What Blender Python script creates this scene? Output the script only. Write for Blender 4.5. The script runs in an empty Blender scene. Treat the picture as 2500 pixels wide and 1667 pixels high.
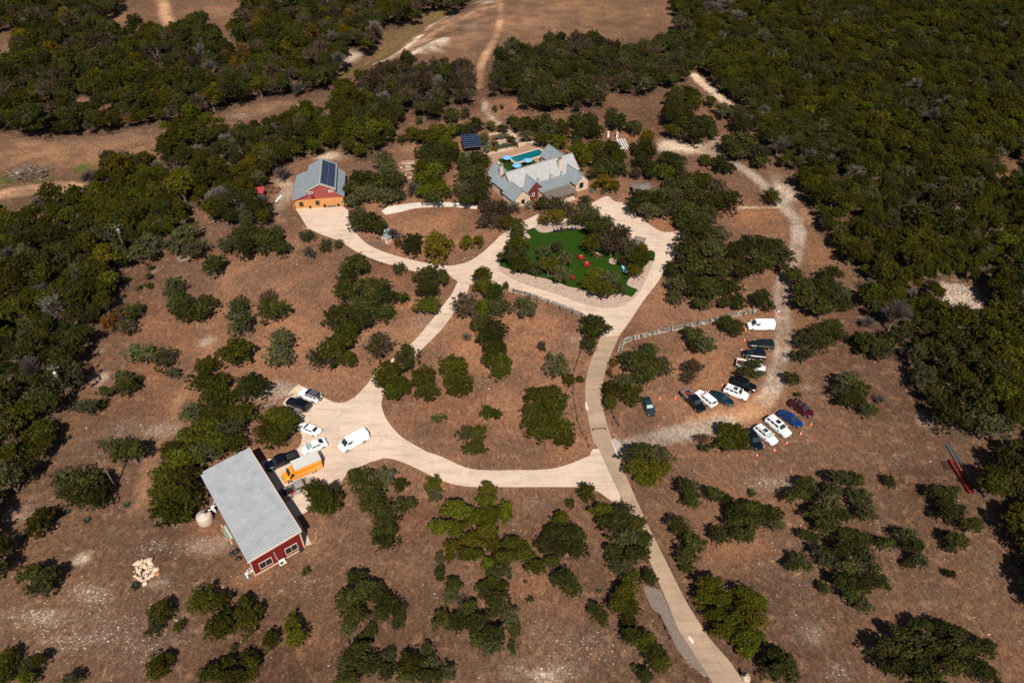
import bpy, bmesh, math, random
import numpy as np
from mathutils import Vector, Matrix
from mathutils.geometry import tessellate_polygon
R = math.radians
random.seed(7); RNG = np.random.default_rng(7)
scene = bpy.context.scene

# ---------------------------------------------------------------- camera, sky, sun, exposure
CAM_H, PITCH, FPX = 100.0, R(40.7), 1735.0
cd = bpy.data.cameras.new('camera'); cam = bpy.data.objects.new('camera', cd)
scene.collection.objects.link(cam); scene.camera = cam
cam.location = (0, 0, CAM_H); cam.rotation_euler = (R(90) - PITCH, 0, 0)
cd.sensor_width = 36.0; cd.lens = FPX / 2500 * 36.0
cd.clip_start = 1.0; cd.clip_end = 6000

SUN_DIR = Vector((-0.068, 0.657, -0.750)).normalized()        # the way the light travels
wd = bpy.data.worlds.new('World'); scene.world = wd; wd.use_nodes = True
nt = wd.node_tree; nt.nodes.clear()
sky = nt.nodes.new('ShaderNodeTexSky'); sky.sky_type = 'NISHITA'; sky.sun_disc = False
sky.sun_elevation = math.asin(-SUN_DIR.z); sky.sun_rotation = math.atan2(-SUN_DIR.x, -SUN_DIR.y)
sky.altitude = 300; sky.dust_density = 1.0
bg = nt.nodes.new('ShaderNodeBackground'); bg.inputs['Strength'].default_value = 0.055
out = nt.nodes.new('ShaderNodeOutputWorld')
nt.links.new(sky.outputs[0], bg.inputs[0]); nt.links.new(bg.outputs[0], out.inputs[0])
sl = bpy.data.lights.new('sun', 'SUN'); sl.energy = 5.0; sl.angle = R(0.53); sl.color = (1.0, 0.93, 0.84)
sun = bpy.data.objects.new('sun', sl); scene.collection.objects.link(sun)
sun.rotation_euler = SUN_DIR.to_track_quat('-Z', 'Y').to_euler()
vs = scene.view_settings
vs.view_transform = 'Standard'; vs.look = 'None'; vs.gamma = 1.0; vs.exposure = 0.35; vs.use_curve_mapping = False
scene.cycles.max_bounces = 6; scene.cycles.transparent_max_bounces = 8

# ---------------------------------------------------------------- survey helpers: photo tile -> metres on the ground
TILES = {'1': (0, 0, 2.8), '2': (830, 0, 2.8), '3': (1660, 0, 2.8), '4': (0, 553, 2.8), '5': (830, 553, 2.8), '6': (1660, 553, 2.8),
         '7': (0, 1107, 2.8), '8': (830, 1107, 2.8), '9': (1660, 1107, 2.8), 'b': (470, 1070, 4.479), 'p': (620, 920, 4.9),
         'w': (600, 370, 7.84), 'h': (1180, 330, 8.254), 'l': (1220, 530, 6.031), 'n': (0, 0, 1), 'a': (1750, 740, 8.71),
         'c': (1550, 890, 7.35), 'd': (1800, 940, 8.255), 'g': (940, 300, 6.533), 'k': (880, 540, 13.07), 'z': (1440, 900, 7.125),
         'e': (1440, 290, 8.254), 'f': (2270, 1060, 9.8), 's': (310, 1330, 13.06), 'u': (0, 380, 8.713), 't': (470, 1260, 9.224),
         'q': (1490, 1180, 3.219), 'v': (90, 880, 4.752), 'r': (1500, 740, 6.533), 'o': (820, 0, 5.6), 'm': (1230, 680, 10.226)}
def npx(t, x, y):
    ox, oy, s = TILES[t]; return ox + x / s, oy + y / s
def at(t, x, y, z=0.0):
    x, y = npx(t, x, y); u = (x - 1250) / FPX; v = (y - 833.5) / FPX
    dx, dy, dz = u, math.cos(PITCH) - v * math.sin(PITCH), -math.sin(PITCH) - v * math.cos(PITCH)
    k = (z - CAM_H) / dz
    return Vector((dx * k, dy * k, z))
def pp(t, pts, z=0.0):
    return [at(t, x, y, z) for x, y in pts]
def px_per_m(Y):                       # native pixels per metre across, for ground at distance Y
    return FPX / (Y * math.cos(PITCH) + CAM_H * math.sin(PITCH))
def px_to_m(t, cx, cy, rx, ry, z=0.0):  # ellipse in a tile -> centre, half-width and half-depth on the ground
    c = at(t, cx, cy, z); a = at(t, cx + rx, cy, z); b = at(t, cx, cy - ry, z); d = at(t, cx, cy + ry, z)
    return c, abs(a.x - c.x), abs(b.y - d.y) / 2

# ---------------------------------------------------------------- object helpers
COL = scene.collection
class MB:
    def __init__(s): s.v = []; s.f = []; s.m = []
    def poly(s, pts, m=0):
        n = len(s.v); s.v += [tuple(p) for p in pts]; s.f.append(tuple(range(n, n + len(pts)))); s.m.append(m)
    def box(s, x, y, z, sx, sy, sz, rz=0.0, m=0, taper=1.0):
        c, q = math.cos(rz), math.sin(rz); n = len(s.v)
        for k, t in ((-1, 1.0), (1, taper)):
            for i, j in ((-1, -1), (1, -1), (1, 1), (-1, 1)):
                a, b = i * sx / 2 * t, j * sy / 2 * t
                s.v.append((x + a * c - b * q, y + a * q + b * c, z + k * sz / 2))
        for f in ((3, 2, 1, 0), (4, 5, 6, 7), (0, 1, 5, 4), (1, 2, 6, 5), (2, 3, 7, 6), (3, 0, 4, 7)):
            s.f.append(tuple(n + i for i in f)); s.m.append(m)
    def beam(s, p, q, w, h=None, m=0):
        h = h or w; p, q = Vector(p), Vector(q); d = (q - p).normalized()
        a = d.cross(Vector((0, 0, 1))); a = a.normalized() if a.length > 1e-4 else Vector((1, 0, 0))
        b = a.cross(d); n = len(s.v)
        for e in (p, q):
            for i, j in ((-1, -1), (1, -1), (1, 1), (-1, 1)): s.v.append(tuple(e + a * i * w / 2 + b * j * h / 2))
        for f in ((3, 2, 1, 0), (4, 5, 6, 7), (0, 1, 5, 4), (1, 2, 6, 5), (2, 3, 7, 6), (3, 0, 4, 7)):
            s.f.append(tuple(n + i for i in f)); s.m.append(m)
    def slab(s, pts, thick, m=0, m_side=None):   # planar polygon given thickness below it
        pts = [Vector(p) for p in pts]; nrm = (pts[1] - pts[0]).cross(pts[2] - pts[0]).normalized()
        if nrm.z < 0: pts = pts[::-1]; nrm = -nrm
        low = [p - nrm * thick for p in pts]; ms = m if m_side is None else m_side
        s.poly(pts, m); s.poly(low[::-1], ms)
        for i in range(len(pts)):
            j = (i + 1) % len(pts); s.poly([pts[i], low[i], low[j], pts[j]], ms)
    def prism(s, pts, z0, z1, m=0):
        a = [(p[0], p[1], z1) for p in pts]; b = [(p[0], p[1], z0) for p in pts]
        area = sum(a[i][0] * a[(i + 1) % len(a)][1] - a[(i + 1) % len(a)][0] * a[i][1] for i in range(len(a)))
        if area < 0: a.reverse(); b.reverse()
        s.poly(a, m); s.poly(b[::-1], m)
        for i in range(len(a)):
            j = (i + 1) % len(a); s.poly([a[i], b[i], b[j], a[j]], m)
    def tube(s, p, q, r0, r1=None, n=6, m=0, cap=True):
        r1 = r0 if r1 is None else r1; p, q = Vector(p), Vector(q); d = (q - p).normalized()
        a = d.cross(Vector((0, 0, 1))); a = a.normalized() if a.length > 1e-3 else Vector((1, 0, 0)); b = d.cross(a)
        k = len(s.v)
        for e, r in ((p, r0), (q, r1)):
            for i in range(n):
                t = 2 * math.pi * i / n; s.v.append(tuple(e + (a * math.cos(t) + b * math.sin(t)) * r))
        for i in range(n):
            j = (i + 1) % n; s.f.append((k + i, k + j, k + n + j, k + n + i)); s.m.append(m)
        if cap: s.f.append(tuple(k + n + i for i in range(n))); s.m.append(m); s.f.append(tuple(k + i for i in reversed(range(n)))); s.m.append(m)
    def lathe(s, prof, cx=0, cy=0, n=16, m=0):   # prof: (radius, z) from the bottom up
        k = len(s.v)
        for r, z in prof:
            for i in range(n):
                t = 2 * math.pi * i / n; s.v.append((cx + r * math.cos(t), cy + r * math.sin(t), z))
        for a in range(len(prof) - 1):
            for i in range(n):
                j = (i + 1) % n; s.f.append((k + a * n + i, k + a * n + j, k + (a + 1) * n + j, k + (a + 1) * n + i)); s.m.append(m)
        s.f.append(tuple(k + (len(prof) - 1) * n + i for i in range(n))); s.m.append(m)
    def blob(s, c, r, seed=0, m=0, flat=0.7, sub=1):   # an uneven stone
        rr = random.Random(seed); bm = bmesh.new(); bmesh.ops.create_icosphere(bm, subdivisions=sub, radius=1)
        k = len(s.v); rz = rr.uniform(0, 6.28); cs, sn = math.cos(rz), math.sin(rz)
        sx, sy, sz = rr.uniform(.75, 1.3), rr.uniform(.6, 1.0), rr.uniform(.7, 1.0) * flat
        for v in bm.verts:
            q = 1 + rr.uniform(-.22, .22); x, y, z = v.co.x * sx * q * r, v.co.y * sy * q * r, v.co.z * sz * q * r
            s.v.append((c[0] + x * cs - y * sn, c[1] + x * sn + y * cs, c[2] + z))
        for f in bm.faces: s.f.append(tuple(k + v.index for v in f.verts)); s.m.append(m)
        bm.free()
    def mesh(s, name, mats, smooth=False):
        me = bpy.data.meshes.new(name); me.from_pydata(s.v, [], s.f)
        for m in (mats if isinstance(mats, (list, tuple)) else [mats]): me.materials.append(m)
        me.polygons.foreach_set('material_index', s.m)
        if smooth: me.polygons.foreach_set('use_smooth', [True] * len(s.f))
        me.update(); return me
    def build(s, name, mats, parent=None, smooth=False):
        o = bpy.data.objects.new(name, s.mesh(name, mats, smooth)); COL.objects.link(o); o.parent = parent; return o
def put(name, me, parent=None, loc=None, rot=None, scale=None):
    o = bpy.data.objects.new(name, me); COL.objects.link(o); o.parent = parent
    if loc is not None: o.location = loc
    if rot is not None: o.rotation_euler = rot
    if scale is not None: o.scale = scale
    return o
def tag(o, label=None, cat=None, group=None, kind=None):
    if label: o['label'] = label
    if cat: o['category'] = cat
    if group: o['group'] = group
    if kind: o['kind'] = kind
    return o
def thing(name, label, cat, loc=(0, 0, 0), rz=0.0, group=None):
    o = bpy.data.objects.new(name, None); COL.objects.link(o); o.location = loc; o.rotation_euler = (0, 0, rz)
    o.empty_display_size = 0.2
    return tag(o, label, cat, group)
def copy_tree(o, parent=None):
    c = o.copy(); COL.objects.link(c); c.parent = parent
    for ch in o.children: copy_tree(ch, c)
    return c

# ---------------------------------------------------------------- materials
def new_mat(name):
    m = bpy.data.materials.new(name); m.use_nodes = True; t = m.node_tree; t.nodes.clear()
    o = t.nodes.new('ShaderNodeOutputMaterial'); b = t.nodes.new('ShaderNodeBsdfPrincipled'); t.links.new(b.outputs[0], o.inputs[0])
    return m, t, b
def N(t, kind, **kw):
    n = t.nodes.new(kind)
    for k, v in kw.items():
        if k in n.inputs.keys(): n.inputs[k].default_value = v
        else: setattr(n, k, v)
    return n
def noise(t, scale, detail=4, rough=0.6, vec=None, stretch=None):
    n = N(t, 'ShaderNodeTexNoise', Scale=scale, Detail=detail, Roughness=rough)
    if vec is None:
        tc = N(t, 'ShaderNodeTexCoord'); vec = tc.outputs['Object']
    if stretch:
        mp = N(t, 'ShaderNodeMapping'); mp.inputs['Scale'].default_value = stretch; t.links.new(vec, mp.inputs[0]); vec = mp.outputs[0]
    t.links.new(vec, n.inputs['Vector']); return n.outputs['Fac']
def ramp(t, fac, stops):
    r = N(t, 'ShaderNodeValToRGB'); e = r.color_ramp.elements
    while len(e) < len(stops): e.new(0.5)
    for el, (p, c) in zip(e, stops):
        el.position = p; el.color = (*c, 1) if not isinstance(c, (int, float)) else (c, c, c, 1)
    t.links.new(fac, r.inputs[0]); return r.outputs[0]
def mix(t, a, b, fac, mode='MIX'):
    n = N(t, 'ShaderNodeMix', data_type='RGBA', blend_type=mode)
    for val, i in ((fac, 0), (a, 6), (b, 7)):
        if hasattr(val, 'links') or hasattr(val, 'is_linked'): t.links.new(val, n.inputs[i])
        elif i == 0: n.inputs[0].default_value = val
        else: n.inputs[i].default_value = (*val, 1)
    return n.outputs[2]
def bump(t, b, h, strength=0.4, dist=0.05):
    n = N(t, 'ShaderNodeBump', Strength=strength, Distance=dist); t.links.new(h, n.inputs['Height']); t.links.new(n.outputs[0], b.inputs['Normal'])
def simple(name, col, rough=0.6, metal=0.0, var=0.12, scale=3.0, spec=0.4, coat=0.0, stretch=None):
    m, t, b = new_mat(name); b.inputs['Roughness'].default_value = rough; b.inputs['Metallic'].default_value = metal
    b.inputs['Specular IOR Level'].default_value = spec; b.inputs['Coat Weight'].default_value = coat; b.inputs['Coat Roughness'].default_value = 0.05
    if var:
        f = noise(t, scale, 5, 0.65, stretch=stretch)
        c = ramp(t, f, [(0.3, [max(0, x * (1 - var * 1.6)) for x in col]), (0.7, [min(1, x * (1 + var)) for x in col])])
        t.links.new(c, b.inputs['Base Color'])
    else: b.inputs['Base Color'].default_value = (*col, 1)
    return m
def per_object(t, col, dv=0.3, dh=0.03):      # colour that varies a little from object to object
    oi = N(t, 'ShaderNodeObjectInfo'); h = N(t, 'ShaderNodeHueSaturation')
    mr = N(t, 'ShaderNodeMapRange'); mr.inputs['To Min'].default_value = 1 - dv; mr.inputs['To Max'].default_value = 1 + dv
    t.links.new(oi.outputs['Random'], mr.inputs['Value']); t.links.new(mr.outputs[0], h.inputs['Value'])
    m2 = N(t, 'ShaderNodeMath', operation='MULTIPLY_ADD'); m3 = N(t, 'ShaderNodeMath', operation='FRACT'); m1 = N(t, 'ShaderNodeMath', operation='MULTIPLY')
    m1.inputs[1].default_value = 7.13; t.links.new(oi.outputs['Random'], m1.inputs[0]); t.links.new(m1.outputs[0], m3.inputs[0])
    t.links.new(m3.outputs[0], m2.inputs[0]); m2.inputs[1].default_value = 2 * dh; m2.inputs[2].default_value = 0.5 - dh
    t.links.new(m2.outputs[0], h.inputs['Hue'])
    if hasattr(col, 'is_linked'): t.links.new(col, h.inputs['Color'])
    else: h.inputs['Color'].default_value = (*col, 1)
    return h.outputs[0]
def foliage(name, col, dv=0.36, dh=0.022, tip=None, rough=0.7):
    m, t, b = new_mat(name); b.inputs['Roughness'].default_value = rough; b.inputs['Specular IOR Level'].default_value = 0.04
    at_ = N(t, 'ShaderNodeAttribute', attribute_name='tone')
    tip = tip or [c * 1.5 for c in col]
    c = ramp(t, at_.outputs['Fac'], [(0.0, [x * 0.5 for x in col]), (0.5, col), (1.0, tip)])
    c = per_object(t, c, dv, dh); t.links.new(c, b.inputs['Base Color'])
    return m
def concrete(name, col, dark):
    m, t, b = new_mat(name); b.inputs['Roughness'].default_value = 0.85; b.inputs['Specular IOR Level'].default_value = 0.2
    tc = N(t, 'ShaderNodeTexCoord'); v = tc.outputs['Object']
    big = noise(t, 0.12, 4, 0.6, v); fine = noise(t, 2.2, 6, 0.7, v); st = noise(t, 0.5, 4, 0.65, v, (0.3, 1.6, 1))
    c = ramp(t, big, [(0.3, dark), (0.62, col)])
    c = mix(t, c, ramp(t, fine, [(0.25, 0.82), (0.7, 1.06)]), 1.0, 'MULTIPLY')
    c = mix(t, c, ramp(t, st, [(0.32, (0.70, 0.69, 0.69)), (0.52, (1, 1, 1))]), 0.7, 'MULTIPLY')
    sc_ = noise(t, 0.11, 1.5, 0.4, v); c = mix(t, c, ramp(t, sc_, [(0.488, (1, 1, 1)), (0.4915, (.86, .85, .85)), (0.495, (1, 1, 1)), (0.508, (1, 1, 1)), (0.511, (.87, .86, .86)), (0.5145, (1, 1, 1))]), ramp(t, noise(t, .3, 3, .6, v), [(.45, 0), (.6, 1)]), 'MULTIPLY')      # tyre scuffs
    c = per_object(t, c, 0.05, 0.002); t.links.new(c, b.inputs['Base Color']); bump(t, b, fine, 0.15, 0.02)
    return m
M = {}
M['concrete'] = concrete('pale_concrete', (0.60, 0.46, 0.355), (0.545, 0.41, 0.31))
M['old_concrete'] = concrete('worn_concrete', (0.40, 0.28, 0.192), (0.30, 0.215, 0.15))
M['white_concrete'] = concrete('new_concrete', (0.66, 0.58, 0.50), (0.60, 0.52, 0.44))
M['stone'] = simple('limestone', (0.50, 0.38, 0.28), 0.9, var=0.3, scale=2.5, spec=0.2)
M['greystone'] = simple('weathered_limestone', (0.26, 0.22, 0.18), 0.9, var=0.45, scale=3.0, spec=0.2)
M['house_wall'] = simple('cream_limestone_wall', (0.55, 0.42, 0.29), 0.9, var=0.22, scale=2.0, spec=0.2)
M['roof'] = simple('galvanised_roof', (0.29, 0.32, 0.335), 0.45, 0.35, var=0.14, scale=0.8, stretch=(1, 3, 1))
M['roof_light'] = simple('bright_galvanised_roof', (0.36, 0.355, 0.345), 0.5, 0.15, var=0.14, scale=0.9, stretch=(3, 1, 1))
M['barn_roof'] = simple('ribbed_metal_roof', (0.255, 0.275, 0.285), 0.55, 0.1, var=0.1, scale=0.5)
M['barn_rib'] = simple('sheen_painted_rib', (0.40, 0.415, 0.425), 0.5, 0.1, var=0.14, scale=.6)  # ribs lightened against darker pans: sky reflection painted as colour
M['red_metal'] = simple('red_metal_siding', (0.155, 0.010, 0.009), 0.6, var=0.12, scale=1.0)
M['red_faded'] = simple('faded_red_siding', (0.26, 0.055, 0.05), 0.6, var=0.1, scale=1.0)
M['red_wood'] = simple('red_brown_boards', (0.13, 0.02, 0.015), 0.7, var=0.25, scale=3, stretch=(4, 4, .4))
M['cedar'] = simple('cedar_boards', (0.52, 0.235, 0.075), 0.7, var=0.14, scale=2, stretch=(.3, .3, 4))
M['wood'] = simple('brown_wood', (0.20, 0.10, 0.05), 0.75, var=0.25, scale=4)
M['grey_wood'] = simple('grey_weathered_wood', (0.17, 0.135, 0.115), 0.8, var=0.3, scale=3, stretch=(6, .7, 1))
M['cream'] = simple('cream_trim', (0.56, 0.43, 0.33), 0.6, var=0.06)
M['white'] = simple('white_paint', (0.72, 0.71, 0.70), 0.5, var=0.05)
M['black'] = simple('black_metal', (0.012, 0.012, 0.013), 0.5, var=0.1)
M['iron'] = simple('dark_iron', (0.035, 0.028, 0.026), 0.6, var=0.2)
M['rubber'] = simple('tyre_rubber', (0.014, 0.014, 0.014), 0.85, var=0.1)
M['rim'] = simple('alloy_rim', (0.42, 0.42, 0.43), 0.35, 0.7, var=0.05)
M['glass'] = simple('dark_glass', (0.012, 0.016, 0.018), 0.06, var=0, spec=0.6)
M['wind'] = simple('tinted_windscreen', (0.018, 0.035, 0.038), 0.05, var=0, spec=0.6)
M['shade'] = simple('silver_sunshade', (0.38, 0.52, 0.50), 0.3, 0.2, var=0.2, scale=9)
M['lamp_red'] = simple('red_lens', (0.28, 0.008, 0.008), 0.25, var=0)
M['lamp_white'] = simple('clear_lens', (0.6, 0.62, 0.64), 0.15, 0.3, var=0)
M['plastic'] = simple('black_plastic', (0.02, 0.02, 0.02), 0.6, var=0.1)
M['orange'] = simple('cone_orange', (0.75, 0.075, 0.02), 0.5, var=0.05)
M['pv'] = simple('solar_cell', (0.008, 0.018, 0.045), 0.12, var=0.15, scale=1.5, spec=0.6)
M['alu'] = simple('aluminium', (0.42, 0.43, 0.45), 0.4, 0.6, var=0.05)
M['turf'] = simple('artificial_turf', (0.0185, 0.047, 0.0028), 0.9, var=0.16, scale=1.2, spec=0.1)
M['bark'] = simple('grey_bark', (0.15, 0.115, 0.09), 0.9, var=0.3, scale=4, spec=0.1)
M['dead'] = simple('bleached_dead_wood', (0.27, 0.235, 0.205), 0.9, var=0.25, scale=4, spec=0.1)
M['blue_cloth'] = simple('blue_canvas', (0.14, 0.36, 0.68), 0.8, var=0.08, scale=1)
M['red_cloth'] = simple('red_cloth', (0.25, 0.007, 0.006), 0.85, var=0.12)
M['black_cloth'] = simple('black_cloth', (0.012, 0.011, 0.013), 0.85, var=0.15)
M['tank'] = simple('cream_tank_plastic', (0.47, 0.385, 0.31), 0.55, var=0.08)
M['straw'] = simple('dry_straw', (0.24, 0.145, 0.085), 0.9, var=0.3, scale=0.6, spec=0.1)
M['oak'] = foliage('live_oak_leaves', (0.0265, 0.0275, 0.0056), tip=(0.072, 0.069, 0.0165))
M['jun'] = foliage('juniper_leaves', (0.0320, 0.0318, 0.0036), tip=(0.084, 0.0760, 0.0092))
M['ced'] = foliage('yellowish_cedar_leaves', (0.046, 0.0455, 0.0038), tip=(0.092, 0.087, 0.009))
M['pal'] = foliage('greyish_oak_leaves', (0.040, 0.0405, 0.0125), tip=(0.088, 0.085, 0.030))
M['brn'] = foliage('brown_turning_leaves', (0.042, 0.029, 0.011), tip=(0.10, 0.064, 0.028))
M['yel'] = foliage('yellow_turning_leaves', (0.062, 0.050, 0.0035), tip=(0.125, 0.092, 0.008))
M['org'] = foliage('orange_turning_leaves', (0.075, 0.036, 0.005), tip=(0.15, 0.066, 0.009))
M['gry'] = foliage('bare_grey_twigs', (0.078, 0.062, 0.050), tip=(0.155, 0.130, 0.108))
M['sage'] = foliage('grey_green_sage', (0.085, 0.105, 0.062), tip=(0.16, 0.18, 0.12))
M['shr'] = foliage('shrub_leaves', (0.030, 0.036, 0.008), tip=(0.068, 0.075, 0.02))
# ---------------------------------------------------------------- where the woods stand
def inside(poly, x, y):
    c = np.zeros(len(x), bool); n = len(poly)
    for i in range(n):
        (x1, y1), (x2, y2) = poly[i], poly[(i + 1) % n]
        hit = ((y1 > y) != (y2 > y)); xi = (x2 - x1) * (y - y1) / (y2 - y1 + 1e-12) + x1; c ^= hit & (x < xi)
    return c
Z = lambda t, pts: [(p.x, p.y) for p in pp(t, pts, 2.3 if t in '12' else 0.6)]      # outlines follow the crowns, which stand about this far above the soil
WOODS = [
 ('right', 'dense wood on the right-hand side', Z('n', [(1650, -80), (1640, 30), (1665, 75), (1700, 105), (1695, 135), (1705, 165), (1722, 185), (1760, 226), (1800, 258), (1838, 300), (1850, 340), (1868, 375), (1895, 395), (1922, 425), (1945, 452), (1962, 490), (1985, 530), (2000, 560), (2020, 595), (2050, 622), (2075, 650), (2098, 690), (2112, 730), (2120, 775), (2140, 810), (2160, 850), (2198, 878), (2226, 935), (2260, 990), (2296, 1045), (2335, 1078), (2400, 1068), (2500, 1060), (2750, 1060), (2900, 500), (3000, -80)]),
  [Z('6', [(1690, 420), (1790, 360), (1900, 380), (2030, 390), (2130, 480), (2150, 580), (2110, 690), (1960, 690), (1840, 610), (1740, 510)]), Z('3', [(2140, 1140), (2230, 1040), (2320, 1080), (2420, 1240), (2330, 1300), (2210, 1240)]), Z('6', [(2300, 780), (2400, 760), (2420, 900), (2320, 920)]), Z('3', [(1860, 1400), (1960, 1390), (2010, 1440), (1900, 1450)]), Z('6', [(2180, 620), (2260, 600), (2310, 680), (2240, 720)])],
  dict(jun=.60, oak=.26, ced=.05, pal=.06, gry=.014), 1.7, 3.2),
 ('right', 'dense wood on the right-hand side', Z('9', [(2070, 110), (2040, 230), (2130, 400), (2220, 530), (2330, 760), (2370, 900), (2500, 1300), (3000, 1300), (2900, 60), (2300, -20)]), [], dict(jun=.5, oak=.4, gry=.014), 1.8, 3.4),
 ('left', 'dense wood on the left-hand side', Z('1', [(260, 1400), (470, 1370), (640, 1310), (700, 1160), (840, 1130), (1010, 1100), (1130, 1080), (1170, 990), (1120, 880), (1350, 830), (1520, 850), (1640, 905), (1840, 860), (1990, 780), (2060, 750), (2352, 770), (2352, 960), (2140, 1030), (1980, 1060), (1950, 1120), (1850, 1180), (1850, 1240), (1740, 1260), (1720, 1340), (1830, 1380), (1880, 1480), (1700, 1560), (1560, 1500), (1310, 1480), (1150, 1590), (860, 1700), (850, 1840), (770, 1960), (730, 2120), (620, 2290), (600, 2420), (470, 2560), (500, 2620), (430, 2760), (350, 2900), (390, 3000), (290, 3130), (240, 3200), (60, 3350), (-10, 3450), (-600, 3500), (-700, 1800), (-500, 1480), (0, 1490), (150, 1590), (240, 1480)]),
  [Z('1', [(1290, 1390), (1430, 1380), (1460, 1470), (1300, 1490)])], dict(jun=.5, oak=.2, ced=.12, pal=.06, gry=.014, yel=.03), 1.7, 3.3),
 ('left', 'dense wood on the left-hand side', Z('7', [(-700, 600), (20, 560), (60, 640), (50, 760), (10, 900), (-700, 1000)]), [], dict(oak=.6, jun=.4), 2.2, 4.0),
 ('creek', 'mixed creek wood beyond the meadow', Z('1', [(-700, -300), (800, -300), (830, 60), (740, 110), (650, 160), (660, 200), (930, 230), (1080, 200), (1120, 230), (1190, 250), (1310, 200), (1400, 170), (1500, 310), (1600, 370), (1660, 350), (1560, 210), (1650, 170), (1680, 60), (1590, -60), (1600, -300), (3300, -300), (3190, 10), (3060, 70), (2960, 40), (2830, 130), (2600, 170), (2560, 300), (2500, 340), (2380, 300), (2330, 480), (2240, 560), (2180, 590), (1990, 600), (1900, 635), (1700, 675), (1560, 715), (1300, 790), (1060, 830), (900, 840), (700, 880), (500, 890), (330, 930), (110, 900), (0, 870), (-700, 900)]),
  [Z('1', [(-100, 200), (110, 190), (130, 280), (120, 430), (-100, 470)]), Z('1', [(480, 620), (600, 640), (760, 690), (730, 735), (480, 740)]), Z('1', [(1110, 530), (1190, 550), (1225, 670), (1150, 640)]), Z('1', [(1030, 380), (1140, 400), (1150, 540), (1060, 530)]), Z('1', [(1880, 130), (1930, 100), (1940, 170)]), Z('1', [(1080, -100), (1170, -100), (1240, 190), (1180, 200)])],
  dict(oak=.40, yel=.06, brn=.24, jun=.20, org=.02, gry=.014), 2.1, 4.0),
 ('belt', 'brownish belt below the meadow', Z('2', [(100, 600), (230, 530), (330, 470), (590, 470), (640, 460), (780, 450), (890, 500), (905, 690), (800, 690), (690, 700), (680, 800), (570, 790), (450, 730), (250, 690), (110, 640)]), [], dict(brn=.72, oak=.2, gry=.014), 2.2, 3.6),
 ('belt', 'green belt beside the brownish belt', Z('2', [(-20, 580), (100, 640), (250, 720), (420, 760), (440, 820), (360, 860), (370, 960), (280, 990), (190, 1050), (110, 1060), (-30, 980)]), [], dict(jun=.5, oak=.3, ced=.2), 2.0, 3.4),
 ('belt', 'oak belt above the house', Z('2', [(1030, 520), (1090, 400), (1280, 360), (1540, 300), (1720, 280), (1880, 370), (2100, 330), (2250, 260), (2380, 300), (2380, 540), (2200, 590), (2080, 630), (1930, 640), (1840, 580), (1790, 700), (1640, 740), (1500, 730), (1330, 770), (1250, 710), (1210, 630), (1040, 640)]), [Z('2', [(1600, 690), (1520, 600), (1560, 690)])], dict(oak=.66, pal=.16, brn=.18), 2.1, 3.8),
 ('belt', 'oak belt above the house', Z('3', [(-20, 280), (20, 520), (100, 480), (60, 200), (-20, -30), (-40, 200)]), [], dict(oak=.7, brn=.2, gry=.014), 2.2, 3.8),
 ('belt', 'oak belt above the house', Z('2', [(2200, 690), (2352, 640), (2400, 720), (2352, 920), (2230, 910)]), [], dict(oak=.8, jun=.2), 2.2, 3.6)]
# ---------------------------------------------------------------- ground
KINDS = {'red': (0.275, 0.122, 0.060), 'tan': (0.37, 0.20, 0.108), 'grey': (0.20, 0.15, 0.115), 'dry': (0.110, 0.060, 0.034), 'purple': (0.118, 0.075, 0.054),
         'green': (0.055, 0.085, 0.014), 'rock': (0.53, 0.42, 0.315), 'dirt': (0.48, 0.275, 0.155), 'pale': (0.66, 0.50, 0.365), 'olive': (0.12, 0.088, 0.025), 'gravel': (0.36, 0.285, 0.225), 'litter_and_shade': (0.075, 0.048, 0.03)}  # dry and purple also carry painted cloud shade and lens darkening
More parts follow.
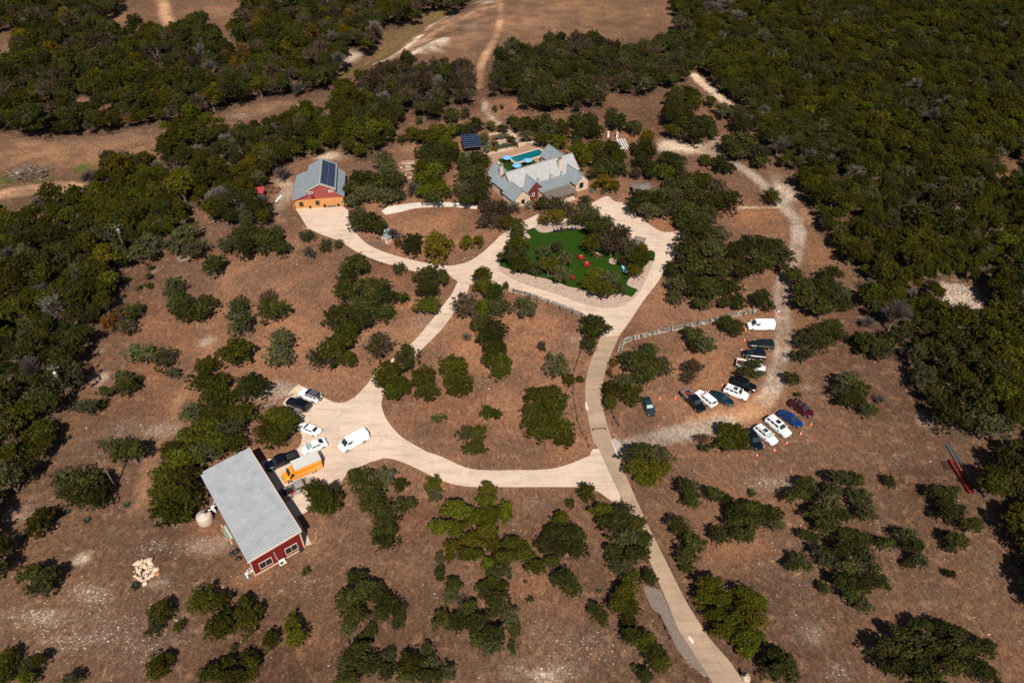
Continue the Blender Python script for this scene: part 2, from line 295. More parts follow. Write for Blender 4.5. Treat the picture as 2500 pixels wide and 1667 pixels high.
# soft-edged patches of soil, grass, rock and painted cloud shade: tile, kind, strength, rockiness, centre and half axes
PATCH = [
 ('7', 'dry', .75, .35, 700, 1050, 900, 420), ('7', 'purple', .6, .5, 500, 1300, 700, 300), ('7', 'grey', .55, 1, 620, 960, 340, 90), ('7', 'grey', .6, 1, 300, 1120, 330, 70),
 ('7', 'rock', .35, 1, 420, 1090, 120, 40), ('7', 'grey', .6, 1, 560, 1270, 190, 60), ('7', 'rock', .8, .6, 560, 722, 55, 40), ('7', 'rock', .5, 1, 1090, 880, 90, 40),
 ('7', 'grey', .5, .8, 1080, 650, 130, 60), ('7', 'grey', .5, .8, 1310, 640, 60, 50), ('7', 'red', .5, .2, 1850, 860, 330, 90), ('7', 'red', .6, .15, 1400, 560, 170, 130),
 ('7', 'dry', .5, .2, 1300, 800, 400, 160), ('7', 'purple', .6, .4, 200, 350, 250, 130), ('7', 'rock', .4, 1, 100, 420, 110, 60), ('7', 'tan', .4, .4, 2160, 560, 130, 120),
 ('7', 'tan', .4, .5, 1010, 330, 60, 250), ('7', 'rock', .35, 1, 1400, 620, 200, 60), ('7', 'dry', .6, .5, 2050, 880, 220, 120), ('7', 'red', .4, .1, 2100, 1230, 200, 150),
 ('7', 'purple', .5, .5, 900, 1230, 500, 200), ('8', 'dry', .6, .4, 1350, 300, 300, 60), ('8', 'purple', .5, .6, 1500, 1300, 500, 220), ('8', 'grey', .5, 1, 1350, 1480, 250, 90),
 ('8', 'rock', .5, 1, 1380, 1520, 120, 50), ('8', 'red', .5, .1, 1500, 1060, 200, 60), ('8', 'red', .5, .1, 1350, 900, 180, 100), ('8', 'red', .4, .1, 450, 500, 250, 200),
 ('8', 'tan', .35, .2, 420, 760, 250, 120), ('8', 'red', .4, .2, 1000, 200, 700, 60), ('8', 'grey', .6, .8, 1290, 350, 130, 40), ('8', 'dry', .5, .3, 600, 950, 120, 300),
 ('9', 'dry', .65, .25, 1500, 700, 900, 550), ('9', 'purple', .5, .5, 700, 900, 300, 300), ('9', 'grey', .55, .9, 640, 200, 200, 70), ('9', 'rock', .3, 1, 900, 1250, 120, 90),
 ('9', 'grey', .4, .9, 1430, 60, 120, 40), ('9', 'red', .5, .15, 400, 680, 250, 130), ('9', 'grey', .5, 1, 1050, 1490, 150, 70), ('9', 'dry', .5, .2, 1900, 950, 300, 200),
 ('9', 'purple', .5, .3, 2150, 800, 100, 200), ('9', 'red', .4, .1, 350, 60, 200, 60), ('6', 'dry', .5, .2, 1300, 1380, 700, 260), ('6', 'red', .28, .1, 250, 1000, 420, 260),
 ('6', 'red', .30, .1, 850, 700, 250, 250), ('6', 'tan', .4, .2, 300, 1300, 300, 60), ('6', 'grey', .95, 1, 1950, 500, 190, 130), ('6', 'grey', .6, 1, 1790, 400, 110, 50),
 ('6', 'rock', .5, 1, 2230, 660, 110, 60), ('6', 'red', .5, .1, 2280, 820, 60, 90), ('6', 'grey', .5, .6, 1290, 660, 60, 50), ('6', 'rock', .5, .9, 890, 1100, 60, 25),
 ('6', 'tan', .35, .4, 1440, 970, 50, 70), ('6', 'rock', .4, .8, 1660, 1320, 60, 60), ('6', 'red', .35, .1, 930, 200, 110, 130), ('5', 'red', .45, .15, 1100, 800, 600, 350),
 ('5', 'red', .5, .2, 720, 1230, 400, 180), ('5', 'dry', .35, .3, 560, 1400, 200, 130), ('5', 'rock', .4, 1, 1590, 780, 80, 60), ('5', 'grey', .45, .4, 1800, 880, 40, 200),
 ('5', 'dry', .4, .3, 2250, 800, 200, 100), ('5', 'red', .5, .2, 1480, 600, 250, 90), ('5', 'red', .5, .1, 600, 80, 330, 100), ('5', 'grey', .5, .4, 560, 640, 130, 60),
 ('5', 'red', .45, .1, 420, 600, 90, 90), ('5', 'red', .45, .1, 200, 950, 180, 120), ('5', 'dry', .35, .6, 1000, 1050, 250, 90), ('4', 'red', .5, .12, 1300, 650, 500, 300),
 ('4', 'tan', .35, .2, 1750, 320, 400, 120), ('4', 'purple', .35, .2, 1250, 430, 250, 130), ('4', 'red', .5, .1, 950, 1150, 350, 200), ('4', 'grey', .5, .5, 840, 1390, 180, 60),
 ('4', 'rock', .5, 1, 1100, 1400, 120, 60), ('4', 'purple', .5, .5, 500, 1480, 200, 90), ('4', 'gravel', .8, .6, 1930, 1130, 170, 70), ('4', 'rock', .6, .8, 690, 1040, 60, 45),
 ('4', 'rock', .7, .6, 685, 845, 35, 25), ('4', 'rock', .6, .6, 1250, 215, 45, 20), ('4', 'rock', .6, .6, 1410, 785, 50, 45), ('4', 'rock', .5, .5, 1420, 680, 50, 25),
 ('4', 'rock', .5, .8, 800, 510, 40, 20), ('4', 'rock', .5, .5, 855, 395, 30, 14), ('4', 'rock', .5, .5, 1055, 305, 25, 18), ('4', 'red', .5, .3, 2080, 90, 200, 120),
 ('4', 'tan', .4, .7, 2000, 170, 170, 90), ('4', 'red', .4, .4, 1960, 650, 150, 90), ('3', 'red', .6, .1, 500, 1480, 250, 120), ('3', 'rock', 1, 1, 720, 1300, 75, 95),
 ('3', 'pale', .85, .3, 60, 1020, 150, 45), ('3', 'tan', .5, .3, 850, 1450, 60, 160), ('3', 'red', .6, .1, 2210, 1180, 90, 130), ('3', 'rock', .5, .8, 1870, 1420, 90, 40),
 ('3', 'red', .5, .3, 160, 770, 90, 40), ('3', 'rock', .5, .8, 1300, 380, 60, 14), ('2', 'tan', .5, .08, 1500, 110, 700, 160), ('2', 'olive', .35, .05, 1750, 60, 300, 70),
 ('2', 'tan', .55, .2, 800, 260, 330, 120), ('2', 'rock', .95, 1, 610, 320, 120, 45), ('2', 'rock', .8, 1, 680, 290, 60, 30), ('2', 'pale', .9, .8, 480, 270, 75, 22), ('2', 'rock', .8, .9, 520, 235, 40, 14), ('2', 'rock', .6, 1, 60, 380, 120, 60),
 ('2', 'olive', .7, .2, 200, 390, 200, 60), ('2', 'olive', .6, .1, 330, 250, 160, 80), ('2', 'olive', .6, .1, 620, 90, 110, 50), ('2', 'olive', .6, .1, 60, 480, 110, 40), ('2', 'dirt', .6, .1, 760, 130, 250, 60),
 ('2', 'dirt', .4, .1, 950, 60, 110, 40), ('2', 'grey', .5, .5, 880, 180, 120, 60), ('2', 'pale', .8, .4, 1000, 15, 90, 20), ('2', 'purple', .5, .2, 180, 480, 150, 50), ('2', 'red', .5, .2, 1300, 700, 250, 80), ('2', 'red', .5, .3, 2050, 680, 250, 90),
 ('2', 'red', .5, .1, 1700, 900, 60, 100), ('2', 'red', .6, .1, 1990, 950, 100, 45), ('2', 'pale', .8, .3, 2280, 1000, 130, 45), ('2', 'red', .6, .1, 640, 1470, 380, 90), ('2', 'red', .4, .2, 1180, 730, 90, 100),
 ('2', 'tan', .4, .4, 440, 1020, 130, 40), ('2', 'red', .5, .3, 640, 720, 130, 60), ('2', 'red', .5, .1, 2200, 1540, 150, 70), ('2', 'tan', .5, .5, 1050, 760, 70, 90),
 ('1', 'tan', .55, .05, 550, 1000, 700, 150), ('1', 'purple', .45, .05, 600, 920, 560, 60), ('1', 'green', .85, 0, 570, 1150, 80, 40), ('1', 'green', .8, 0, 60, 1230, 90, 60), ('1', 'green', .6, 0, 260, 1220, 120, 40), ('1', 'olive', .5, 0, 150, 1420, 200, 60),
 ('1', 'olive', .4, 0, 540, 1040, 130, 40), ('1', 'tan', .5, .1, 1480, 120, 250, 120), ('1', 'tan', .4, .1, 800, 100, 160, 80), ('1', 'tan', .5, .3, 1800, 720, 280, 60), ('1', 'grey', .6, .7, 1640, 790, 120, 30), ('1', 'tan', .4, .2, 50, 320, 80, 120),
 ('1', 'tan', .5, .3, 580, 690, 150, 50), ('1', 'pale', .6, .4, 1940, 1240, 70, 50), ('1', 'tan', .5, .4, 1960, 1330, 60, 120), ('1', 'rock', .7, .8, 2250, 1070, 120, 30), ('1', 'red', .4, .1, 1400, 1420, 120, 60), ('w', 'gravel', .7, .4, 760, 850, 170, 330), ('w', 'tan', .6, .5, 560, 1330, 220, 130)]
# worn lines in the ground, one a ridge's painted shade: tile, kind, strength, half width in metres, points
LINES = [('6', 'gravel', .95, 1.7, [(800, -40), (810, 100), (785, 210), (700, 400), (696, 500), (705, 620), (707, 740), (700, 860), (668, 980), (640, 1090), (580, 1190)]),
 ('6', 'dirt', .42, 2.0, [(600, 1170), (480, 1270), (300, 1310), (100, 1350)]), ('6', 'gravel', .95, 2.0, [(330, 1340), (150, 1385), (-60, 1420), (-250, 1470), (-400, 1520), (-480, 1570)]),
 ('6', 'red', .6, .35, [(800, -40), (810, 100), (785, 210), (700, 400), (696, 500), (705, 620), (707, 740), (700, 860), (668, 980), (640, 1090)]), ('3', 'gravel', .9, 1.7, [(825, 1590), (770, 1480), (700, 1400), (600, 1290), (500, 1200), (390, 1130), (250, 1060)]), ('3', 'pale', .9, 2.6, [(260, 1050), (100, 1015), (-30, 1000), (-120, 1010)]),
 ('3', 'pale', .9, 1.8, [(330, 715), (240, 640), (150, 570), (100, 515)]), ('3', 'gravel', .6, 1.6, [(250, 930), (215, 1010)]),
 ('2', 'dirt', .9, 1.5, [(1090, -60), (1098, 60), (1095, 150), (1060, 260), (1000, 360), (962, 450), (945, 600)]), ('2', 'dirt', .9, 1.6, [(1050, 45), (960, 60), (850, 110), (700, 190)]), ('2', 'dirt', .6, 1.6, [(700, 190), (560, 270), (430, 340), (300, 410)]), ('2', 'rock', .7, 1.0, [(985, 690), (1000, 770), (1090, 850)]),
 ('2', 'pale', .8, 1.0, [(1160, 890), (1200, 950), (1250, 995)]), ('1', 'dirt', .95, 2.6, [(1100, -60), (1125, 80), (1150, 150), (1190, 215)]), ('1', 'dirt', .95, 3.2, [(-80, 1350), (60, 1320), (200, 1300), (330, 1285), (470, 1280), (620, 1300)]),
 ('7', 'tan', .4, 1.2, [(1060, -60), (1010, 150), (960, 400)]), ('7', 'tan', .3, .8, [(1030, -60), (985, 150), (940, 380)]), ('4', 'tan', .35, 1.0, [(1250, 1120), (1160, 1320), (1080, 1540)]), ('4', 'tan', .3, 1.0, [(1180, 1240), (1430, 850), (1640, 700)]),
 ('2', 'olive', .9, 3.5, [(-60, 520), (60, 450), (180, 400), (300, 330), (420, 230), (540, 140), (640, 90), (760, 40)]), ('2', 'dry', .7, 1.6, [(0, 440), (130, 400), (230, 340)]), ('2', 'rock', 1, 1.1, [(230, 415), (330, 375), (420, 330), (490, 280), (555, 225)]), ('2', 'pale', .9, 1.3, [(415, 335), (480, 285), (552, 225)]), ('2', 'rock', 1, 2.0, [(440, 385), (520, 350), (600, 305), (720, 265)]), ('2', 'dry', .8, .8, [(500, 345), (600, 290), (720, 235), (840, 185)]), ('2', 'rock', .9, 1.6, [(0, 420), (60, 385), (120, 360)]), ('2', 'rock', .8, .9, [(580, 190), (640, 140), (720, 90), (790, 40)]),  # the narrower dry line paints in the shade of the creek ridge
 ('3', 'rock', .8, .5, [(400, 1425), (560, 1415), (680, 1412)])]
def axis(segs):
    out = []
    for a, b, st in segs: out += list(np.arange(a, b, st))
    out.append(segs[-1][1]); return np.array(out)
gx = axis([(-3000, -600, 600), (-600, -330, 30), (-330, -115, 1.8), (-115, 115, 1.0), (115, 330, 1.8), (330, 600, 30), (600, 3000, 600)])
gy = axis([(-600, 0, 60), (0, 36, 6), (36, 205, 1.0), (205, 330, 1.4), (330, 460, 2.5), (460, 700, 30), (700, 4000, 550)])
GX, GY = np.meshgrid(gx, gy); PX, PY = GX.ravel(), GY.ravel()
base = np.tile(np.array([0.238, 0.118, 0.066]), (PX.size, 1)); rocky = np.full(PX.size, 0.16)
near = np.array(KINDS['dry']); w = np.clip((98 - PY) / 45, 0, 1)[:, None] * 0.62; base = base * (1 - w) + near * w  # nearest ground darkened: cloud shade and lens falloff painted in
w = np.clip((np.hypot((PX + 4) / 1.05, (PY - 125) * np.where(PY > 125, .62, 1.0)) - 30) / 55, 0, 1)[:, None] * .88; base = base * (1 - w) + np.array([0.106, 0.057, 0.033]) * w    # lens darkening painted into the soil colour away from the middle
wob = 0.75 + 0.5 * np.sin(PX * .31 + np.sin(PY * .23) * 2) * np.sin(PY * .27 + np.sin(PX * .19) * 2) + RNG.uniform(-.15, .15, PX.size)
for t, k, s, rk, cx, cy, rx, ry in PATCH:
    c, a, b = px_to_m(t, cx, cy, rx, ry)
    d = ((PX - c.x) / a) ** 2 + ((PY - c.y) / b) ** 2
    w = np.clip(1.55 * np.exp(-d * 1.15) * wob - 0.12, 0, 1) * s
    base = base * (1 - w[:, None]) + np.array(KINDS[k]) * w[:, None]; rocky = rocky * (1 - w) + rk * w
for zone, desc, poly, holes, mixd, r0, r1 in WOODS:      # fallen leaves under the woods, their dark brown also painting the gap shade
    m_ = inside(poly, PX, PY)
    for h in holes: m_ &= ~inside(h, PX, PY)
    w = m_[:, None] * .85; base = base * (1 - w) + np.array(KINDS['litter_and_shade']) * w; rocky = np.where(m_, .1, rocky)
def seg_dist(pts):
    best = np.full(PX.size, 1e9)
    for p, q in zip(pts[:-1], pts[1:]):
        dx, dy = q[0] - p[0], q[1] - p[1]; L2 = dx * dx + dy * dy + 1e-9
        u = np.clip(((PX - p[0]) * dx + (PY - p[1]) * dy) / L2, 0, 1)
        best = np.minimum(best, np.hypot(PX - p[0] - u * dx, PY - p[1] - u * dy))
    return best
for t, k, s, hw, pts in LINES:
    d = seg_dist(pp(t, pts)); w = np.clip((hw * 1.25 - d) / (hw * .55), 0, 1) * s * np.clip(wob + .55, .8, 1)
    base = base * (1 - w[:, None]) + np.array(KINDS[k]) * w[:, None]; rocky = rocky * (1 - w) + (0.6 if k == 'rock' else 0.02) * w
# the dry creek bed is cut below the meadow
GZ = np.zeros(PX.size); d = seg_dist(pp('2', [(-300, 560), (60, 440), (250, 370), (420, 250), (560, 140), (760, 60), (900, -60)]))
GZ -= 2.6 * np.clip(1 - d / 13, 0, 1) ** 1.3 * np.clip((PY - 222) / 12, 0, 1)
far = np.clip((np.hypot(PX, PY - 200) - 500) / 1500, 0, 1); GZ += far * 60 * (0.5 + 0.5 * np.sin(PX * .003 + 1) * np.cos(PY * .0021))
nx, ny = len(gx), len(gy); idx = np.arange(nx * ny).reshape(ny, nx)
quads = np.stack([idx[:-1, :-1], idx[:-1, 1:], idx[1:, 1:], idx[1:, :-1]], -1).reshape(-1, 4)
def np_mesh(name, verts, faces, mats, smooth=False):
    me = bpy.data.meshes.new(name); nv, (nf, k) = len(verts), faces.shape
    me.vertices.add(nv); me.vertices.foreach_set('co', np.ascontiguousarray(verts, dtype=np.float32).ravel())
    me.loops.add(nf * k); me.loops.foreach_set('vertex_index', np.ascontiguousarray(faces, dtype=np.int32).ravel())
    me.polygons.add(nf); me.polygons.foreach_set('loop_start', np.arange(0, nf * k, k, dtype=np.int32)); me.polygons.foreach_set('loop_total', np.full(nf, k, dtype=np.int32))
    for m in (mats if isinstance(mats, (list, tuple)) else [mats]): me.materials.append(m)
    if smooth: me.polygons.foreach_set('use_smooth', [True] * nf)
    me.update(calc_edges=True); return me
m, t, b = new_mat('dry_ranch_soil'); b.inputs['Roughness'].default_value = 0.95; b.inputs['Specular IOR Level'].default_value = 0.1
ca = N(t, 'ShaderNodeAttribute', attribute_name='soil'); tc = N(t, 'ShaderNodeTexCoord'); v = tc.outputs['Object']
n_big = noise(t, 0.09, 5, 0.62, v); n_mid = noise(t, 0.55, 5, 0.65, v); n_fine = noise(t, 2.6, 5, 0.75, v); n_grain = noise(t, 7.0, 3, 0.8, v); n_grass = noise(t, 1.6, 5, 0.7, v, (1.0, .55, 1))
c = ca.outputs['Color']
n_wide = noise(t, 0.032, 4, 0.55, v)
c = mix(t, c, ramp(t, n_wide, [(0.36, (0.62, 0.60, 0.60)), (0.5, (1, 1, 1)), (0.64, (1.28, 1.22, 1.14))]), 1.0, 'MULTIPLY')
c = mix(t, c, (0.115, 0.064, 0.040), ramp(t, n_big, [(0.44, 0), (0.62, 0.68)]))
c = mix(t, c, (0.36, 0.20, 0.115), ramp(t, n_mid, [(0.52, 0), (0.72, 0.5)]))
c = mix(t, c, ramp(t, n_grass, [(0.33, 0.55), (0.5, 1.0), (0.68, 1.28)]), 1.0, 'MULTIPLY')
c = mix(t, c, ramp(t, n_fine, [(0.32, 0.6), (0.5, 1.0), (0.66, 1.36)]), 1.0, 'MULTIPLY')
c = mix(t, c, ramp(t, n_grain, [(0.35, 0.72), (0.65, 1.25)]), 1.0, 'MULTIPLY')
sp = noise(t, 1.9, 6, 0.78, v); th = N(t, 'ShaderNodeMath', operation='MULTIPLY_ADD'); th.inputs[1].default_value = 0.20; t.links.new(ca.outputs['Alpha'], th.inputs[0]); t.links.new(sp, th.inputs[2])
c = mix(t, c, (0.60, 0.49, 0.39), ramp(t, th.outputs[0], [(0.66, 0), (0.71, 0.9)]))
t.links.new(c, b.inputs['Base Color'])
bh = N(t, 'ShaderNodeMath', operation='ADD'); t.links.new(n_fine, bh.inputs[0]); t.links.new(n_mid, bh.inputs[1]); bump(t, b, bh.outputs[0], 0.55, 0.22)
M['soil'] = m
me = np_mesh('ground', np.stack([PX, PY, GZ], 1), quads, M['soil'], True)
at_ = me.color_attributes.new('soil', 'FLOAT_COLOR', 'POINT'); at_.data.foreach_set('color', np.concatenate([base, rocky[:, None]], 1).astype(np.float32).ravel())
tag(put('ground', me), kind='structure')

# ---------------------------------------------------------------- paving: concrete poured in panels
def paving(name, poly, mat, cell=(5.5, 5.5), ang=0.0, top=0.10, base_top=0.05, label=None):
    poly = [Vector((p[0], p[1], 0)) for p in poly]
    tris = tessellate_polygon([poly])
    bm = bmesh.new(); vs_ = [bm.verts.new(p) for p in poly]
    for tr in tris:
        try: bm.faces.new([vs_[i] for i in tr])
        except ValueError: pass
    ref = poly[0].copy(); ux, uy = Vector((math.cos(ang), math.sin(ang), 0)), Vector((-math.sin(ang), math.cos(ang), 0))
    for ax, st in ((ux, cell[0]), (uy, cell[1])):
        lo = min((p - ref).dot(ax) for p in poly); hi = max((p - ref).dot(ax) for p in poly)
        for k in range(math.floor(lo / st) + 1, math.ceil(hi / st)):
            bmesh.ops.bisect_plane(bm, geom=bm.verts[:] + bm.edges[:] + bm.faces[:], plane_co=ref + ax * (k * st), plane_no=ax)
    cells = {}
    for f in bm.faces:
        c = f.calc_center_median() - ref
        cells.setdefault((math.floor(c.dot(ux) / cell[0]), math.floor(c.dot(uy) / cell[1])), []).append(f)
    under = MB()
    for tr in tris: under.poly([(poly[i].x, poly[i].y, base_top) for i in tr])
    for i in range(len(poly)):
        p, q = poly[i], poly[(i + 1) % len(poly)]; under.poly([(p.x, p.y, -.2), (q.x, q.y, -.2), (q.x, q.y, base_top), (p.x, p.y, base_top)])
    root = tag(under.build(name, mat), label, kind='structure')
    merged = [];
    for fs in cells.values():
        ar = sum(f.calc_area() for f in fs); merged.append((ar, fs))
    for ar, fs in merged:
        mb = MB(); cen = sum((f.calc_center_median() * f.calc_area() for f in fs), Vector()) / max(ar, 1e-9)
        ids = {f for f in fs}; sh = lambda p: (cen.x + (p.x - cen.x) * .993, cen.y + (p.y - cen.y) * .993)
        for f in fs:
            pts = [sh(v_.co) for v_ in f.verts]
            if f.normal.z < 0: pts.reverse()
            mb.poly([(*p, top) for p in pts])
            for e in f.edges:
                if sum(g in ids for g in e.link_faces) == 1:
                    a, c2 = sh(e.verts[0].co), sh(e.verts[1].co); mb.poly([(*a, 0), (*c2, 0), (*c2, top), (*a, top)])
        mb.build('panel', mat, root)
    bm.free(); return root
def sheet(name, poly, z0, z1, mat, kind='structure', parent=None):
    poly = [Vector((p[0], p[1], 0)) for p in poly]; mb = MB()
    for tr in tessellate_polygon([poly]): mb.poly([(poly[i].x, poly[i].y, z1) for i in tr])
    for i in range(len(poly)):
        p, q = poly[i], poly[(i + 1) % len(poly)]; mb.poly([(p.x, p.y, z0), (q.x, q.y, z0), (q.x, q.y, z1), (p.x, p.y, z1)])
    o = mb.build(name, mat, parent); bm = bmesh.new(); bm.from_mesh(o.data); bmesh.ops.remove_doubles(bm, verts=bm.verts, dist=1e-5); bmesh.ops.recalc_face_normals(bm, faces=bm.faces); bm.to_mesh(o.data); bm.free()
    if kind: o['kind'] = kind
    return o
def smooth_line(pts, n=4):              # Catmull-Rom through the points
    P = [Vector((p[0], p[1], 0)) for p in pts]; out = []
    for i in range(len(P) - 1):
        p0, p1, p2, p3 = P[max(i - 1, 0)], P[i], P[i + 1], P[min(i + 2, len(P) - 1)]
        for k in range(n):
            u = k / n; out.append(0.5 * ((2 * p1) + (p2 - p0) * u + (2 * p0 - 5 * p1 + 4 * p2 - p3) * u * u + (3 * p1 - p0 - 3 * p2 + p3) * u ** 3))
    return out + [P[-1]]
S = lambda t, pts, n=3: smooth_line(pp(t, pts), n)
# lower drive, fork and the parking pad by the red barn
lower = (pp('z', [(155, 1392), (50, 1400)]) + S('z', [(50, 1400), (20, 1450), (0, 1510)]) + S('8', [(1640, 45), (1530, 85), (1400, 110), (1130, 115), (940, 112), (830, 85), (700, 25), (600, -8)])
  + S('5', [(500, 1488), (400, 1420), (320, 1320), (285, 1230), (290, 1180), (300, 1140), (350, 1060), (440, 960), (540, 860)]) + S('5', [(700, 700), (780, 590), (870, 450), (885, 400)])
  + pp('5', [(805, 380)]) + S('5', [(760, 470), (690, 560), (620, 650), (500, 790), (380, 890), (250, 990), (190, 1075), (90, 1180)])
  + S('p', [(1190, 250), (1100, 300), (1000, 312), (900, 280), (830, 240)]) + pp('p', [(530, 90), (430, 185), (345, 320), (420, 400), (545, 450), (552, 560)]) + S('p', [(550, 660), (575, 700), (572, 770), (530, 850), (440, 890), (360, 940)])
  + pp('p', [(140, 990)]) + pp('b', [(700, 300), (1180, 1190), (1305, 1155), (1140, 855), (1175, 840), (1270, 790), (1360, 700)]) + S('p', [(1040, 1290), (1090, 1190), (1180, 1120), (1300, 1060), (1400, 1015), (1470, 997)])
  + S('8', [(300, 30), (370, 40), (480, 80), (600, 140), (700, 185), (800, 215), (930, 227), (1200, 228), (1600, 228), (1700, 235), (1780, 270), (1850, 320), (1915, 350)]) + pp('8', [(1918, 290)]) + pp('z', [(230, 1568)]))
paving('driveway', lower, M['concrete'], (6.0, 6.0), R(4))
road = (pp('5', [(1780, 760)]) + S('5', [(1740, 860), (1700, 960), (1675, 1120), (1690, 1280), (1730, 1470)]) + pp('z', [(158, 1392), (232, 1568)]) + pp('8', [(1920, 290), (2000, 480), (2110, 720), (2200, 930)]) + pp('9', [(-10, 1205), (70, 1330), (220, 1560), (300, 1690)])
  + pp('9', [(560, 1690), (430, 1550), (340, 1420), (200, 1260), (70, 1060), (0, 930)]) + pp('8', [(2160, 600), (2100, 480), (2010, 280), (1930, 92), (1888, -4)]) + S('5', [(1868, 1480), (1800, 1260), (1790, 1130), (1820, 960), (1860, 860), (1910, 747)]))
paving('road', road, M['old_concrete'], (60, 6.2), R(8), top=0.096)
upper = (pp('w', [(955, 1107), (1850, 1048), (1960, 1130), (1960, 1300)]) + S('w', [(2040, 1450), (2100, 1568)]) + S('5', [(90, 20), (130, 70), (200, 130), (300, 175), (430, 215), (560, 245), (700, 268), (780, 268), (880, 240), (960, 190), (1030, 130), (1100, 60), (1150, 30)])
  + pp('l', [(0, 300), (130, 190), (400, 40), (560, -40), (1050, 30), (1500, -60)]) + S('2', [(1640, 1440), (1760, 1370), (1830, 1343), (1880, 1380), (1985, 1400), (2040, 1480), (2160, 1568), (2220, 1590)])
  + pp('6', [(-10, 38), (60, 40), (40, 120)]) + S('5', [(2330, 160), (2310, 180), (2240, 260), (2180, 370), (2080, 500), (1980, 650), (1912, 743)]) + pp('5', [(1782, 757)]) + S('5', [(1740, 690), (1690, 640), (1600, 588), (1450, 530), (1300, 480), (1160, 432), (1090, 400), (1000, 385), (888, 396)])
  + pp('5', [(806, 377)]) + S('5', [(760, 345), (700, 312), (560, 310), (480, 300), (340, 260), (200, 215), (100, 165), (0, 100)]) + S('4', [(2210, 60), (2060, 0)]) + S('w', [(1200, 1500), (1130, 1380), (1050, 1250)]))
paving('upper_drive', upper, M['concrete'], (7.0, 7.0), R(-12), top=0.104)
tag(sheet('concrete_strip', pp('z', [(372, 1262), (392, 1262), (530, 1568), (490, 1568)]), 0.0, 0.14, M['white_concrete']))
sheet('concrete_patch', pp('5', [(1676, 1195), (1690, 1215), (1700, 1250), (1688, 1262), (1678, 1240)]), 0.05, 0.112, M['white_concrete'])
sheet('concrete_repair', pp('q', [(606, 1207), (625, 1197), (660, 1243), (640, 1262)]), 0.05, 0.112, M['white_concrete'])
# pale walk in front of the workshop, stepping stones
sheet('path', S('2', [(285, 1450), (340, 1418), (430, 1405), (520, 1394), (640, 1390), (780, 1392), (870, 1404), (940, 1414)], 3) + S('2', [(935, 1430), (860, 1424), (760, 1415), (640, 1416), (520, 1424), (430, 1446), (310, 1470)], 3), 0.0, 0.35, M['white_concrete'])
# mulch bed and lawn inside the loop
mulch_m, t, b = new_mat('pink_stone_mulch'); b.inputs['Roughness'].default_value = .95
vr = N(t, 'ShaderNodeTexVoronoi', Scale=3.2); tc = N(t, 'ShaderNodeTexCoord'); t.links.new(tc.outputs['Object'], vr.inputs['Vector'])
c = ramp(t, vr.outputs['Distance'], [(0.0, (0.50, 0.37, 0.285)), (0.45, (0.44, 0.30, 0.22)), (0.8, (0.2, 0.125, 0.09))]); c = mix(t, c, vr.outputs['Color'], 0.07, 'MIX'); t.links.new(c, b.inputs['Base Color'])
ng = N(t, 'ShaderNodeMath', operation='SUBTRACT'); ng.inputs[0].default_value = 1; t.links.new(vr.outputs['Distance'], ng.inputs[1]); bump(t, b, ng.outputs[0], .6, .12); M['mulch'] = mulch_m
bed = (S('5', [(1075, 200), (1078, 285), (1120, 325), (1200, 370), (1350, 425), (1500, 472), (1650, 527), (1760, 556), (1850, 560), (1920, 548), (1990, 510), (2060, 430), (2140, 250), (2152, 190), (2130, 165)]) + pp('l', [(2190, 500), (2100, 440), (1950, 300), (1700, 130), (1450, 70), (1000, 75), (800, 110), (560, 120), (510, 158), (390, 200), (300, 270), (150, 340), (0, 500)]))
sheet('mulch_bed', bed, 0.0, 0.17, M['mulch'])
lawn = (pp('l', [(392, 205), (512, 165), (560, 215)]) + S('l', [(600, 235), (640, 240), (720, 235), (830, 200), (960, 175), (1200, 182), (1340, 178)]) + pp('l', [(1600, 200), (2000, 400), (2180, 500)]) + S('l', [(2255, 505), (2285, 540), (2283, 600), (2270, 655)]) + pp('l', [(2205, 650)]) + S('l', [(2000, 820), (1905, 915), (1872, 985), (1892, 1020), (2035, 1078)])
  + pp('l', [(1945, 1185)]) + S('l', [(1800, 1140), (1100, 1050), (930, 1000), (700, 920), (430, 860), (150, 780), (0, 727)]) + pp('l', [(0, 660), (120, 480), (300, 335)]) + S('l', [(430, 335), (455, 300), (400, 245)]))
lawn_o = sheet('lawn', lawn, 0.0, 0.215, M['turf'])
sheet('mulch_ring', [at('l', 1667, 662) + Vector((1.05 * math.cos(a), 1.35 * math.sin(a), 0)) for a in np.linspace(0, 6.0, 18)], 0.1, 0.26, M['mulch'])
# gravel strip beside the lower road
sheet('gravel_strip', pp('q', [(255, 790), (330, 810), (400, 850), (470, 1000), (600, 1210), (800, 1510), (740, 1520), (600, 1400), (520, 1290), (470, 1180), (400, 1040), (330, 980), (280, 880)]), -0.05, 0.035, simple('grey_gravel', (0.20, 0.155, 0.125), 0.95, var=0.45, scale=6))
sheet('gravel_apron', pp('z', [(385, 1225), (440, 1210), (520, 1280), (540, 1420), (470, 1400)]), -0.05, 0.03, simple('pale_gravel', (0.40, 0.34, 0.30), 0.95, var=0.25, scale=6))
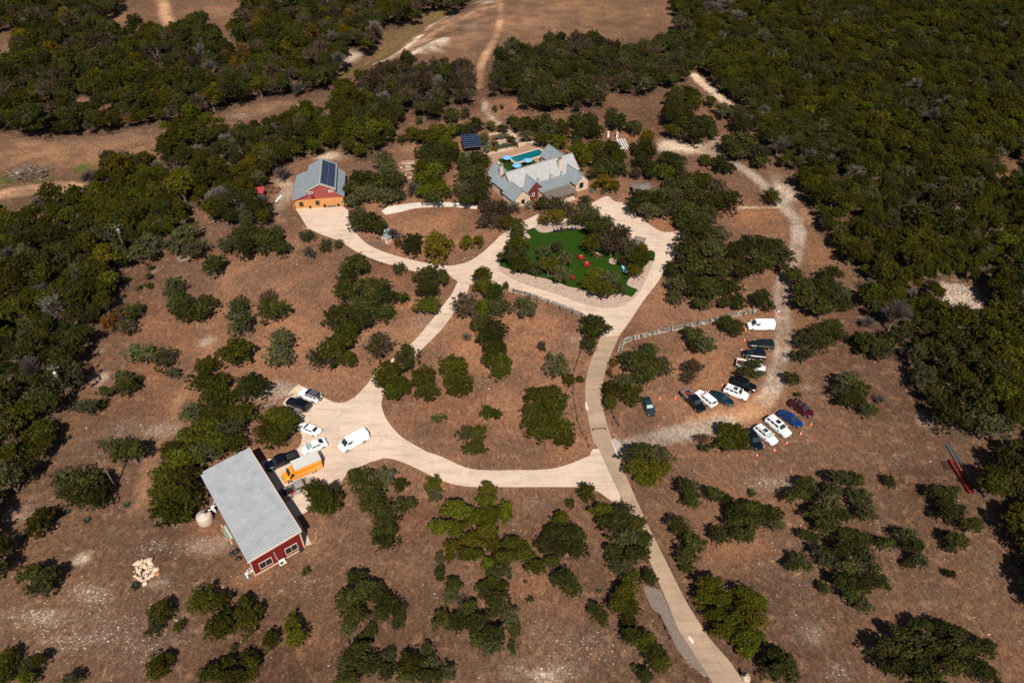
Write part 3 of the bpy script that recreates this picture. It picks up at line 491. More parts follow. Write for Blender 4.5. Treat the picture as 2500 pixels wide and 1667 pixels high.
# ---------------------------------------------------------------- buildings
def window(parent, x, y, z, w, h, face, frame=None, pane=None, mull=1, name='window', d=0.10, label=None):
    """window standing on a wall: face is the outward direction angle of the wall (local), centre x,y,z"""
    fx, fy = math.cos(face), math.sin(face); tx, ty = -fy, fx; mb = MB(); fr = 0.10
    P = lambda a, c, o: (x + tx * a + fx * o, y + ty * a + fy * o, z + c)
    for a, c, sw, sh in ((0, h / 2, w + fr, fr), (0, -h / 2, w + fr, fr), (-w / 2, 0, fr, h - fr), (w / 2, 0, fr, h - fr)):
        mb.box(*P(a, c, d / 2), sw, d, sh, face - R(90))
    for k in range(1, mull + 1):
        mb.box(*P(-w / 2 + w * k / (mull + 1), 0, d / 2), 0.06, d * .9, h - fr, face - R(90))
    o = mb.build(name, frame or M['cream'], parent)
    if label: o['label'] = label
    for k in range(mull + 1):
        pw = (w - fr) / (mull + 1) - .03; g = MB(); a = -w / 2 + w * (k + .5) / (mull + 1)
        g.box(*P(a, 0, 0.025), pw, 0.03, h - fr, face - R(90)); g.build('pane', pane or M['glass'], o)
    return o
def seams(parent, a, b, c, d, step, mat, name='seam', hgt=0.05, wid=0.05):
    """standing seams on a roof plane a-b (ridge) / d-c (eave), running from ridge to eave"""
    a, b, c, d = map(Vector, (a, b, c, d)); n = max(2, int((b - a).length / step)); mb = MB(); nrm = (b - a).cross(d - a).normalized()
    if nrm.z < 0: nrm = -nrm
    for k in range(n + 1):
        p, q = a.lerp(b, k / n) + nrm * hgt * .4, d.lerp(c, k / n) + nrm * hgt * .4
        if (p - q).length > .2: mb.beam(p, q, wid, hgt)
    return tag(mb.build(name, mat, parent), kind='stuff')
def roof_plane(parent, a, b, c, d, mat, thick=0.14, step=0.5, name='roof'):
    mb = MB(); mb.slab([a, b, c, d], thick); o = mb.build(name, mat, parent)
    if step: seams(o, a, b, c, d, step, mat)
    return o

# --- red metal barn with the long ribbed roof
bo = at('n', 623, 1405); barn = thing('metal_barn', 'red metal barn with a long pale ribbed roof beside the parking pad', 'barn', (bo.x, bo.y, 0), R(37.3))
BW, BL, HL, HR = 8.3, 21.0, 4.05, 4.45
mb = MB()
mb.poly([(0, 0, 0), (BW, 0, 0), (BW, 0, HR), (0, 0, HL)]); mb.poly([(BW, 0, 0), (BW, BL, 0), (BW, BL, HR), (BW, 0, HR)])
mb.poly([(BW, BL, 0), (0, BL, 0), (0, BL, HL), (BW, BL, HR)]); mb.poly([(0, BL, 0), (0, 0, 0), (0, 0, HL), (0, BL, HL)])
wall = mb.build('wall', M['red_metal'], barn)
mb = MB()
for k in range(28): x = .15 + k * .297; mb.box(x, -.02, (HL + (HR - HL) * x / BW) / 2 - .1, .07, .05, HL + (HR - HL) * x / BW - .25)
tag(mb.build('siding_rib', M['red_metal'], wall), kind='stuff')
zr = lambda x: HL + (HR - HL) * x / BW + .06
mb = MB(); mb.slab([(-.25, -.15, zr(-.25)), (BW + .2, -.15, zr(BW + .2)), (BW + .2, BL + .25, zr(BW + .2)), (-.25, BL + .25, zr(-.25))], .05); roof = mb.build('roof', M['barn_roof'], barn)
mb = MB(); n = 44
for k in range(n):
    y = -.05 + k * (BL + .2) / (n - 1); mb.beam((-.24, y, zr(-.24) + .045), (BW + .19, y, zr(BW + .19) + .045), .20, .15)
tag(mb.build('roof_rib', M['barn_rib'], roof), kind='stuff')
mb = MB(); mb.beam((-.3, -.2, zr(-.3)), (BW + .3, -.2, zr(BW + .3)), .16, .24); mb.beam((BW + .28, -.2, zr(BW + .3)), (BW + .28, BL + .3, zr(BW + .3)), .16, .26); mb.build('eave_trim', M['cream'], barn)
for x in (.03, BW - .03):
    mb = MB(); mb.box(x, -.05, (HL - .2) / 2, .2, .14, HL - .2); mb.build('corner_trim', M['cream'], barn)
mb = MB(); mb.box(BW / 2, -.05, .12, BW - .4, .14, .2); mb.build('base_trim', M['cream'], barn)
window(barn, 2.1, -.02, 1.55, 2.0, 1.5, R(-90), mull=1); window(barn, 6.35, -.02, 1.55, 2.0, 1.5, R(-90), mull=1)
for y in (4.2, 8.8, 13.6, 18.0):
    mb = MB(); mb.box(BW + .03, y, 1.7, .06, 3.2, 3.2); d_ = mb.build('overhead_door', M['cream'], barn)
    mb = MB()
    for k in range(4): mb.box(BW + .07, y, .55 + k * .8, .03, 3.0, .05)
    tag(mb.build('door_joint', M['grey_wood'], d_), kind='stuff')
mb = MB(); mb.box(3.75, -.07, 2.2, .05, .1, 1.8, 0); mb.box(3.85, -.3, 1.3, .05, .5, .05); mb.build('conduit', M['white'], barn)
mb = MB()
for y in np.arange(1, BL, 2.6): mb.box(-.1, y, HL - .12, .16, .3, .12)
mb.box(-.12, BL / 2, HL - .05, .14, BL, .12); mb.build('gutter', M['cream'], barn)
L2 = lambda x, y, z=0: barn_m @ Vector((x, y, z))
barn_m = Matrix.Translation((bo.x, bo.y, 0)) @ Matrix.Rotation(R(37.3), 4, 'Z')
SP = lambda t, x, y: tuple((barn_m.inverted() @ at(t, x, y))[:2])
def lbox(name, lab, cat, x, y, mats, parts, rz=0.0):
    p = L2(x, y); o = thing(name, lab, cat, p, R(37.3) + rz)
    for nm, mat, boxes in parts:
        mb = MB()
        for bx in boxes: mb.box(*bx)
        mb.build(nm, mat, o)
    return o
lbox('air_conditioner', 'white outdoor air conditioner on a pad at the red end wall', 'air conditioner', 4.35, -.55, 0, [('housing', M['white'], [(0, 0, .5, .95, .4, .75)]), ('pad', M['cream'], [(0, 0, .06, 1.15, .6, .12)]), ('fan_grille', M['black'], [(-.15, -.215, .5, .5, .02, .5)])])
lbox('utility_box', 'small black box at the foot of the red barn corner trim', 'utility box', 7.7, -.25, 0, [('case', M['black'], [(0, 0, .2, .7, .3, .4)]), ('lid', M['plastic'], [(0, 0, .42, .75, .34, .05)])])
lbox('floor_mat', 'black rubber mat lying on concrete in the barn shade', 'mat', 9.2, 12.6, 0, [('mat', M['rubber'], [(0, 0, .12, .95, 1.15, .04)]), ('border', M['plastic'], [(0, .58, .125, 1.0, .06, .06), (0, -.58, .125, 1.0, .06, .06)])])
# --- dump trailer-like dark skip seen in the barn's shadow is only shade: nothing is built there
# --- cream water tank with its plumbing
tp = at('t', 275, 195); tank = thing('water_tank', 'cream plastic water tank with a shallow conical top beside the barn', 'tank', (tp.x, tp.y + .75, 0))
mb = MB(); mb.lathe([(1.22, 0), (1.25, .06), (1.25, 1.55), (1.2, 1.68), (.75, 1.9), (.28, 2.05), (.27, 2.08)], n=28); mb.build('shell', M['tank'], tank, True)
mb = MB()
for z in (.4, .8, 1.2): mb.lathe([(1.262, z), (1.275, z + .02), (1.275, z + .06), (1.262, z + .08)], n=28)
mb.build('band', M['tank'], tank)
mb = MB(); mb.lathe([(.27, 1.93), (.27, 2.1), (.22, 2.13)], .38, .45, 14); mb.build('hatch', M['black'], tank)
mb = MB(); mb.tube((.6, .75, 1.95), (1.35, 1.15, 1.9), .09, n=8); mb.tube((1.35, 1.15, 1.9), (1.9, 1.3, 3.6), .06, n=8); mb.build('inlet_pipe', M['white'], tank)
lbox('pump_box', 'white pump cabinet on its side rack between the tank and barn', 'cabinet', *SP('b', 238, 795), 0, [('case', M['white'], [(0, 0, .5, .45, .95, .9)]), ('pipe', M['white'], [(.4, .3, .8, .5, .08, .08)]), ('panel', M['black'], [(.25, .1, .5, .04, .5, .5)])])
for ((x, y), rz, la) in ((SP('b', 185, 702), .6, 'weathered timber crate lying nearest the tree behind the barn'), (SP('b', 225, 745), 1.4, 'small weathered timber crate by the water tank')):
    o = lbox('crate', la, 'crate', x, y, 0, [('base', M['grey_wood'], [(0, 0, .08, 1.3, .55, .1)])], rz)
    for k in range(4):
        mb = MB(); mb.box(0, -.21 + k * .14, .3, 1.3, .1, .05); mb.build('slat', M['grey_wood'], o)
    for e_ in (-.62, .62): mb = MB(); mb.box(e_, 0, .2, .06, .5, .2); mb.build('end_board', M['grey_wood'], o)
pale_green = simple('faded_green_board', (0.33, 0.42, 0.33), .8, var=.2); pink_wood = simple('fresh_pine', (0.55, 0.35, 0.24), .8, var=.12)
for n_, la, x, y, ln, wd_, mat in (('plank', 'longest pale pine plank lying in the lumber beside the barn', *SP('t', 770, 410), 4.7, .20, pink_wood), ('plank', 'thin short pine batten, farthest from the barn in the lumber', *SP('t', 708, 415), 3.0, .09, pink_wood),
    ('panel_board', 'wide pale green sheet board in the lumber beside the barn', *SP('t', 795, 370), 3.1, .55, pale_green), ('panel_board', 'narrow green board between two planks beside the barn', *SP('t', 722, 420), 1.5, .25, simple('green_board', (0.2, 0.36, 0.28), .8, var=.2))):
    p = L2(x, y); o = thing(n_, la, 'board', p, R(37.3 + 1.5)); mb = MB(); mb.box(0, 0, .07, wd_, ln, .08); mb.build('board', mat, o)
    
    for e_ in (-.3, .3): mb = MB(); mb.box(0, ln * e_, .02, wd_ * .9, .1, .04); mb.build('bearer', M['grey_wood'], o)
for la, x, y, rz in (('full black bin bag lying nearest the water tank', *SP('t', 905, 870), .3), ('black bin bag touching the barn-side bag', *SP('t', 985, 820), 1.2), ('long black bin bag lying nearest the barn corner', *SP('t', 1050, 970), 2.6)):
    p = L2(x, y); o = thing('bin_bag', la, 'bin bag', p, rz, 'black bin bags beside the barn'); mb = MB(); mb.blob((0, 0, .3), .48, int(abs(x * 97)), flat=.75, sub=2); mb.build('bag', M['plastic'], o, True)
    mb = MB(); mb.tube((.45, 0, .35), (.68, .05, .42), .1, .03); mb.build('knot', M['plastic'], o)
p = at('t', 1200, 1360); o = thing('pallet', 'pale wooden pallet leaning with boards at the red barn corner', 'pallet', p, R(37.3))
for k in range(4):
    mb = MB(); mb.box(-.35 + k * .26, -.1, .32 - k * .02, .2, 1.1, .05); mb.build('slat', M['white'] if k == 2 else M['grey_wood'], o)
for y in (-.5, 0, .4):
    mb = MB(); mb.box(.05, y, .16, 1.0, .09, .16); mb.build('bearer', M['grey_wood'], o)
p = at('t', 1290, 1275); o = thing('block_stack', 'cream stone blocks stacked loosely against the barn corner', 'stone blocks', p, R(50))
for k, (x, y, z, sx) in enumerate(((0, 0, .18, .9), (-.3, .35, .16, .7), (.3, .4, .15, .5), (-.1, .1, .48, .6))):
    mb = MB(); mb.box(x, y, z, sx, .3, .28, k * .5); mb.build('block', M['stone'] if k else M['white'], o)

# --- workshop with solar panels
wo = at('w', 960, 1107); shop = thing('workshop', 'workshop with red gable, cedar boarded base and a blue solar roof', 'workshop', (wo.x, wo.y, 0), R(9))
X0, X1, XA, XB, XR, YB = 0, 13.1, 3.8, 11.4, 7.6, 14.3; zE, zW, zU, zA = 2.85, 4.25, 5.35, 7.2
mb = MB(); mb.poly([(X0, 0, 0), (X1, 0, 0), (X1, 0, 2.7), (X0, 0, 2.7)]); mb.poly([(X0, YB, 0), (X0, 0, 0), (X0, 0, zE), (X0, YB, zE)]); mb.poly([(X1, 0, 0), (X1, YB, 0), (X1, YB, zE), (X1, 0, zE)]); mb.poly([(X1, YB, 0), (X0, YB, 0), (X0, YB, zE), (X1, YB, zE)])
w = mb.build('wall', M['cedar'], shop)
for k in range(11):
    mb = MB(); mb.box((X0 + X1) / 2, -.025, .12 + k * .245, X1 - .06, .05, .225); mb.build('plank', M['cedar'], w)
mb = MB(); mb.poly([(X0, -.01, 2.7), (X1, -.01, 2.7), (X1, -.01, zE), (XB, -.01, zW), (XB, -.01, zU), (XR, -.01, zA), (XA, -.01, zU), (XA, -.01, zW), (X0, -.01, zE)]); mb.poly([(X0, YB, 2.7), (X0, YB, zE), (XA, YB, zW), (XA, YB, zU), (XR, YB, zA), (XB, YB, zU), (XB, YB, zW), (X1, YB, zE), (X1, YB, 2.7)])
mb.poly([(XB, 0, zW), (XB, YB, zW), (XB, YB, zU), (XB, 0, zU)]); mb.poly([(XA, YB, zW), (XA, 0, zW), (XA, 0, zU), (XA, YB, zU)])
g = mb.build('gable', M['red_faded'], shop)
mb = MB(); top = lambda x: (zE + (zW - zE) * (x - X0) / (XA - X0)) if x < XA else (zU + (zA - zU) * (x - XA) / (XR - XA)) if x < XR else (zA - (zA - zU) * (x - XR) / (XB - XR)) if x < XB else zW - (zW - zE) * (x - XB) / (X1 - XB)
for x in np.arange(.5, 13, .4): mb.box(x, -.03, (2.72 + top(x)) / 2, .06, .05, top(x) - 2.78)
tag(mb.build('siding_rib', M['red_faded'], g), kind='stuff')
mb = MB(); mb.poly([(4.75, -.062, 2.75), (5.75, -.062, 2.75), (5.3, -.062, 5.9), (4.6, -.062, 5.5)][:4]); pn = mb.build('panel', M['red_metal'], g); pn['label'] = 'brighter red replacement siding panel'
fy = -.35
roof_plane(shop, (XA + .02, YB + .3, zW), (XA + .02, fy, zW), (X0 - .45, fy, zE - .16), (X0 - .45, YB + .3, zE - .16), M['roof']); roof_plane(shop, (XB - .02, fy, zW), (XB - .02, YB + .3, zW), (X1 + .45, YB + .3, zE - .16), (X1 + .45, fy, zE - .16), M['roof'])
roof_plane(shop, (XR, YB + .6, zA + .06), (XR, fy, zA + .06), (XA - .25, fy, zU - .06), (XA - .25, YB + .6, zU - .06), M['roof']); rr = roof_plane(shop, (XR, fy, zA + .06), (XR, YB + .6, zA + .06), (XB + .25, YB + .6, zU - .06), (XB + .25, fy, zU - .06), M['roof'])
mb = MB(); mb.beam((XR, fy - .03, zA + .12), (XR, YB + .6, zA + .12), .35, .06); mb.build('ridge_cap', M['roof_light'], shop)
for (a, b_) in (((XA - .25, zU - .1), (XR, zA)), ((XR, zA), (XB + .25, zU - .1)), ((X0 - .45, zE - .2), (XA, zW)), ((XB, zW), (X1 + .45, zE - .2))):
    mb = MB(); mb.beam((a[0], fy - .04, a[1]), (b_[0], fy - .04, b_[1]), .05, .2); mb.build('barge_board', M['red_faded'] if a[1] < 5 else M['cream'], shop)
sl_ = lambda x: zA + .06 - (x - XR) * (zA - zU + .12) / (XB + .25 - XR)
for c_ in range(2):
    for r_ in range(10):
        x0 = XR + .25 + c_ * 1.72; x1 = x0 + 1.66; y0 = .45 + r_ * 1.36; y1 = y0 + 1.30; o_ = .10
        mb = MB(); mb.slab([(x0, y0, sl_(x0) + o_), (x1, y0, sl_(x1) + o_), (x1, y1, sl_(x1) + o_), (x0, y1, sl_(x0) + o_)], .05); p_ = mb.build('solar_panel', M['pv'], shop)
mb = MB()
for r_ in range(11): y = .41 + r_ * 1.36; mb.beam((XR + .2, y, sl_(XR + .2) + .1), (XB + .05, y, sl_(XB + .05) + .1), .05, .05)
mb.beam((XR + 1.94, .4, sl_(XR + 1.94) + .1), (XR + 1.94, 14.0, sl_(XR + 1.94) + .1), .05, .05); mb.build('panel_rail', M['alu'], shop)
window(shop, 1.75, -.05, 1.45, .95, 1.15, R(-90), M['black'], mull=0); window(shop, 6.1, -.05, 1.5, .95, 1.15, R(-90), M['black'], mull=0)
window(shop, 4.75, -.04, 4.75, 1.15, .5, R(-90), M['white'], mull=1); window(shop, 10.2, -.04, 4.75, 1.15, .5, R(-90), M['white'], mull=1)
mb = MB(); mb.beam((-.3, -.4, 0), (-.3, -.4, 2.6), .16); mb.build('post', M['cedar'], shop)
for x, z in ((3.95, 2.1), (10.9, 2.05)):
    mb = MB(); mb.box(x, -.12, z, .12, .16, .35, 0, 0, .6); mb.build('wall_lamp', M['black'], shop)
SM = Matrix.Translation((wo.x, wo.y, 0)) @ Matrix.Rotation(R(9), 4, 'Z')
for la, x, y in (('small potted shrub under the lamp on the workshop wall', 3.95, -.45), ('round potted shrub at the near end of the workshop bench', 7.9, -.45), ('round potted shrub at the far end of the workshop bench', 11.6, -.45), ('potted shrub at the workshop corner beside the dirt yard', -.9, 3.3)):
    o = thing('potted_shrub', la, 'potted plant', SM @ Vector((x, y, 0)), 0, 'potted shrubs round the workshop'); mb = MB(); mb.lathe([(.2, .1), (.28, .45)], n=10); mb.build('pot', M['wood'], o); mb = MB(); mb.blob((0, 0, .68), .38, int(x * 10) + 3, flat=1, sub=2); mb.build('foliage', M['brn'], o)
o = thing('bench', 'low timber bench against the cedar wall of the workshop', 'bench', SM @ Vector((9.7, -.45, 0)), R(9)); mb = MB(); mb.box(0, 0, .5, 2.4, .45, .07); mb.build('seat', M['grey_wood'], o)
for s in (-1, 1): mb = MB(); mb.box(s * 1.0, 0, .28, .1, .4, .42); mb.build('leg', M['grey_wood'], o)

# --- coop and pens left of the workshop
cp = at('w', 235, 740, 2.2); o = thing('chicken_coop', 'small coop with a red metal roof half under the tree', 'coop', (cp.x, cp.y, 0), R(6)); roof_plane(o, (-1.6, 1.3, 2.5), (1.6, 1.3, 2.5), (1.6, -1.6, 2.0), (-1.6, -1.6, 2.0), simple('red_coop_roof', (0.36, .05, .045), .55, var=.08), .08, .35)
mb = MB(); mb.box(0, 0, 1.0, 2.8, 2.3, 2.0); mb.build('wall', M['wood'], o)
c0 = at('w', 530, 800); o = thing('animal_pen', 'rusty railed animal pen beside the red-roofed coop', 'pen', (c0.x, c0.y, 0), R(-8))
for k, (x, y) in enumerate([(-2.6, 2), (-.8, 2.2), (1.2, 2), (1.4, -.3), (-.6, -.6), (-2.6, -.4)]): mb = MB(); mb.box(x, y, .7, .12, .12, 1.4); mb.build('post', M['red_wood'], o)
for z in (.5, 1.3):
    for a, b_ in (((-2.6, 2), (-.8, 2.2)), ((-.8, 2.2), (1.2, 2)), ((1.2, 2), (1.4, -.3)), ((1.4, -.3), (-.6, -.6)), ((-.6, -.6), (-2.6, -.4)), ((-.6, -.6), (-.8, 2.2))): mb = MB(); mb.beam((*a, z), (*b_, z), .06, .1); mb.build('rail', M['wood'] if z > 1 else M['red_wood'], o)
p0, p1 = at('w', 575, 985), at('w', 695, 850); o = thing('feed_trough', 'long white trough lying between the pen and workshop', 'trough', (p0 + p1) / 2, math.atan2(p1.y - p0.y, p1.x - p0.x)); mb = MB(); ln = (p1 - p0).length * .8
mb.box(0, 0, .1, ln, .5, .06); mb.box(0, .25, .25, ln, .05, .3); mb.box(0, -.25, .25, ln, .05, .3); mb.build('trough', M['white'], o)
for e_ in (-.5, .5): mb = MB(); mb.box(ln * e_, 0, .25, .06, .5, .3); mb.build('end_plate', M['white'], o)

# --- stone house with steep metal roofs
ho = Vector((-1.21, 175.11, 0)); HM = Matrix.Translation(ho) @ Matrix.Rotation(R(32), 4, 'Z'); house = thing('stone_house', 'cream limestone house with many steep grey metal roofs and chimneys', 'house', ho, R(32))
def hwalls(pts, name='wall', mat=None, z0=0.0):      # a ring of walls, pts = (x, y, ztop)
    mb = MB()
    for i in range(len(pts)):
        p, q = pts[i], pts[(i + 1) % len(pts)]; mb.poly([(p[0], p[1], z0), (q[0], q[1], z0), (q[0], q[1], q[2]), (p[0], p[1], p[2])])
    return mb.build(name, mat or M['house_wall'], house)
def gable_front(x0, x1, ze, za, y0, y1, mat, wmat=None, ov=.35, name='gable_wing', both=False):
    xm = (x0 + x1) / 2; mb = MB()
    mb.poly([(x0, y0, 0), (x1, y0, 0), (x1, y0, ze), (xm, y0, za - .12), (x0, y0, ze)]); mb.poly([(x1, y0, 0), (x1, y1, 0), (x1, y1, ze), (x1, y0, ze)]); mb.poly([(x0, y1, 0), (x0, y0, 0), (x0, y0, ze), (x0, y1, ze)])
    mb.poly([(x1, y1, 0), (x0, y1, 0), (x0, y1, ze), (xm, y1, za - .12), (x1, y1, ze)]); w = mb.build('wall', wmat or M['house_wall'], house)
    s = (za - ze) / (xm - x0); e = ze - ov * s; yf = min(y0, y1) - (.25 if y0 < y1 or both else 0); yb = max(y0, y1) + (.25 if y0 > y1 or both else 0)
    roof_plane(house, (xm, yb, za), (xm, yf, za), (x0 - ov, yf, e), (x0 - ov, yb, e), mat, step=.45); roof_plane(house, (xm, yf, za), (xm, yb, za), (x1 + ov, yb, e), (x1 + ov, yf, e), mat, step=.45)
    mb = MB(); mb.beam((xm, yf, za + .04), (xm, yb, za + .04), .3, .06); mb.build('ridge_cap', M['roof'], house); return w
# main block
hwalls([(2.6, 1.1, 3.3), (24.7, 1.1, 3.3), (24.7, 8.5, 3.3), (2.6, 8.5, 3.3)])
mb = MB(); 
for x in (2.6, 24.7): mb.poly([(x, 1.1, 3.3), (x, 8.5, 3.3), (x, 4.8, 6.5)])
mb.f, mb.m = mb.f[:1], mb.m[:1]; mb.v = mb.v[:3]; mb.build('gable_end', M['house_wall'], house); mb = MB(); mb.poly([(24.7, 1.1, 3.3), (24.7, 8.5, 3.3), (24.7, 4.8, 6.5)]); mb.build('gable_end', M['house_wall'], house)
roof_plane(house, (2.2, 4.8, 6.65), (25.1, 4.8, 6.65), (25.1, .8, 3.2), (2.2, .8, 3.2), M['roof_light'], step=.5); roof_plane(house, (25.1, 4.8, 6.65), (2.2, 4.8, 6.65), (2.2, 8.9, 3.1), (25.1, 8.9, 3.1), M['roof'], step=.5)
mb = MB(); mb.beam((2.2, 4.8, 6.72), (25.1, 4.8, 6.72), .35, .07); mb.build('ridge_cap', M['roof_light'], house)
# low front roof, pergola porch
hwalls([(8.9, -2.9, 2.5), (18.0, -2.9, 2.5), (18.0, .9, 2.9), (8.9, .9, 2.9)]); roof_plane(house, (8.7, .9, 3.2), (20.2, .9, 3.2), (18.6, -3.7, 2.62), (8.7, -3.7, 2.62), M['roof'], step=.5)
mb = MB(); mb.box(13.3, -6.0, .12, 9.2, 4.6, .18); ppch = mb.build('porch', M['stone'], house)
for k in range(21):
    x = 9.0 + k * .43; mb = MB(); mb.beam((x, -3.75, 2.58), (x, -8.2, 2.42), .34, .07); mb.build('slat', M['grey_wood'], ppch)
for y, z in ((-4.2, 2.46), (-6.2, 2.39), (-8.0, 2.32)): mb = MB(); mb.beam((8.8, y, z), (17.8, y, z), .14, .18); mb.build('beam', M['wood'], ppch)
for x in (9.0, 13.3, 17.6): mb = MB(); mb.box(x, -8.0, 1.12, .18, .18, 2.24); mb.build('post', M['wood'], ppch)
# three front gables
gable_front(19.8, 24.0, 2.75, 5.05, -4.9, 2.6, M['roof']); window(house, 21.6, -4.92, 1.75, 1.25, 1.5, R(-90), M['black'], mull=1)
gable_front(0.1, 5.3, 2.55, 4.95, -3.2, 2.6, M['roof']); window(house, 3.0, -3.22, 1.3, .95, 1.1, R(-90), M['black'], mull=1)
gable_front(5.5, 10.5, 3.05, 5.35, -1.8, 3.6, M['roof'], M['red_wood']); mb = MB()
for x in np.arange(5.7, 10.4, .35): mb.box(x, -1.84, 1.6, .06, .06, 3.0)
tag(mb.build('batten', M['red_wood'], house), kind='stuff')
window(house, 9.35, -1.86, 1.7, .7, .9, R(-90), M['white'], mull=0); window(house, 7.3, -1.86, 1.5, .7, .9, R(-90), M['white'], mull=0)
mb = MB(); mb.box(10.3, -2.4, .75, 3.0, .5, 1.5); mb.build('garden_wall', M['house_wall'], house)
# left wing and the rear gable
hwalls([(.5, 1.6, 2.85), (2.6, 1.6, 3.0), (2.6, 9.0, 3.0), (.5, 9.0, 2.85)]); roof_plane(house, (2.55, 9.3, 4.4), (2.55, 1.3, 4.4), (.1, 1.3, 2.85), (.1, 9.3, 2.85), M['roof'], step=.6)
window(house, .48, 4.2, 1.4, .8, 1.25, R(180), M['black'], mull=0); window(house, .48, 2.2, 1.5, .5, .8, R(180), M['black'], mull=0)
gable_front(1.7, 7.0, 2.9, 5.6, 13.6, 8.0, M['roof'], both=True)
gable_front(21.3, 26.6, 2.9, 5.5, 15.2, 8.0, M['roof'], both=True)
def chimney(x, y, z0, z1, w=.85):
    mb = MB(); mb.box(x, y, (z0 + z1) / 2, w, w, z1 - z0); c = mb.build('chimney', M['cream'], house); mb = MB(); mb.box(x, y, z1 + .06, w * 1.25, w * 1.25, .14); mb.box(x, y, z1 + .55, w * 1.15, w * 1.15, .12, 0, 0, .55)
    for s in (-1, 1):
        for q in (-1, 1): mb.box(x + s * .3, y + q * .3, z1 + .3, .1, .1, .4)
    mb.build('chimney_cap', M['greystone'], c)
chimney(2.75, 7.9, 3.0, 7.4); chimney(18.9, 2.2, 3.8, 7.7); chimney(25.5, 5.6, 0, 5.4)
for k, x in enumerate((10.9, 15.3, 19.0)):
    mb = MB(); prof = [(x - .75 + 1.5 * i / 8, 3.25 + .85 * math.sin(math.pi * i / 8)) for i in range(9)]
    for i in range(8):
        (a, za_), (c_, zc_) = prof[i], prof[i + 1]; mb.poly([(a, .55, za_), (c_, .55, zc_), (c_, 2.3, zc_ + .15), (a, 2.3, za_ + .15)])
    mb.poly([(q[0], .6, q[1]) for q in prof][::-1]); d_ = mb.build('dormer', M['roof'], house); window(d_, x, .58, 3.55, .55, .38, R(-90), M['white'], mull=0)
# terrace, pool, umbrellas
HP = lambda pts: [HM @ Vector((x, y, 0)) for x, y in pts]
deck_m = simple('brown_flagstone', (0.33, 0.20, 0.13), .85, var=.25, scale=2.2, stretch=(.5, 2, 1))
sheet('terrace', HP([(8, 12), (27, 12), (27.6, 25.8), (26.7, 27.3), (23.3, 28.2), (18.4, 27.6), (12.8, 28.2), (9.5, 27)]), -.1, .06, deck_m)
wb = smooth_line(HP([(9.6, 27.4), (12.6, 28.5), (18.4, 27.9), (23.3, 28.5), (26.7, 27.7), (28, 25.9)]), 5); gw = thing('garden_wall', 'low curved cream wall round the pool terrace', 'wall', wb[0]); mb = MB()
for p, q in zip(wb[:-1], wb[1:]): mb.beam(p - wb[0] + Vector((0, 0, .4)), q - wb[0] + Vector((0, 0, .4)), .35, .8)
mb.build('masonry', M['house_wall'], gw); mb = MB()
for p, q in zip(wb[:-1], wb[1:]): mb.beam(p - wb[0] + Vector((0, 0, .84)), q - wb[0] + Vector((0, 0, .84)), .48, .09)
mb.build('coping', M['cream'], gw)
sheet('terrace_lawn', HP([(8.5, 13.8), (20, 12.2), (20.6, 18.0), (14.4, 18.7), (14.2, 24.2), (11.6, 24.4), (9.6, 19)]), -.1, .085, M['turf'])
px = [(15.2, 23.3), (26.0, 23.5), (26.0, 19.3), (14.9, 19.5)]; coping = thing('swimming_pool', 'long turquoise swimming pool with pale stone coping behind the house', 'pool', HM @ Vector((20.5, 21.4, 0)), R(32)); mb = MB()
for x, y, sx, sy in ((0, 2.3, 11.8, .5), (0, -2.2, 11.8, .5), (-5.75, .05, .5, 4.0), (5.75, .05, .5, 4.0)): mb.box(x, y, .1, sx, sy, .12)
mb.build('coping', M['cream'], coping)
wm, t, b = new_mat('pool_water'); b.inputs['Base Color'].default_value = (0.002, 0.115, 0.135, 1); b.inputs['Roughness'].default_value = .08; b.inputs['Specular IOR Level'].default_value = .5; bump(t, b, noise(t, 1.6, 3, .5), .12, .05)
mb = MB(); mb.box(0, .05, .065, 11.0, 4.0, .05); mb.build('water', wm, coping)
mb = MB(); mb.box(-4.9, .05, .094, 1.0, 3.9, .006); mb.build('pool_step', simple('shallow_pool_step', (.01, .16, .19), .1, var=.05), coping)
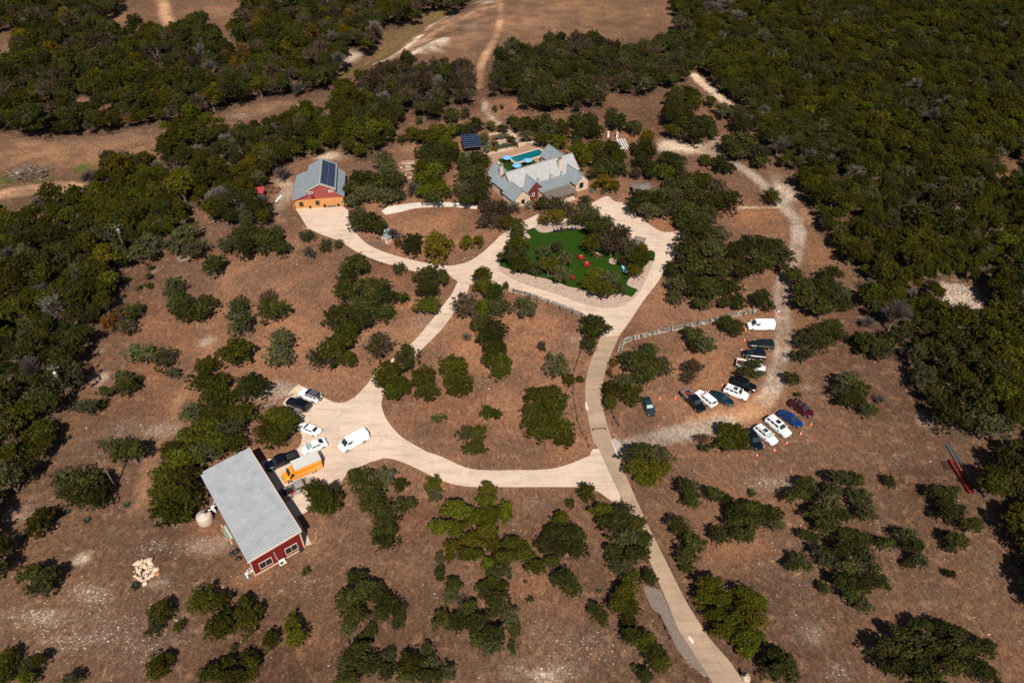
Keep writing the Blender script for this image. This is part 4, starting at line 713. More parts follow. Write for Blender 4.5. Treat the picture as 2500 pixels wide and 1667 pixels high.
for la, x, y in (('blue patio umbrella on the grass at the pool corner', 12.4, 20.4), ('blue patio umbrella nearest the house roof, beside the lawn', 12.2, 14.5), ('blue patio umbrella overhanging the middle of the pool edge', 16.7, 15.6)):
    o = thing('patio_umbrella', la, 'umbrella', HM @ Vector((x, y, 0)), R(20), 'blue umbrellas by the pool'); mb = MB(); n8 = 8; tops = (0, 0, 2.75)
    ring = [(1.38 * math.cos(k * math.pi / 4), 1.38 * math.sin(k * math.pi / 4), 2.15) for k in range(8)]
    for k in range(8): mb.poly([tops, ring[k], ring[(k + 1) % 8]]); mb.poly([ring[k], (ring[k][0], ring[k][1], 1.98), (ring[(k + 1) % 8][0], ring[(k + 1) % 8][1], 1.98), ring[(k + 1) % 8]])
    mb.build('canopy', M['blue_cloth'], o); mb = MB(); mb.tube((0, 0, .1), (0, 0, 2.85), .04); mb.build('pole', M['alu'], o); mb = MB(); mb.lathe([(.35, .05), (.33, .12), (.06, .16)], n=12); mb.build('base', M['black'], o)
    for k in range(8): mb = MB(); mb.beam((0, 0, 2.73), (ring[k][0], ring[k][1], 2.13), .03); mb.build('rib', M['alu'], o)
    mb = MB(); mb.lathe([(.45, .72), (.5, .75)], n=14); mb.build('table_top', M['wood'], o)
    for k in range(3):
        a = k * 2.1 + .4; ch = thing('patio_chair', ['terracotta patio chair, facing the pool, under the ', 'terracotta patio chair, back to the house, under the ', 'terracotta patio chair, at the side, under the '][k] + ['corner umbrella', 'house-side umbrella', 'pool-edge umbrella'][int(x > 16) * 2 or int(y < 16)], 'chair', HM @ Vector((x + 1.15 * math.cos(a), y + 1.15 * math.sin(a), .06)), R(32) + a)
        mb = MB(); mb.box(0, 0, .42, .5, .5, .06); mb.build('seat', M['org'], ch); mb = MB(); mb.box(.24, 0, .7, .05, .5, .5); mb.build('backrest', M['org'], ch)
        for i in (-1, 1):
            for j in (-1, 1): mb = MB(); mb.box(i * .2, j * .2, .2, .05, .05, .4); mb.build('leg', M['wood'], ch)
o = thing('patio_heater', 'white covered patio heater by the grey rear gable', 'heater', HM @ Vector((9.2, 19.8, 0))); mb = MB(); mb.lathe([(.3, 0), (.22, .4), (.2, 1.5), (.05, 1.9)], n=10); mb.build('cover', M['white'], o, True); mb = MB(); mb.lathe([(.34, 0), (.34, .08)], n=10); mb.build('base', M['black'], o)
# --- solar canopy left of the terrace
s0 = at('g', 1300, 395, 2.3); s1 = at('g', 1545, 345, 2.5); s2 = at('g', 1440, 180, 3.2); s3 = at('g', 1190, 215, 3.0)
cen = (s0 + s1 + s2 + s3) / 4; so = thing('solar_canopy', 'open shelter roofed with dark blue solar panels above the terraced garden', 'shelter', (cen.x, cen.y, 0)); zz = lambda y: 2.75 + y * .16
ax = (s1 - s0).normalized(); W_, D_ = 5.6, 6.6; ang = R(12); so.rotation_euler = (0, 0, ang)
for i in range(3):
    for j in range(6):
        x0, y0 = -W_ / 2 + i * W_ / 3, -D_ / 2 + j * D_ / 6; x1, y1 = x0 + W_ / 3 - .05, y0 + D_ / 6 - .05; mb = MB(); mb.slab([(x0, y0, zz(y0)), (x1, y0, zz(y0)), (x1, y1, zz(y1)), (x0, y1, zz(y1))], .05); mb.build('solar_panel', M['pv'], so)
for j in range(7): y = -D_ / 2 + j * D_ / 6; mb = MB(); mb.beam((-W_ / 2, y, zz(y) - .04), (W_ / 2, y, zz(y) - .04), .06, .1); mb.build('rail', M['alu'], so)
for i in (-1, 1):
    for j in (-1, 1): x, y = i * (W_ / 2 - .3), j * (D_ / 2 - .3); mb = MB(); mb.box(x, y, zz(y) / 2 - .05, .15, .15, zz(y) - .15); mb.build('post', M['iron'], so)
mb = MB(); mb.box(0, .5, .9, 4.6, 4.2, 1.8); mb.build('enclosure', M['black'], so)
# --- low grey hipped shed roof right of the house
q0, q1, q2, q3 = at('e', 780, 1450, 2.2), at('e', 1425, 1470, 2.2), at('e', 1110, 1285, 3.0), at('e', 1100, 1640, 2.2)
o = thing('shed', 'low shed with a grey weathered roof half hidden by a bush', 'shed', ((q0 + q1) / 2).to_tuple()[:2] + (0,), R(8)); mb = MB(); mb.slab([(-3.2, -2.4, 2.2), (3.2, -2.4, 2.2), (.6, 2.2, 3.1), (-.6, 2.2, 3.1)], .12); mb.build('roof', M['grey_wood'], o)
mb = MB(); mb.slab([(-.6, 2.2, 3.1), (.6, 2.2, 3.1), (2.6, 4.6, 2.3), (-2.6, 4.6, 2.3)], .12); mb.slab([(-3.2, -2.4, 2.2), (-.6, 2.2, 3.1), (-2.6, 4.6, 2.3)], .12); mb.slab([(3.2, -2.4, 2.2), (.6, 2.2, 3.1), (2.6, 4.6, 2.3)], .12); mb.build('rear_roof', M['grey_wood'], o); mb = MB(); mb.box(0, .8, 1.0, 4.8, 5.0, 2.0); mb.build('wall', M['wood'], o)
# ---------------------------------------------------------------- vehicles
def paint(name, col, rough=0.28, coat=0.6): return simple(name, col, rough, 0.0, var=0, spec=0.5, coat=coat)
PT = {'white': paint('white_car_paint', (0.74, 0.74, 0.73)), 'black': paint('black_car_paint', (0.003, 0.003, 0.004), .2), 'navy': paint('navy_car_paint', (0.003, 0.004, 0.009)), 'teal': paint('dark_teal_car_paint', (0.003, 0.018, 0.030)), 'slate': paint('slate_car_paint', (0.020, 0.029, 0.036)),
      'blue': paint('blue_car_paint', (0.004, 0.023, 0.115)), 'maroon': paint('maroon_car_paint', (0.048, 0.003, 0.007)), 'sand': paint('khaki_grey_car_paint', (0.27, 0.245, 0.215), .5, .1), 'yellow': paint('orange_yellow_truck_paint', (0.78, 0.26, 0.008), .4, .2), 'green': paint('black_green_car_paint', (0.006, 0.010, 0.009), .2), 'box': simple('white_truck_roof', (0.52, .50, .46), .6, var=.06)}
KIND = {  # length width height belt | hood nose height, ground clearance, cabin base back/front, cabin roof back/front, wheel radius, axles
 'sedan': (4.85, 1.86, 1.44, 0.95, .70, .22, -.41, .21, -.23, .05, .33, (-.30, .31)), 'fastback': (4.75, 1.92, 1.5, 1.0, .72, .2, -.47, .27, -.20, .06, .35, (-.30, .32)),
 'suv': (4.8, 1.93, 1.72, 1.10, .90, .25, -.485, .22, -.43, .08, .37, (-.30, .31)), 'bigsuv': (5.15, 2.02, 1.86, 1.18, 1.02, .28, -.49, .22, -.44, .09, .40, (-.30, .31)),
 'boxy': (4.75, 1.98, 1.96, 1.24, 1.12, .34, -.495, .17, -.48, .12, .42, (-.30, .33)), 'pickup': (5.85, 2.02, 1.92, 1.22, 1.08, .36, -.13, .25, -.10, .14, .42, (-.31, .33)), 'van': (5.75, 2.02, 2.15, 1.30, .98, .28, -.498, .37, -.490, .22, .37, (-.28, .33))}
def quad_pane(mb, a, b, c, d, u0, u1, v0, v1, off=.014):
    a, b, c, d = map(Vector, (a, b, c, d)); n = (b - a).cross(d - a).normalized()
    f = lambda u, v: a.lerp(b, u).lerp(d.lerp(c, u), v) + n * off
    mb.poly([f(u0, v0), f(u1, v0), f(u1, v1), f(u0, v1)])
def wheel(root, x, y, r, side, w=.24):
    mb = MB(); mb.tube((x, y - w / 2, r), (x, y + w / 2, r), r, n=16); o = mb.build('wheel', M['rubber'], root)
    mb = MB(); mb.tube((x, y + side * w * .46, r), (x, y + side * (w / 2 + .012), r), r * .66, n=12); mb.build('rim', M['rim'], o)
def car(name, label, cat, F, Rr, kind, col, roof=None, shade=False, sunroof=False, rails=False, spare=False, rear_dark=False, group=None, extra=None, stripe=False):
    L, W, Hh, belt, nose, zb, b0, b1, r0, r1, wr, ax = KIND[kind]; F, Rr = F.copy(), Rr.copy(); F.z = Rr.z = 0
    c = (F + Rr) / 2; root = thing(name, label, cat, c, math.atan2(F.y - Rr.y, F.x - Rr.x), group); col = PT[col]; hw = W / 2
    boxy = kind in ('boxy', 'pickup', 'van'); bed = kind == 'pickup'
    st = [(-.5, zb + .25, (belt * .9 if not bed else .8), .90), (-.485, zb + .08, (belt if not bed else .8), .97)]
    if bed: st += [(-.3, zb, .80, 1.0), (-.135, zb, .80, 1.0), (-.13, zb, belt, 1.0), (0, zb, belt, 1.0)]
    else: st += [(-.3, zb, belt, 1.0), (0, zb, belt, 1.0)]
    st += [(.22, zb, belt, 1.0), (.30, zb, belt - (.02 if boxy else .05), 1.0), (.42, zb, nose + (belt - nose) * .45, .96 if boxy else .92), (.485, zb + .06, nose, .90 if boxy else .80), (.5, zb + .2, nose - .14, .80 if boxy else .66)]
    mb = MB(); rings = []
    for x, z0, z1, k in st:
        h = hw * k; half = [(h * .86, z0), (h, z0 + .14), (h, (z0 + z1) / 2), (h * .975, z1 - .12), (h * .84, z1)]
        ring = [(x * L, -y, z) for y, z in half] + [(x * L, y, z) for y, z in reversed(half)]; rings.append(len(mb.v)); mb.v += ring
    for a, b_ in zip(rings[:-1], rings[1:]):
        for i in range(10): j = (i + 1) % 10; mb.f.append((a + i, a + j, b_ + j, b_ + i)); mb.m.append(0)
    mb.f.append(tuple(rings[0] + i for i in range(10))); mb.m.append(0); mb.f.append(tuple(rings[-1] + i for i in reversed(range(10)))); mb.m.append(0)
    body = mb.build('body', col, root, False)
    wbm, wt = hw * .88, hw * (.80 if boxy else .70); zt = Hh - .05; zb_ = belt - .03
    B = [(b0 * L, -wbm, zb_), (b1 * L, -wbm, zb_), (b1 * L, wbm, zb_), (b0 * L, wbm, zb_)]; T_ = [(r0 * L, -wt, zt), (r1 * L, -wt, zt), (r1 * L, wt, zt), (r0 * L, wt, zt)]
    mb = MB()
    for i in range(4): j = (i + 1) % 4; mb.poly([B[i], B[j], T_[j], T_[i]])
    mb.poly(T_); mb.build('cabin', col, root)
    mb = MB(); x0, x1 = r0 * L, r1 * L; xs = [x0 - .03, x0 + .2, (x0 + x1) / 2, x1 - .2, x1 + .03]; zs = [zt - .01, zt + .045, zt + .06, zt + .045, zt - .02]
    for i in range(4):
        for j, (ya, yb, da, db) in enumerate(((-wt - .01, -wt * .5, .02, 0), (-wt * .5, wt * .5, 0, 0), (wt * .5, wt + .01, 0, .02))):
            mb.poly([(xs[i], ya, zs[i] - da), (xs[i + 1], ya, zs[i + 1] - da), (xs[i + 1], yb, zs[i + 1] - db), (xs[i], yb, zs[i] - db)])
    mb.build('roof', PT[roof] if roof else col, root)
    mb = MB(); quad_pane(mb, B[1], B[2], T_[2], T_[1], .06, .94, .08, .93); mb.build('windshield', M['wind'], root)
    if shade:
        mb = MB(); quad_pane(mb, B[1], B[2], T_[2], T_[1], .12, .48, .2, .86, .02); quad_pane(mb, B[1], B[2], T_[2], T_[1], .52, .88, .2, .86, .02); mb.build('sunshade', M['shade'], root)
    if kind != 'van' or rear_dark:
        mb = MB(); quad_pane(mb, B[3], B[0], T_[0], T_[3], .1, .9, .25 if not kind in ('sedan', 'fastback') else .35, .92); mb.build('rear_window', M['glass'], root)
    spans = {'van': ((.74, .95),), 'pickup': ((.06, .45), (.5, .92)), 'sedan': ((.12, .5), (.54, .9)), 'fastback': ((.16, .52), (.55, .88))}.get(kind, ((.05, .27), (.33, .60), (.64, .92)))
    for s, q in ((-1, (B[0], B[1], T_[1], T_[0])), (1, (B[2], B[3], T_[3], T_[2]))):
        for u0, u1 in spans:
            if s > 0: u0, u1 = 1 - u1, 1 - u0
            mb = MB(); quad_pane(mb, *q, u0, u1, .26, .84); mb.build('side_window', M['glass'], root)
        mb = MB(); mb.box(b1 * L - .12, s * (hw + .08), belt + .1, .16, .22, .15); mb.build('mirror', col, root)
        mb = MB(); mb.box(.455 * L, s * hw * .66, nose - .07, .30, .32, .13); mb.build('headlight', M['lamp_white'], root)
        mb = MB(); mb.box(-.492 * L, s * hw * .78, belt * .8, .10, .24, .18); mb.build('taillight', M['lamp_red'], root)
        for a in ax: wheel(root, a * L, s * (hw - .12), wr, s)
    mb = MB(); mb.box(.485 * L, 0, nose * .52, .12, W * .62, .22); mb.build('grille', M['plastic'], root)
    if sunroof: mb = MB(); xm = x1 - (x1 - x0) * .28; mb.box(xm, 0, zt + .055, (x1 - x0) * .34, wt * 1.25, .025); mb.build('sunroof', M['glass'], root)
    if rails:
        for s in (-1, 1): mb = MB(); mb.beam((x0 + .25, s * wt * .92, zt + .09), (x1 - .25, s * wt * .92, zt + .09), .05); mb.build('roof_rail', M['black'], root)
        for q in (.3, .7): mb = MB(); mb.beam((x0 + (x1 - x0) * q, -wt * .9, zt + .1), (x0 + (x1 - x0) * q, wt * .9, zt + .1), .05); mb.build('cross_bar', M['alu'], root)
    if spare: mb = MB(); mb.tube((-.5 * L - .02, 0, 1.05), (-.5 * L - .26, 0, 1.05), .38, n=16); o = mb.build('spare_wheel', M['rubber'], root); mb = MB(); mb.tube((-.5 * L - .25, 0, 1.05), (-.5 * L - .28, 0, 1.05), .25, n=12); mb.build('rim', M['rim'], o)
    if bed:
        bx0, bx1 = -.497 * L, -.135 * L
        for s in (-1, 1): mb = MB(); mb.box((bx0 + bx1) / 2, s * (hw - .08), .97, bx1 - bx0, .15, .42); mb.build('bed_side', col, root)
        mb = MB(); mb.box(bx0 + .05, 0, .97, .1, W - .3, .42); mb.build('tailgate', col, root); mb = MB(); mb.box((bx0 + bx1) / 2, 0, .82, bx1 - bx0 - .15, W - .34, .04); mb.build('bed_floor', M['plastic'], root)
    if stripe:
        mb = MB(); mb.box(-.02 * L, -hw - .005, belt - .02, L * .62, .02, .06); mb.build('trim_strip', M['cream'], root)
    if extra: extra(root, L, W, Hh, zt, x0, x1, wt)
    return root
def roof_rack(root, L, W, Hh, zt, x0, x1, wt):
    for k in range(6): mb = MB(); mb.box((x0 + x1) / 2 - .2, -wt * .75 + k * wt * .3, zt + .12, (x1 - x0) * .62, .06, .05); mb.build('rack_bar', M['alu'], root)
    for q in (.2, .8): mb = MB(); mb.beam((x0 + (x1 - x0) * q, -wt, zt + .08), (x0 + (x1 - x0) * q, wt, zt + .08), .06); mb.build('rack_foot', M['black'], root)
def racked_bed(root, L, W, Hh, zt, x0, x1, wt):
    for s in (-1, 1): mb = MB(); mb.beam((-.49 * L, s * .8, 1.35), (-.15 * L, s * .8, 1.35), .07); mb.build('rack_tube', M['black'], root)
    for q in (-.47, -.3, -.16): mb = MB(); mb.beam((q * L, -.85, 1.36), (q * L, .85, 1.36), .07); mb.build('rack_tube', M['black'], root)
    for k, (x, y, c) in enumerate(((-.4, .3, 'black'), (-.26, -.35, 'black'), (-.22, -.72, 'red_cloth'))): mb = MB(); mb.box(x * L, y, 1.05, .7, .5, .4, .2 * k); mb.build('crate', M[c], root)
def cargo(root, L, W, Hh, zt, x0, x1, wt):
    for x, y, c, s in ((-.41, .2, 'red_cloth', .34), (-.38, -.2, 'red_cloth', .34), (-.30, 0, 'white', .42), (-.25, -.35, 'black', .3)): mb = MB(); mb.lathe([(s * .8, .84), (s, .9), (s, 1.1), (s * .7, 1.14)], x * L, y, 10); mb.build('load', M[c], root)
    mb = MB(); mb.box(x0 + .45, .1, zt + .065, .7, .9, .03); mb.build('roof_panel', PT['slate'], root)
def flatbed(root, L, W, Hh, zt, x0, x1, wt):
    for s in (-1, 1): mb = MB(); mb.box(-.32 * L, s * .86, 1.25, .36 * L, .36, .42); mb.build('tool_box', M['grey_wood'], root)
    mb = MB(); mb.box(-.49 * L, 0, 1.25, .3, 1.7, .35); mb.build('tool_box', M['grey_wood'], root); mb = MB(); mb.beam((-.45 * L, -.5, 1.3), (-.2 * L, .35, 1.45), .08); mb.build('load_strap', M['orange'], root)
V = 'cars and vans parked about the house'
# parking pad by the red barn
car('parked_car', 'white boxy off-roader with a black roof and bar rack', 'car', at('p', 575, 195, .5), at('p', 775, 275, .5), 'boxy', 'white', 'black', spare=True, extra=roof_rack, group=V)
car('parked_car', 'black SUV next to the white off-roader with the roof rack', 'car', at('p', 410, 290, .5), at('p', 660, 385, .5), 'bigsuv', 'black', group=V)
car('parked_car', 'white sedan nosed into the big bush by the pad', 'car', at('p', 550, 585, .5), at('p', 775, 672, .5), 'sedan', 'white', group=V)
car('parked_car', 'white fastback with a silver sunshade beside the orange box truck', 'car', at('p', 585, 895, .5), at('p', 848, 780, .5), 'fastback', 'white', shade=True, group=V)
car('cargo_van', 'white cargo van standing alone in the middle of the pad', 'van', at('p', 1040, 850, .8), at('p', 1340, 690, .8), 'van', 'white', group=V)
car('pickup_truck', 'black crew-cab pickup between the barn and orange truck', 'pickup', at('p', 160, 1080, .7), at('p', 495, 935, .7), 'pickup', 'black', group=V)
car('pickup_truck', 'khaki grey pickup with a loaded rack bed beside the barn', 'pickup', at('p', 700, 1255, .7), at('p', 370, 1400, .7), 'pickup', 'sand', group=V, extra=racked_bed)
# parking along the gravel track
car('cargo_van', 'white cargo van at the end of the stone wall', 'van', at('a', 668, 475, .8), at('a', 1205, 480, .8), 'van', 'white', group=V)
car('parked_car', 'black SUV with a pale side strip below the white van', 'car', at('a', 690, 880, .6), at('a', 1205, 910, .6), 'bigsuv', 'green', group=V, stripe=True)
car('parked_car', 'dark navy car squeezed between black SUV and white pickup', 'car', at('a', 560, 1080, .5), at('a', 1015, 1130, .5), 'suv', 'navy', group=V)
car('pickup_truck', 'white pickup carrying red tubs, half under an oak', 'pickup', at('a', 1035, 1400, .7), at('a', 410, 1260, .7), 'pickup', 'white', group=V, extra=cargo)
car('parked_car', 'black boxy off-roader with a spare wheel on its tail', 'car', at('c', 2160, 450, .6), at('c', 1760, 300, .6), 'boxy', 'black', group=V, spare=True)
car('parked_car', 'white SUV with sunroof alongside the black boxy off-roader', 'car', at('c', 2010, 590, .5), at('c', 1625, 440, .5), 'suv', 'white', group=V, sunroof=True, rails=True)
car('parked_car', 'dark teal sedan between two white cars', 'car', at('c', 1740, 700, .5), at('c', 1365, 520, .5), 'sedan', 'teal', group=V)
car('parked_car', 'white crossover backed in beside the black flatbed pickup', 'car', at('c', 1125, 505, .5), at('c', 1410, 735, .5), 'suv', 'white', group=V)
car('pickup_truck', 'black pickup with a grey flat work bed', 'pickup', at('c', 1240, 850, .7), at('c', 865, 470, .7), 'pickup', 'black', group=V, extra=flatbed)
car('parked_car', 'slate sedan with silver sunshades poking out from a tree', 'car', at('c', 305, 900, .5), at('c', 185, 610, .5), 'sedan', 'slate', group=V, shade=True)
car('parked_car', 'maroon SUV at the far end of the lower parking row', 'car', at('d', 1480, 610, .5), at('d', 1100, 365, .5), 'suv', 'maroon', group=V, sunroof=True, rails=True)
car('parked_car', 'bright blue sedan beside the maroon SUV', 'car', at('d', 1265, 810, .5), at('d', 880, 560, .5), 'sedan', 'blue', group=V)
car('parked_car', 'large white SUV with wide sunroof beside the blue sedan', 'car', at('d', 1020, 1010, .6), at('d', 630, 690, .6), 'bigsuv', 'white', group=V, sunroof=True)
car('parked_car', 'smaller white SUV with sunshade and roof bars in the lower row', 'car', at('d', 745, 1165, .5), at('d', 395, 875, .5), 'suv', 'white', group=V, shade=True, sunroof=True, rails=True)
car('parked_car', 'black SUV half covered by the bush at the row end', 'car', at('d', 425, 1260, .5), at('d', 215, 960, .5), 'suv', 'navy', group=V)
# orange box truck
F, Q = at('p', 335, 1225, .7), at('p', 815, 1020, .7); F.z = Q.z = 0; c = (F + Q) / 2; tr = thing('box_truck', 'orange box truck with a pale roof between two pickups', 'truck', c, math.atan2(F.y - Q.y, F.x - Q.x), V); L = 6.9
mb = MB()
for nm in (0,):
    mb.box(-1.05, 0, 1.72, 4.75, 2.25, 2.25)
bx = mb.build('cargo_box', PT['yellow'], tr); mb = MB(); mb.box(-1.05, 0, 2.88, 4.85, 2.33, .08); mb.build('box_roof', PT['box'], tr)
for s in (-1, 1):
    for z in (1.28, 2.55): mb = MB(); mb.box(-1.05, s * 1.135, z, 4.7, .02, .05); mb.build('trim_strip', M['white'], bx)
    mb = MB(); mb.box(1.36, s * 1.1, 1.75, .08, .1, 2.2); mb.build('corner_post', M['alu'], bx)
prof = [(1.38, .5, 2.0), (1.6, .5, 2.12), (2.0, .48, 2.08), (2.55, .48, 1.38), (3.1, .5, 1.22), (3.38, .55, 1.02), (3.44, .6, .8)]
mb = MB(); rg = []
for x, z0, z1 in prof: h = .98 if x < 3 else .88; k = len(mb.v); rg.append(k); mb.v += [(x, -h, z0), (x, -h, min(z1 - .1, 1.2)), (x, -h * .82, z1), (x, h * .82, z1), (x, h, min(z1 - .1, 1.2)), (x, h, z0)]
for a, b_ in zip(rg[:-1], rg[1:]):
    for i in range(6): j = (i + 1) % 6; mb.f.append((a + i, a + j, b_ + j, b_ + i)); mb.m.append(0)
for k, rv in ((rg[0], 0), (rg[-1], 1)): mb.f.append(tuple(k + i for i in (reversed(range(6)) if rv else range(6)))); mb.m.append(0)
mb.build('cab', PT['yellow'], tr); mb = MB(); mb.poly([(2.52, -.74, 1.44), (2.52, .74, 1.44), (2.06, .72, 2.04), (2.06, -.72, 2.04)]); mb.v = [(x + .03, y, z + .02) for x, y, z in mb.v]; mb.build('windshield', M['wind'], tr)
for s in (-1, 1):
    mb = MB(); mb.poly([(1.55, s * .985, 1.32), (2.4, s * .985, 1.3), (2.02, s * .86, 1.92), (1.58, s * .84, 1.95)]); mb.v = [(x, y + s * .03, z) for x, y, z in mb.v]; mb.build('side_window', M['glass'], tr)
    mb = MB(); mb.box(2.3, s * 1.15, 1.45, .2, .25, .3); mb.build('mirror', M['black'], tr); mb = MB(); mb.box(3.36, s * .62, .88, .2, .3, .16); mb.build('headlight', M['lamp_white'], tr)
    mb = MB(); mb.box(-3.44, s * .95, .75, .06, .15, .25); mb.build('taillight', M['lamp_red'], tr)
    for x in (2.62, -1.75): wheel(tr, x, s * .9, .40, s, .3)
mb = MB(); mb.box(3.44, 0, .62, .12, 1.7, .26); mb.build('bumper', M['black'], tr); mb = MB(); mb.box(-.5, 0, .5, 5.8, .9, .2); mb.build('chassis', M['black'], tr)
# small utility trailer by the bush
q0, q1 = at('p', 400, 370, .4), at('p', 550, 450, .4); tl = thing('utility_trailer', 'rusty open utility trailer pushed under the bush by the pad', 'trailer', (q0 + q1) / 2, math.atan2(q1.y - q0.y, q1.x - q0.x)); mb = MB(); mb.box(0, 0, .5, 3.4, 1.6, .1); mb.build('bed', M['grey_wood'], tl)
for s in (-1, 1):
    mb = MB(); mb.box(0, s * .8, .95, 3.4, .06, .08); mb.build('rail', M['iron'], tl); wheel(tl, -.2, s * .95, .33, s, .2)
    for x in (-1.6, -.5, .5, 1.6): mb = MB(); mb.box(x, s * .8, .75, .06, .06, .45); mb.build('stake', M['iron'], tl)
mb = MB(); mb.beam((1.7, 0, .45), (2.9, 0, .4), .1); mb.build('drawbar', M['iron'], tl)
# traffic cones
con = None
for lab, t, x, y in (('traffic cone just below the nose of the white van at the wall', 'a', 608, 575), ('traffic cone in front of the black SUV with the pale strip', 'a', 582, 805), ('traffic cone in front of the dark navy car', 'a', 517, 1015),
    ('pale-topped traffic cone beside the sign by the gravel track', 'a', 1255, 240), ('traffic cone behind the black boxy off-roader', 'c', 1560, 375), ('traffic cone between the white crossover and teal sedan', 'c', 1320, 500), ('traffic cone nearer the slate sedan of two on open dirt', 'c', 445, 622), ('traffic cone nearer the flatbed pickup of two on open dirt', 'c', 727, 605),
    ('traffic cone ahead of the maroon SUV', 'd', 1480, 808), ('traffic cone ahead of the blue sedan', 'd', 1272, 992), ('traffic cone ahead of the large white SUV', 'd', 987, 1178), ('traffic cone ahead of the smaller white SUV', 'd', 742, 1325), ('traffic cone ahead of the half-covered black SUV', 'd', 390, 1425)):
    p = at(t, x, y)
    if con is None:
        con = thing('traffic_cone', lab, 'traffic cone', p, 0, 'orange traffic cones along the parking rows'); mb = MB(); mb.box(0, 0, .03, .42, .42, .05); mb.build('base', M['orange'], con); mb = MB(); mb.lathe([(.17, .05), (.115, .30)], n=12); mb.lathe([(.075, .5), (.035, .74)], n=12); mb.build('cone', M['orange'], con, True); mb = MB(); mb.lathe([(.118, .30), (.075, .50)], n=12); mb.build('reflective_collar', M['white'], con, True)
    else: o = copy_tree(con); o.location = p; o['label'] = lab; o.rotation_euler.z = x
p = at('a', 1255, 245); o = thing('sign', 'small white sign on a stake beside the gravel track', 'sign', p + Vector((.5, .2, 0)), R(20)); mb = MB(); mb.box(0, 0, .4, .05, .05, .8); mb.build('stake', M['wood'], o); mb = MB(); mb.box(0, -.04, .75, .5, .03, .4); mb.build('board', M['white'], o)

# ---------------------------------------------------------------- stone walls and fences
def stone_wall(label, pts, h, w, post_at, seed):
    rr = random.Random(seed); o = thing('stone_wall', label, 'wall', pts[0]); mb = MB(); p0 = pts[0]; line = smooth_line(pts, 8)
    acc = []
    for p, q in zip(line[:-1], line[1:]):
        d = q - p; n_ = max(1, int(d.length / .42)); tx = d.normalized(); nx_ = Vector((-tx.y, tx.x, 0))
        for k in range(n_):
            for row in range(3):
                for lane in (-.3, .3):
                    c_ = p + d * ((k + .5 + rr.uniform(-.2, .2)) / n_) + nx_ * (lane * w + rr.uniform(-.06, .06)) - p0
                    hh = h / 3 * rr.uniform(.85, 1.15); mb.box(c_.x, c_.y, h / 3 * (row + .5), .46 * rr.uniform(.8, 1.2), w * .55, hh, math.atan2(d.y, d.x) + rr.uniform(-.25, .25), rr.choice((0, 0, 0, 1)))
    tag(mb.build('stones', [M['greystone'], M['stone']], o), kind='stuff')
    for q in post_at: mb = MB(); c_ = q - p0; mb.box(c_.x, c_.y, .75, .13, .13, 1.5); mb.build('post', M['iron'], o)
    mb = MB()
    for a, b_ in zip(post_at[:-1], post_at[1:]):
        for z in (.95, 1.35): mb.beam((a - p0) + Vector((0, 0, z)), (b_ - p0) + Vector((0, 0, z)), .035)
    mb.build('wire', M['iron'], o); return o
stone_wall('long low grey stone wall with iron posts below the lawn loop', pp('m', [(130, 310), (500, 390), (850, 500), (1150, 610), (1500, 735), (1750, 840), (1930, 930), (2080, 1060)]), .62, .65, pp('m', [(240, 375), (530, 450), (835, 570), (1105, 685), (1400, 795), (1710, 910), (1935, 985), (2045, 1100)]), 3)
stone_wall('long pale stone wall with iron posts between road and parking', pp('r', [(80, 790), (110, 690), (190, 610), (300, 575), (600, 500), (900, 430), (1150, 385), (1450, 315), (1750, 245), (2000, 185), (2230, 130)]), .62, .8, pp('r', [(95, 800), (118, 690), (300, 610), (420, 575), (600, 528), (760, 485), (902, 465), (1115, 420), (1320, 370), (1515, 325), (1710, 280), (2060, 205), (2200, 180)]), 5)
def fence(label, pts, step, mat, rails=(.5, 1.0), h=1.2, pw=.1):
    o = thing('fence', label, 'fence', pts[0]); p0 = pts[0]; line = [p for p in pts]
    for a, b_ in zip(line[:-1], line[1:]):
        n_ = max(1, round((b_ - a).length / step))
        for k in range(n_): c_ = a.lerp(b_, k / n_) - p0; mb = MB(); mb.box(c_.x, c_.y, h / 2, pw, pw, h); mb.build('post', mat, o)
        mb = MB()
        for z in rails: mb = MB(); mb.beam(a - p0 + Vector((0, 0, z)), b_ - p0 + Vector((0, 0, z)), .03, .03); mb.build('rail', mat, o)
    c_ = line[-1] - p0; mb = MB(); mb.box(c_.x, c_.y, h / 2, pw, pw, h); mb.build('post', mat, o); return o
fence('thin dark wire fence along the inner side of the road bend', pp('5', [(1640, 870), (1603, 990), (1590, 1150), (1622, 1330), (1655, 1420), (1682, 1470), (1700, 1515)]), 3.0, M['iron'], (.3, .8), 1.0, .12)
fence('thin dark post fence along the drive below the playhouse', pp('k', [(-60, 1120), (160, 1180), (380, 1300), (700, 1420), (1000, 1500)]), 2.6, M['iron'], (.5, .95), 1.1, .11)
fence('short leaning dark fence beside the road by the slate sedan', pp('z', [(380, 780), (420, 880), (460, 960), (500, 1010)]), 1.2, M['iron'], (.4, .8), .95, .14)
fence('dark fence stub among bushes left of the lower road', pp('q', [(390, 1060), (430, 1150), (462, 1225)]), 2.0, M['iron'], (.5, .9), 1.0, .16)
o = thing('road_barrier', 'low black bar barrier across the road', 'barrier', at('z', 160, 1075), R(4)); mb = MB(); mb.box(0, 0, .62, 2.5, .1, .12); mb.build('bar', M['iron'], o)
for s in (-1.15, 1.15): mb = MB(); mb.box(s, 0, .28, .12, .3, .56); mb.build('post', M['iron'], o)
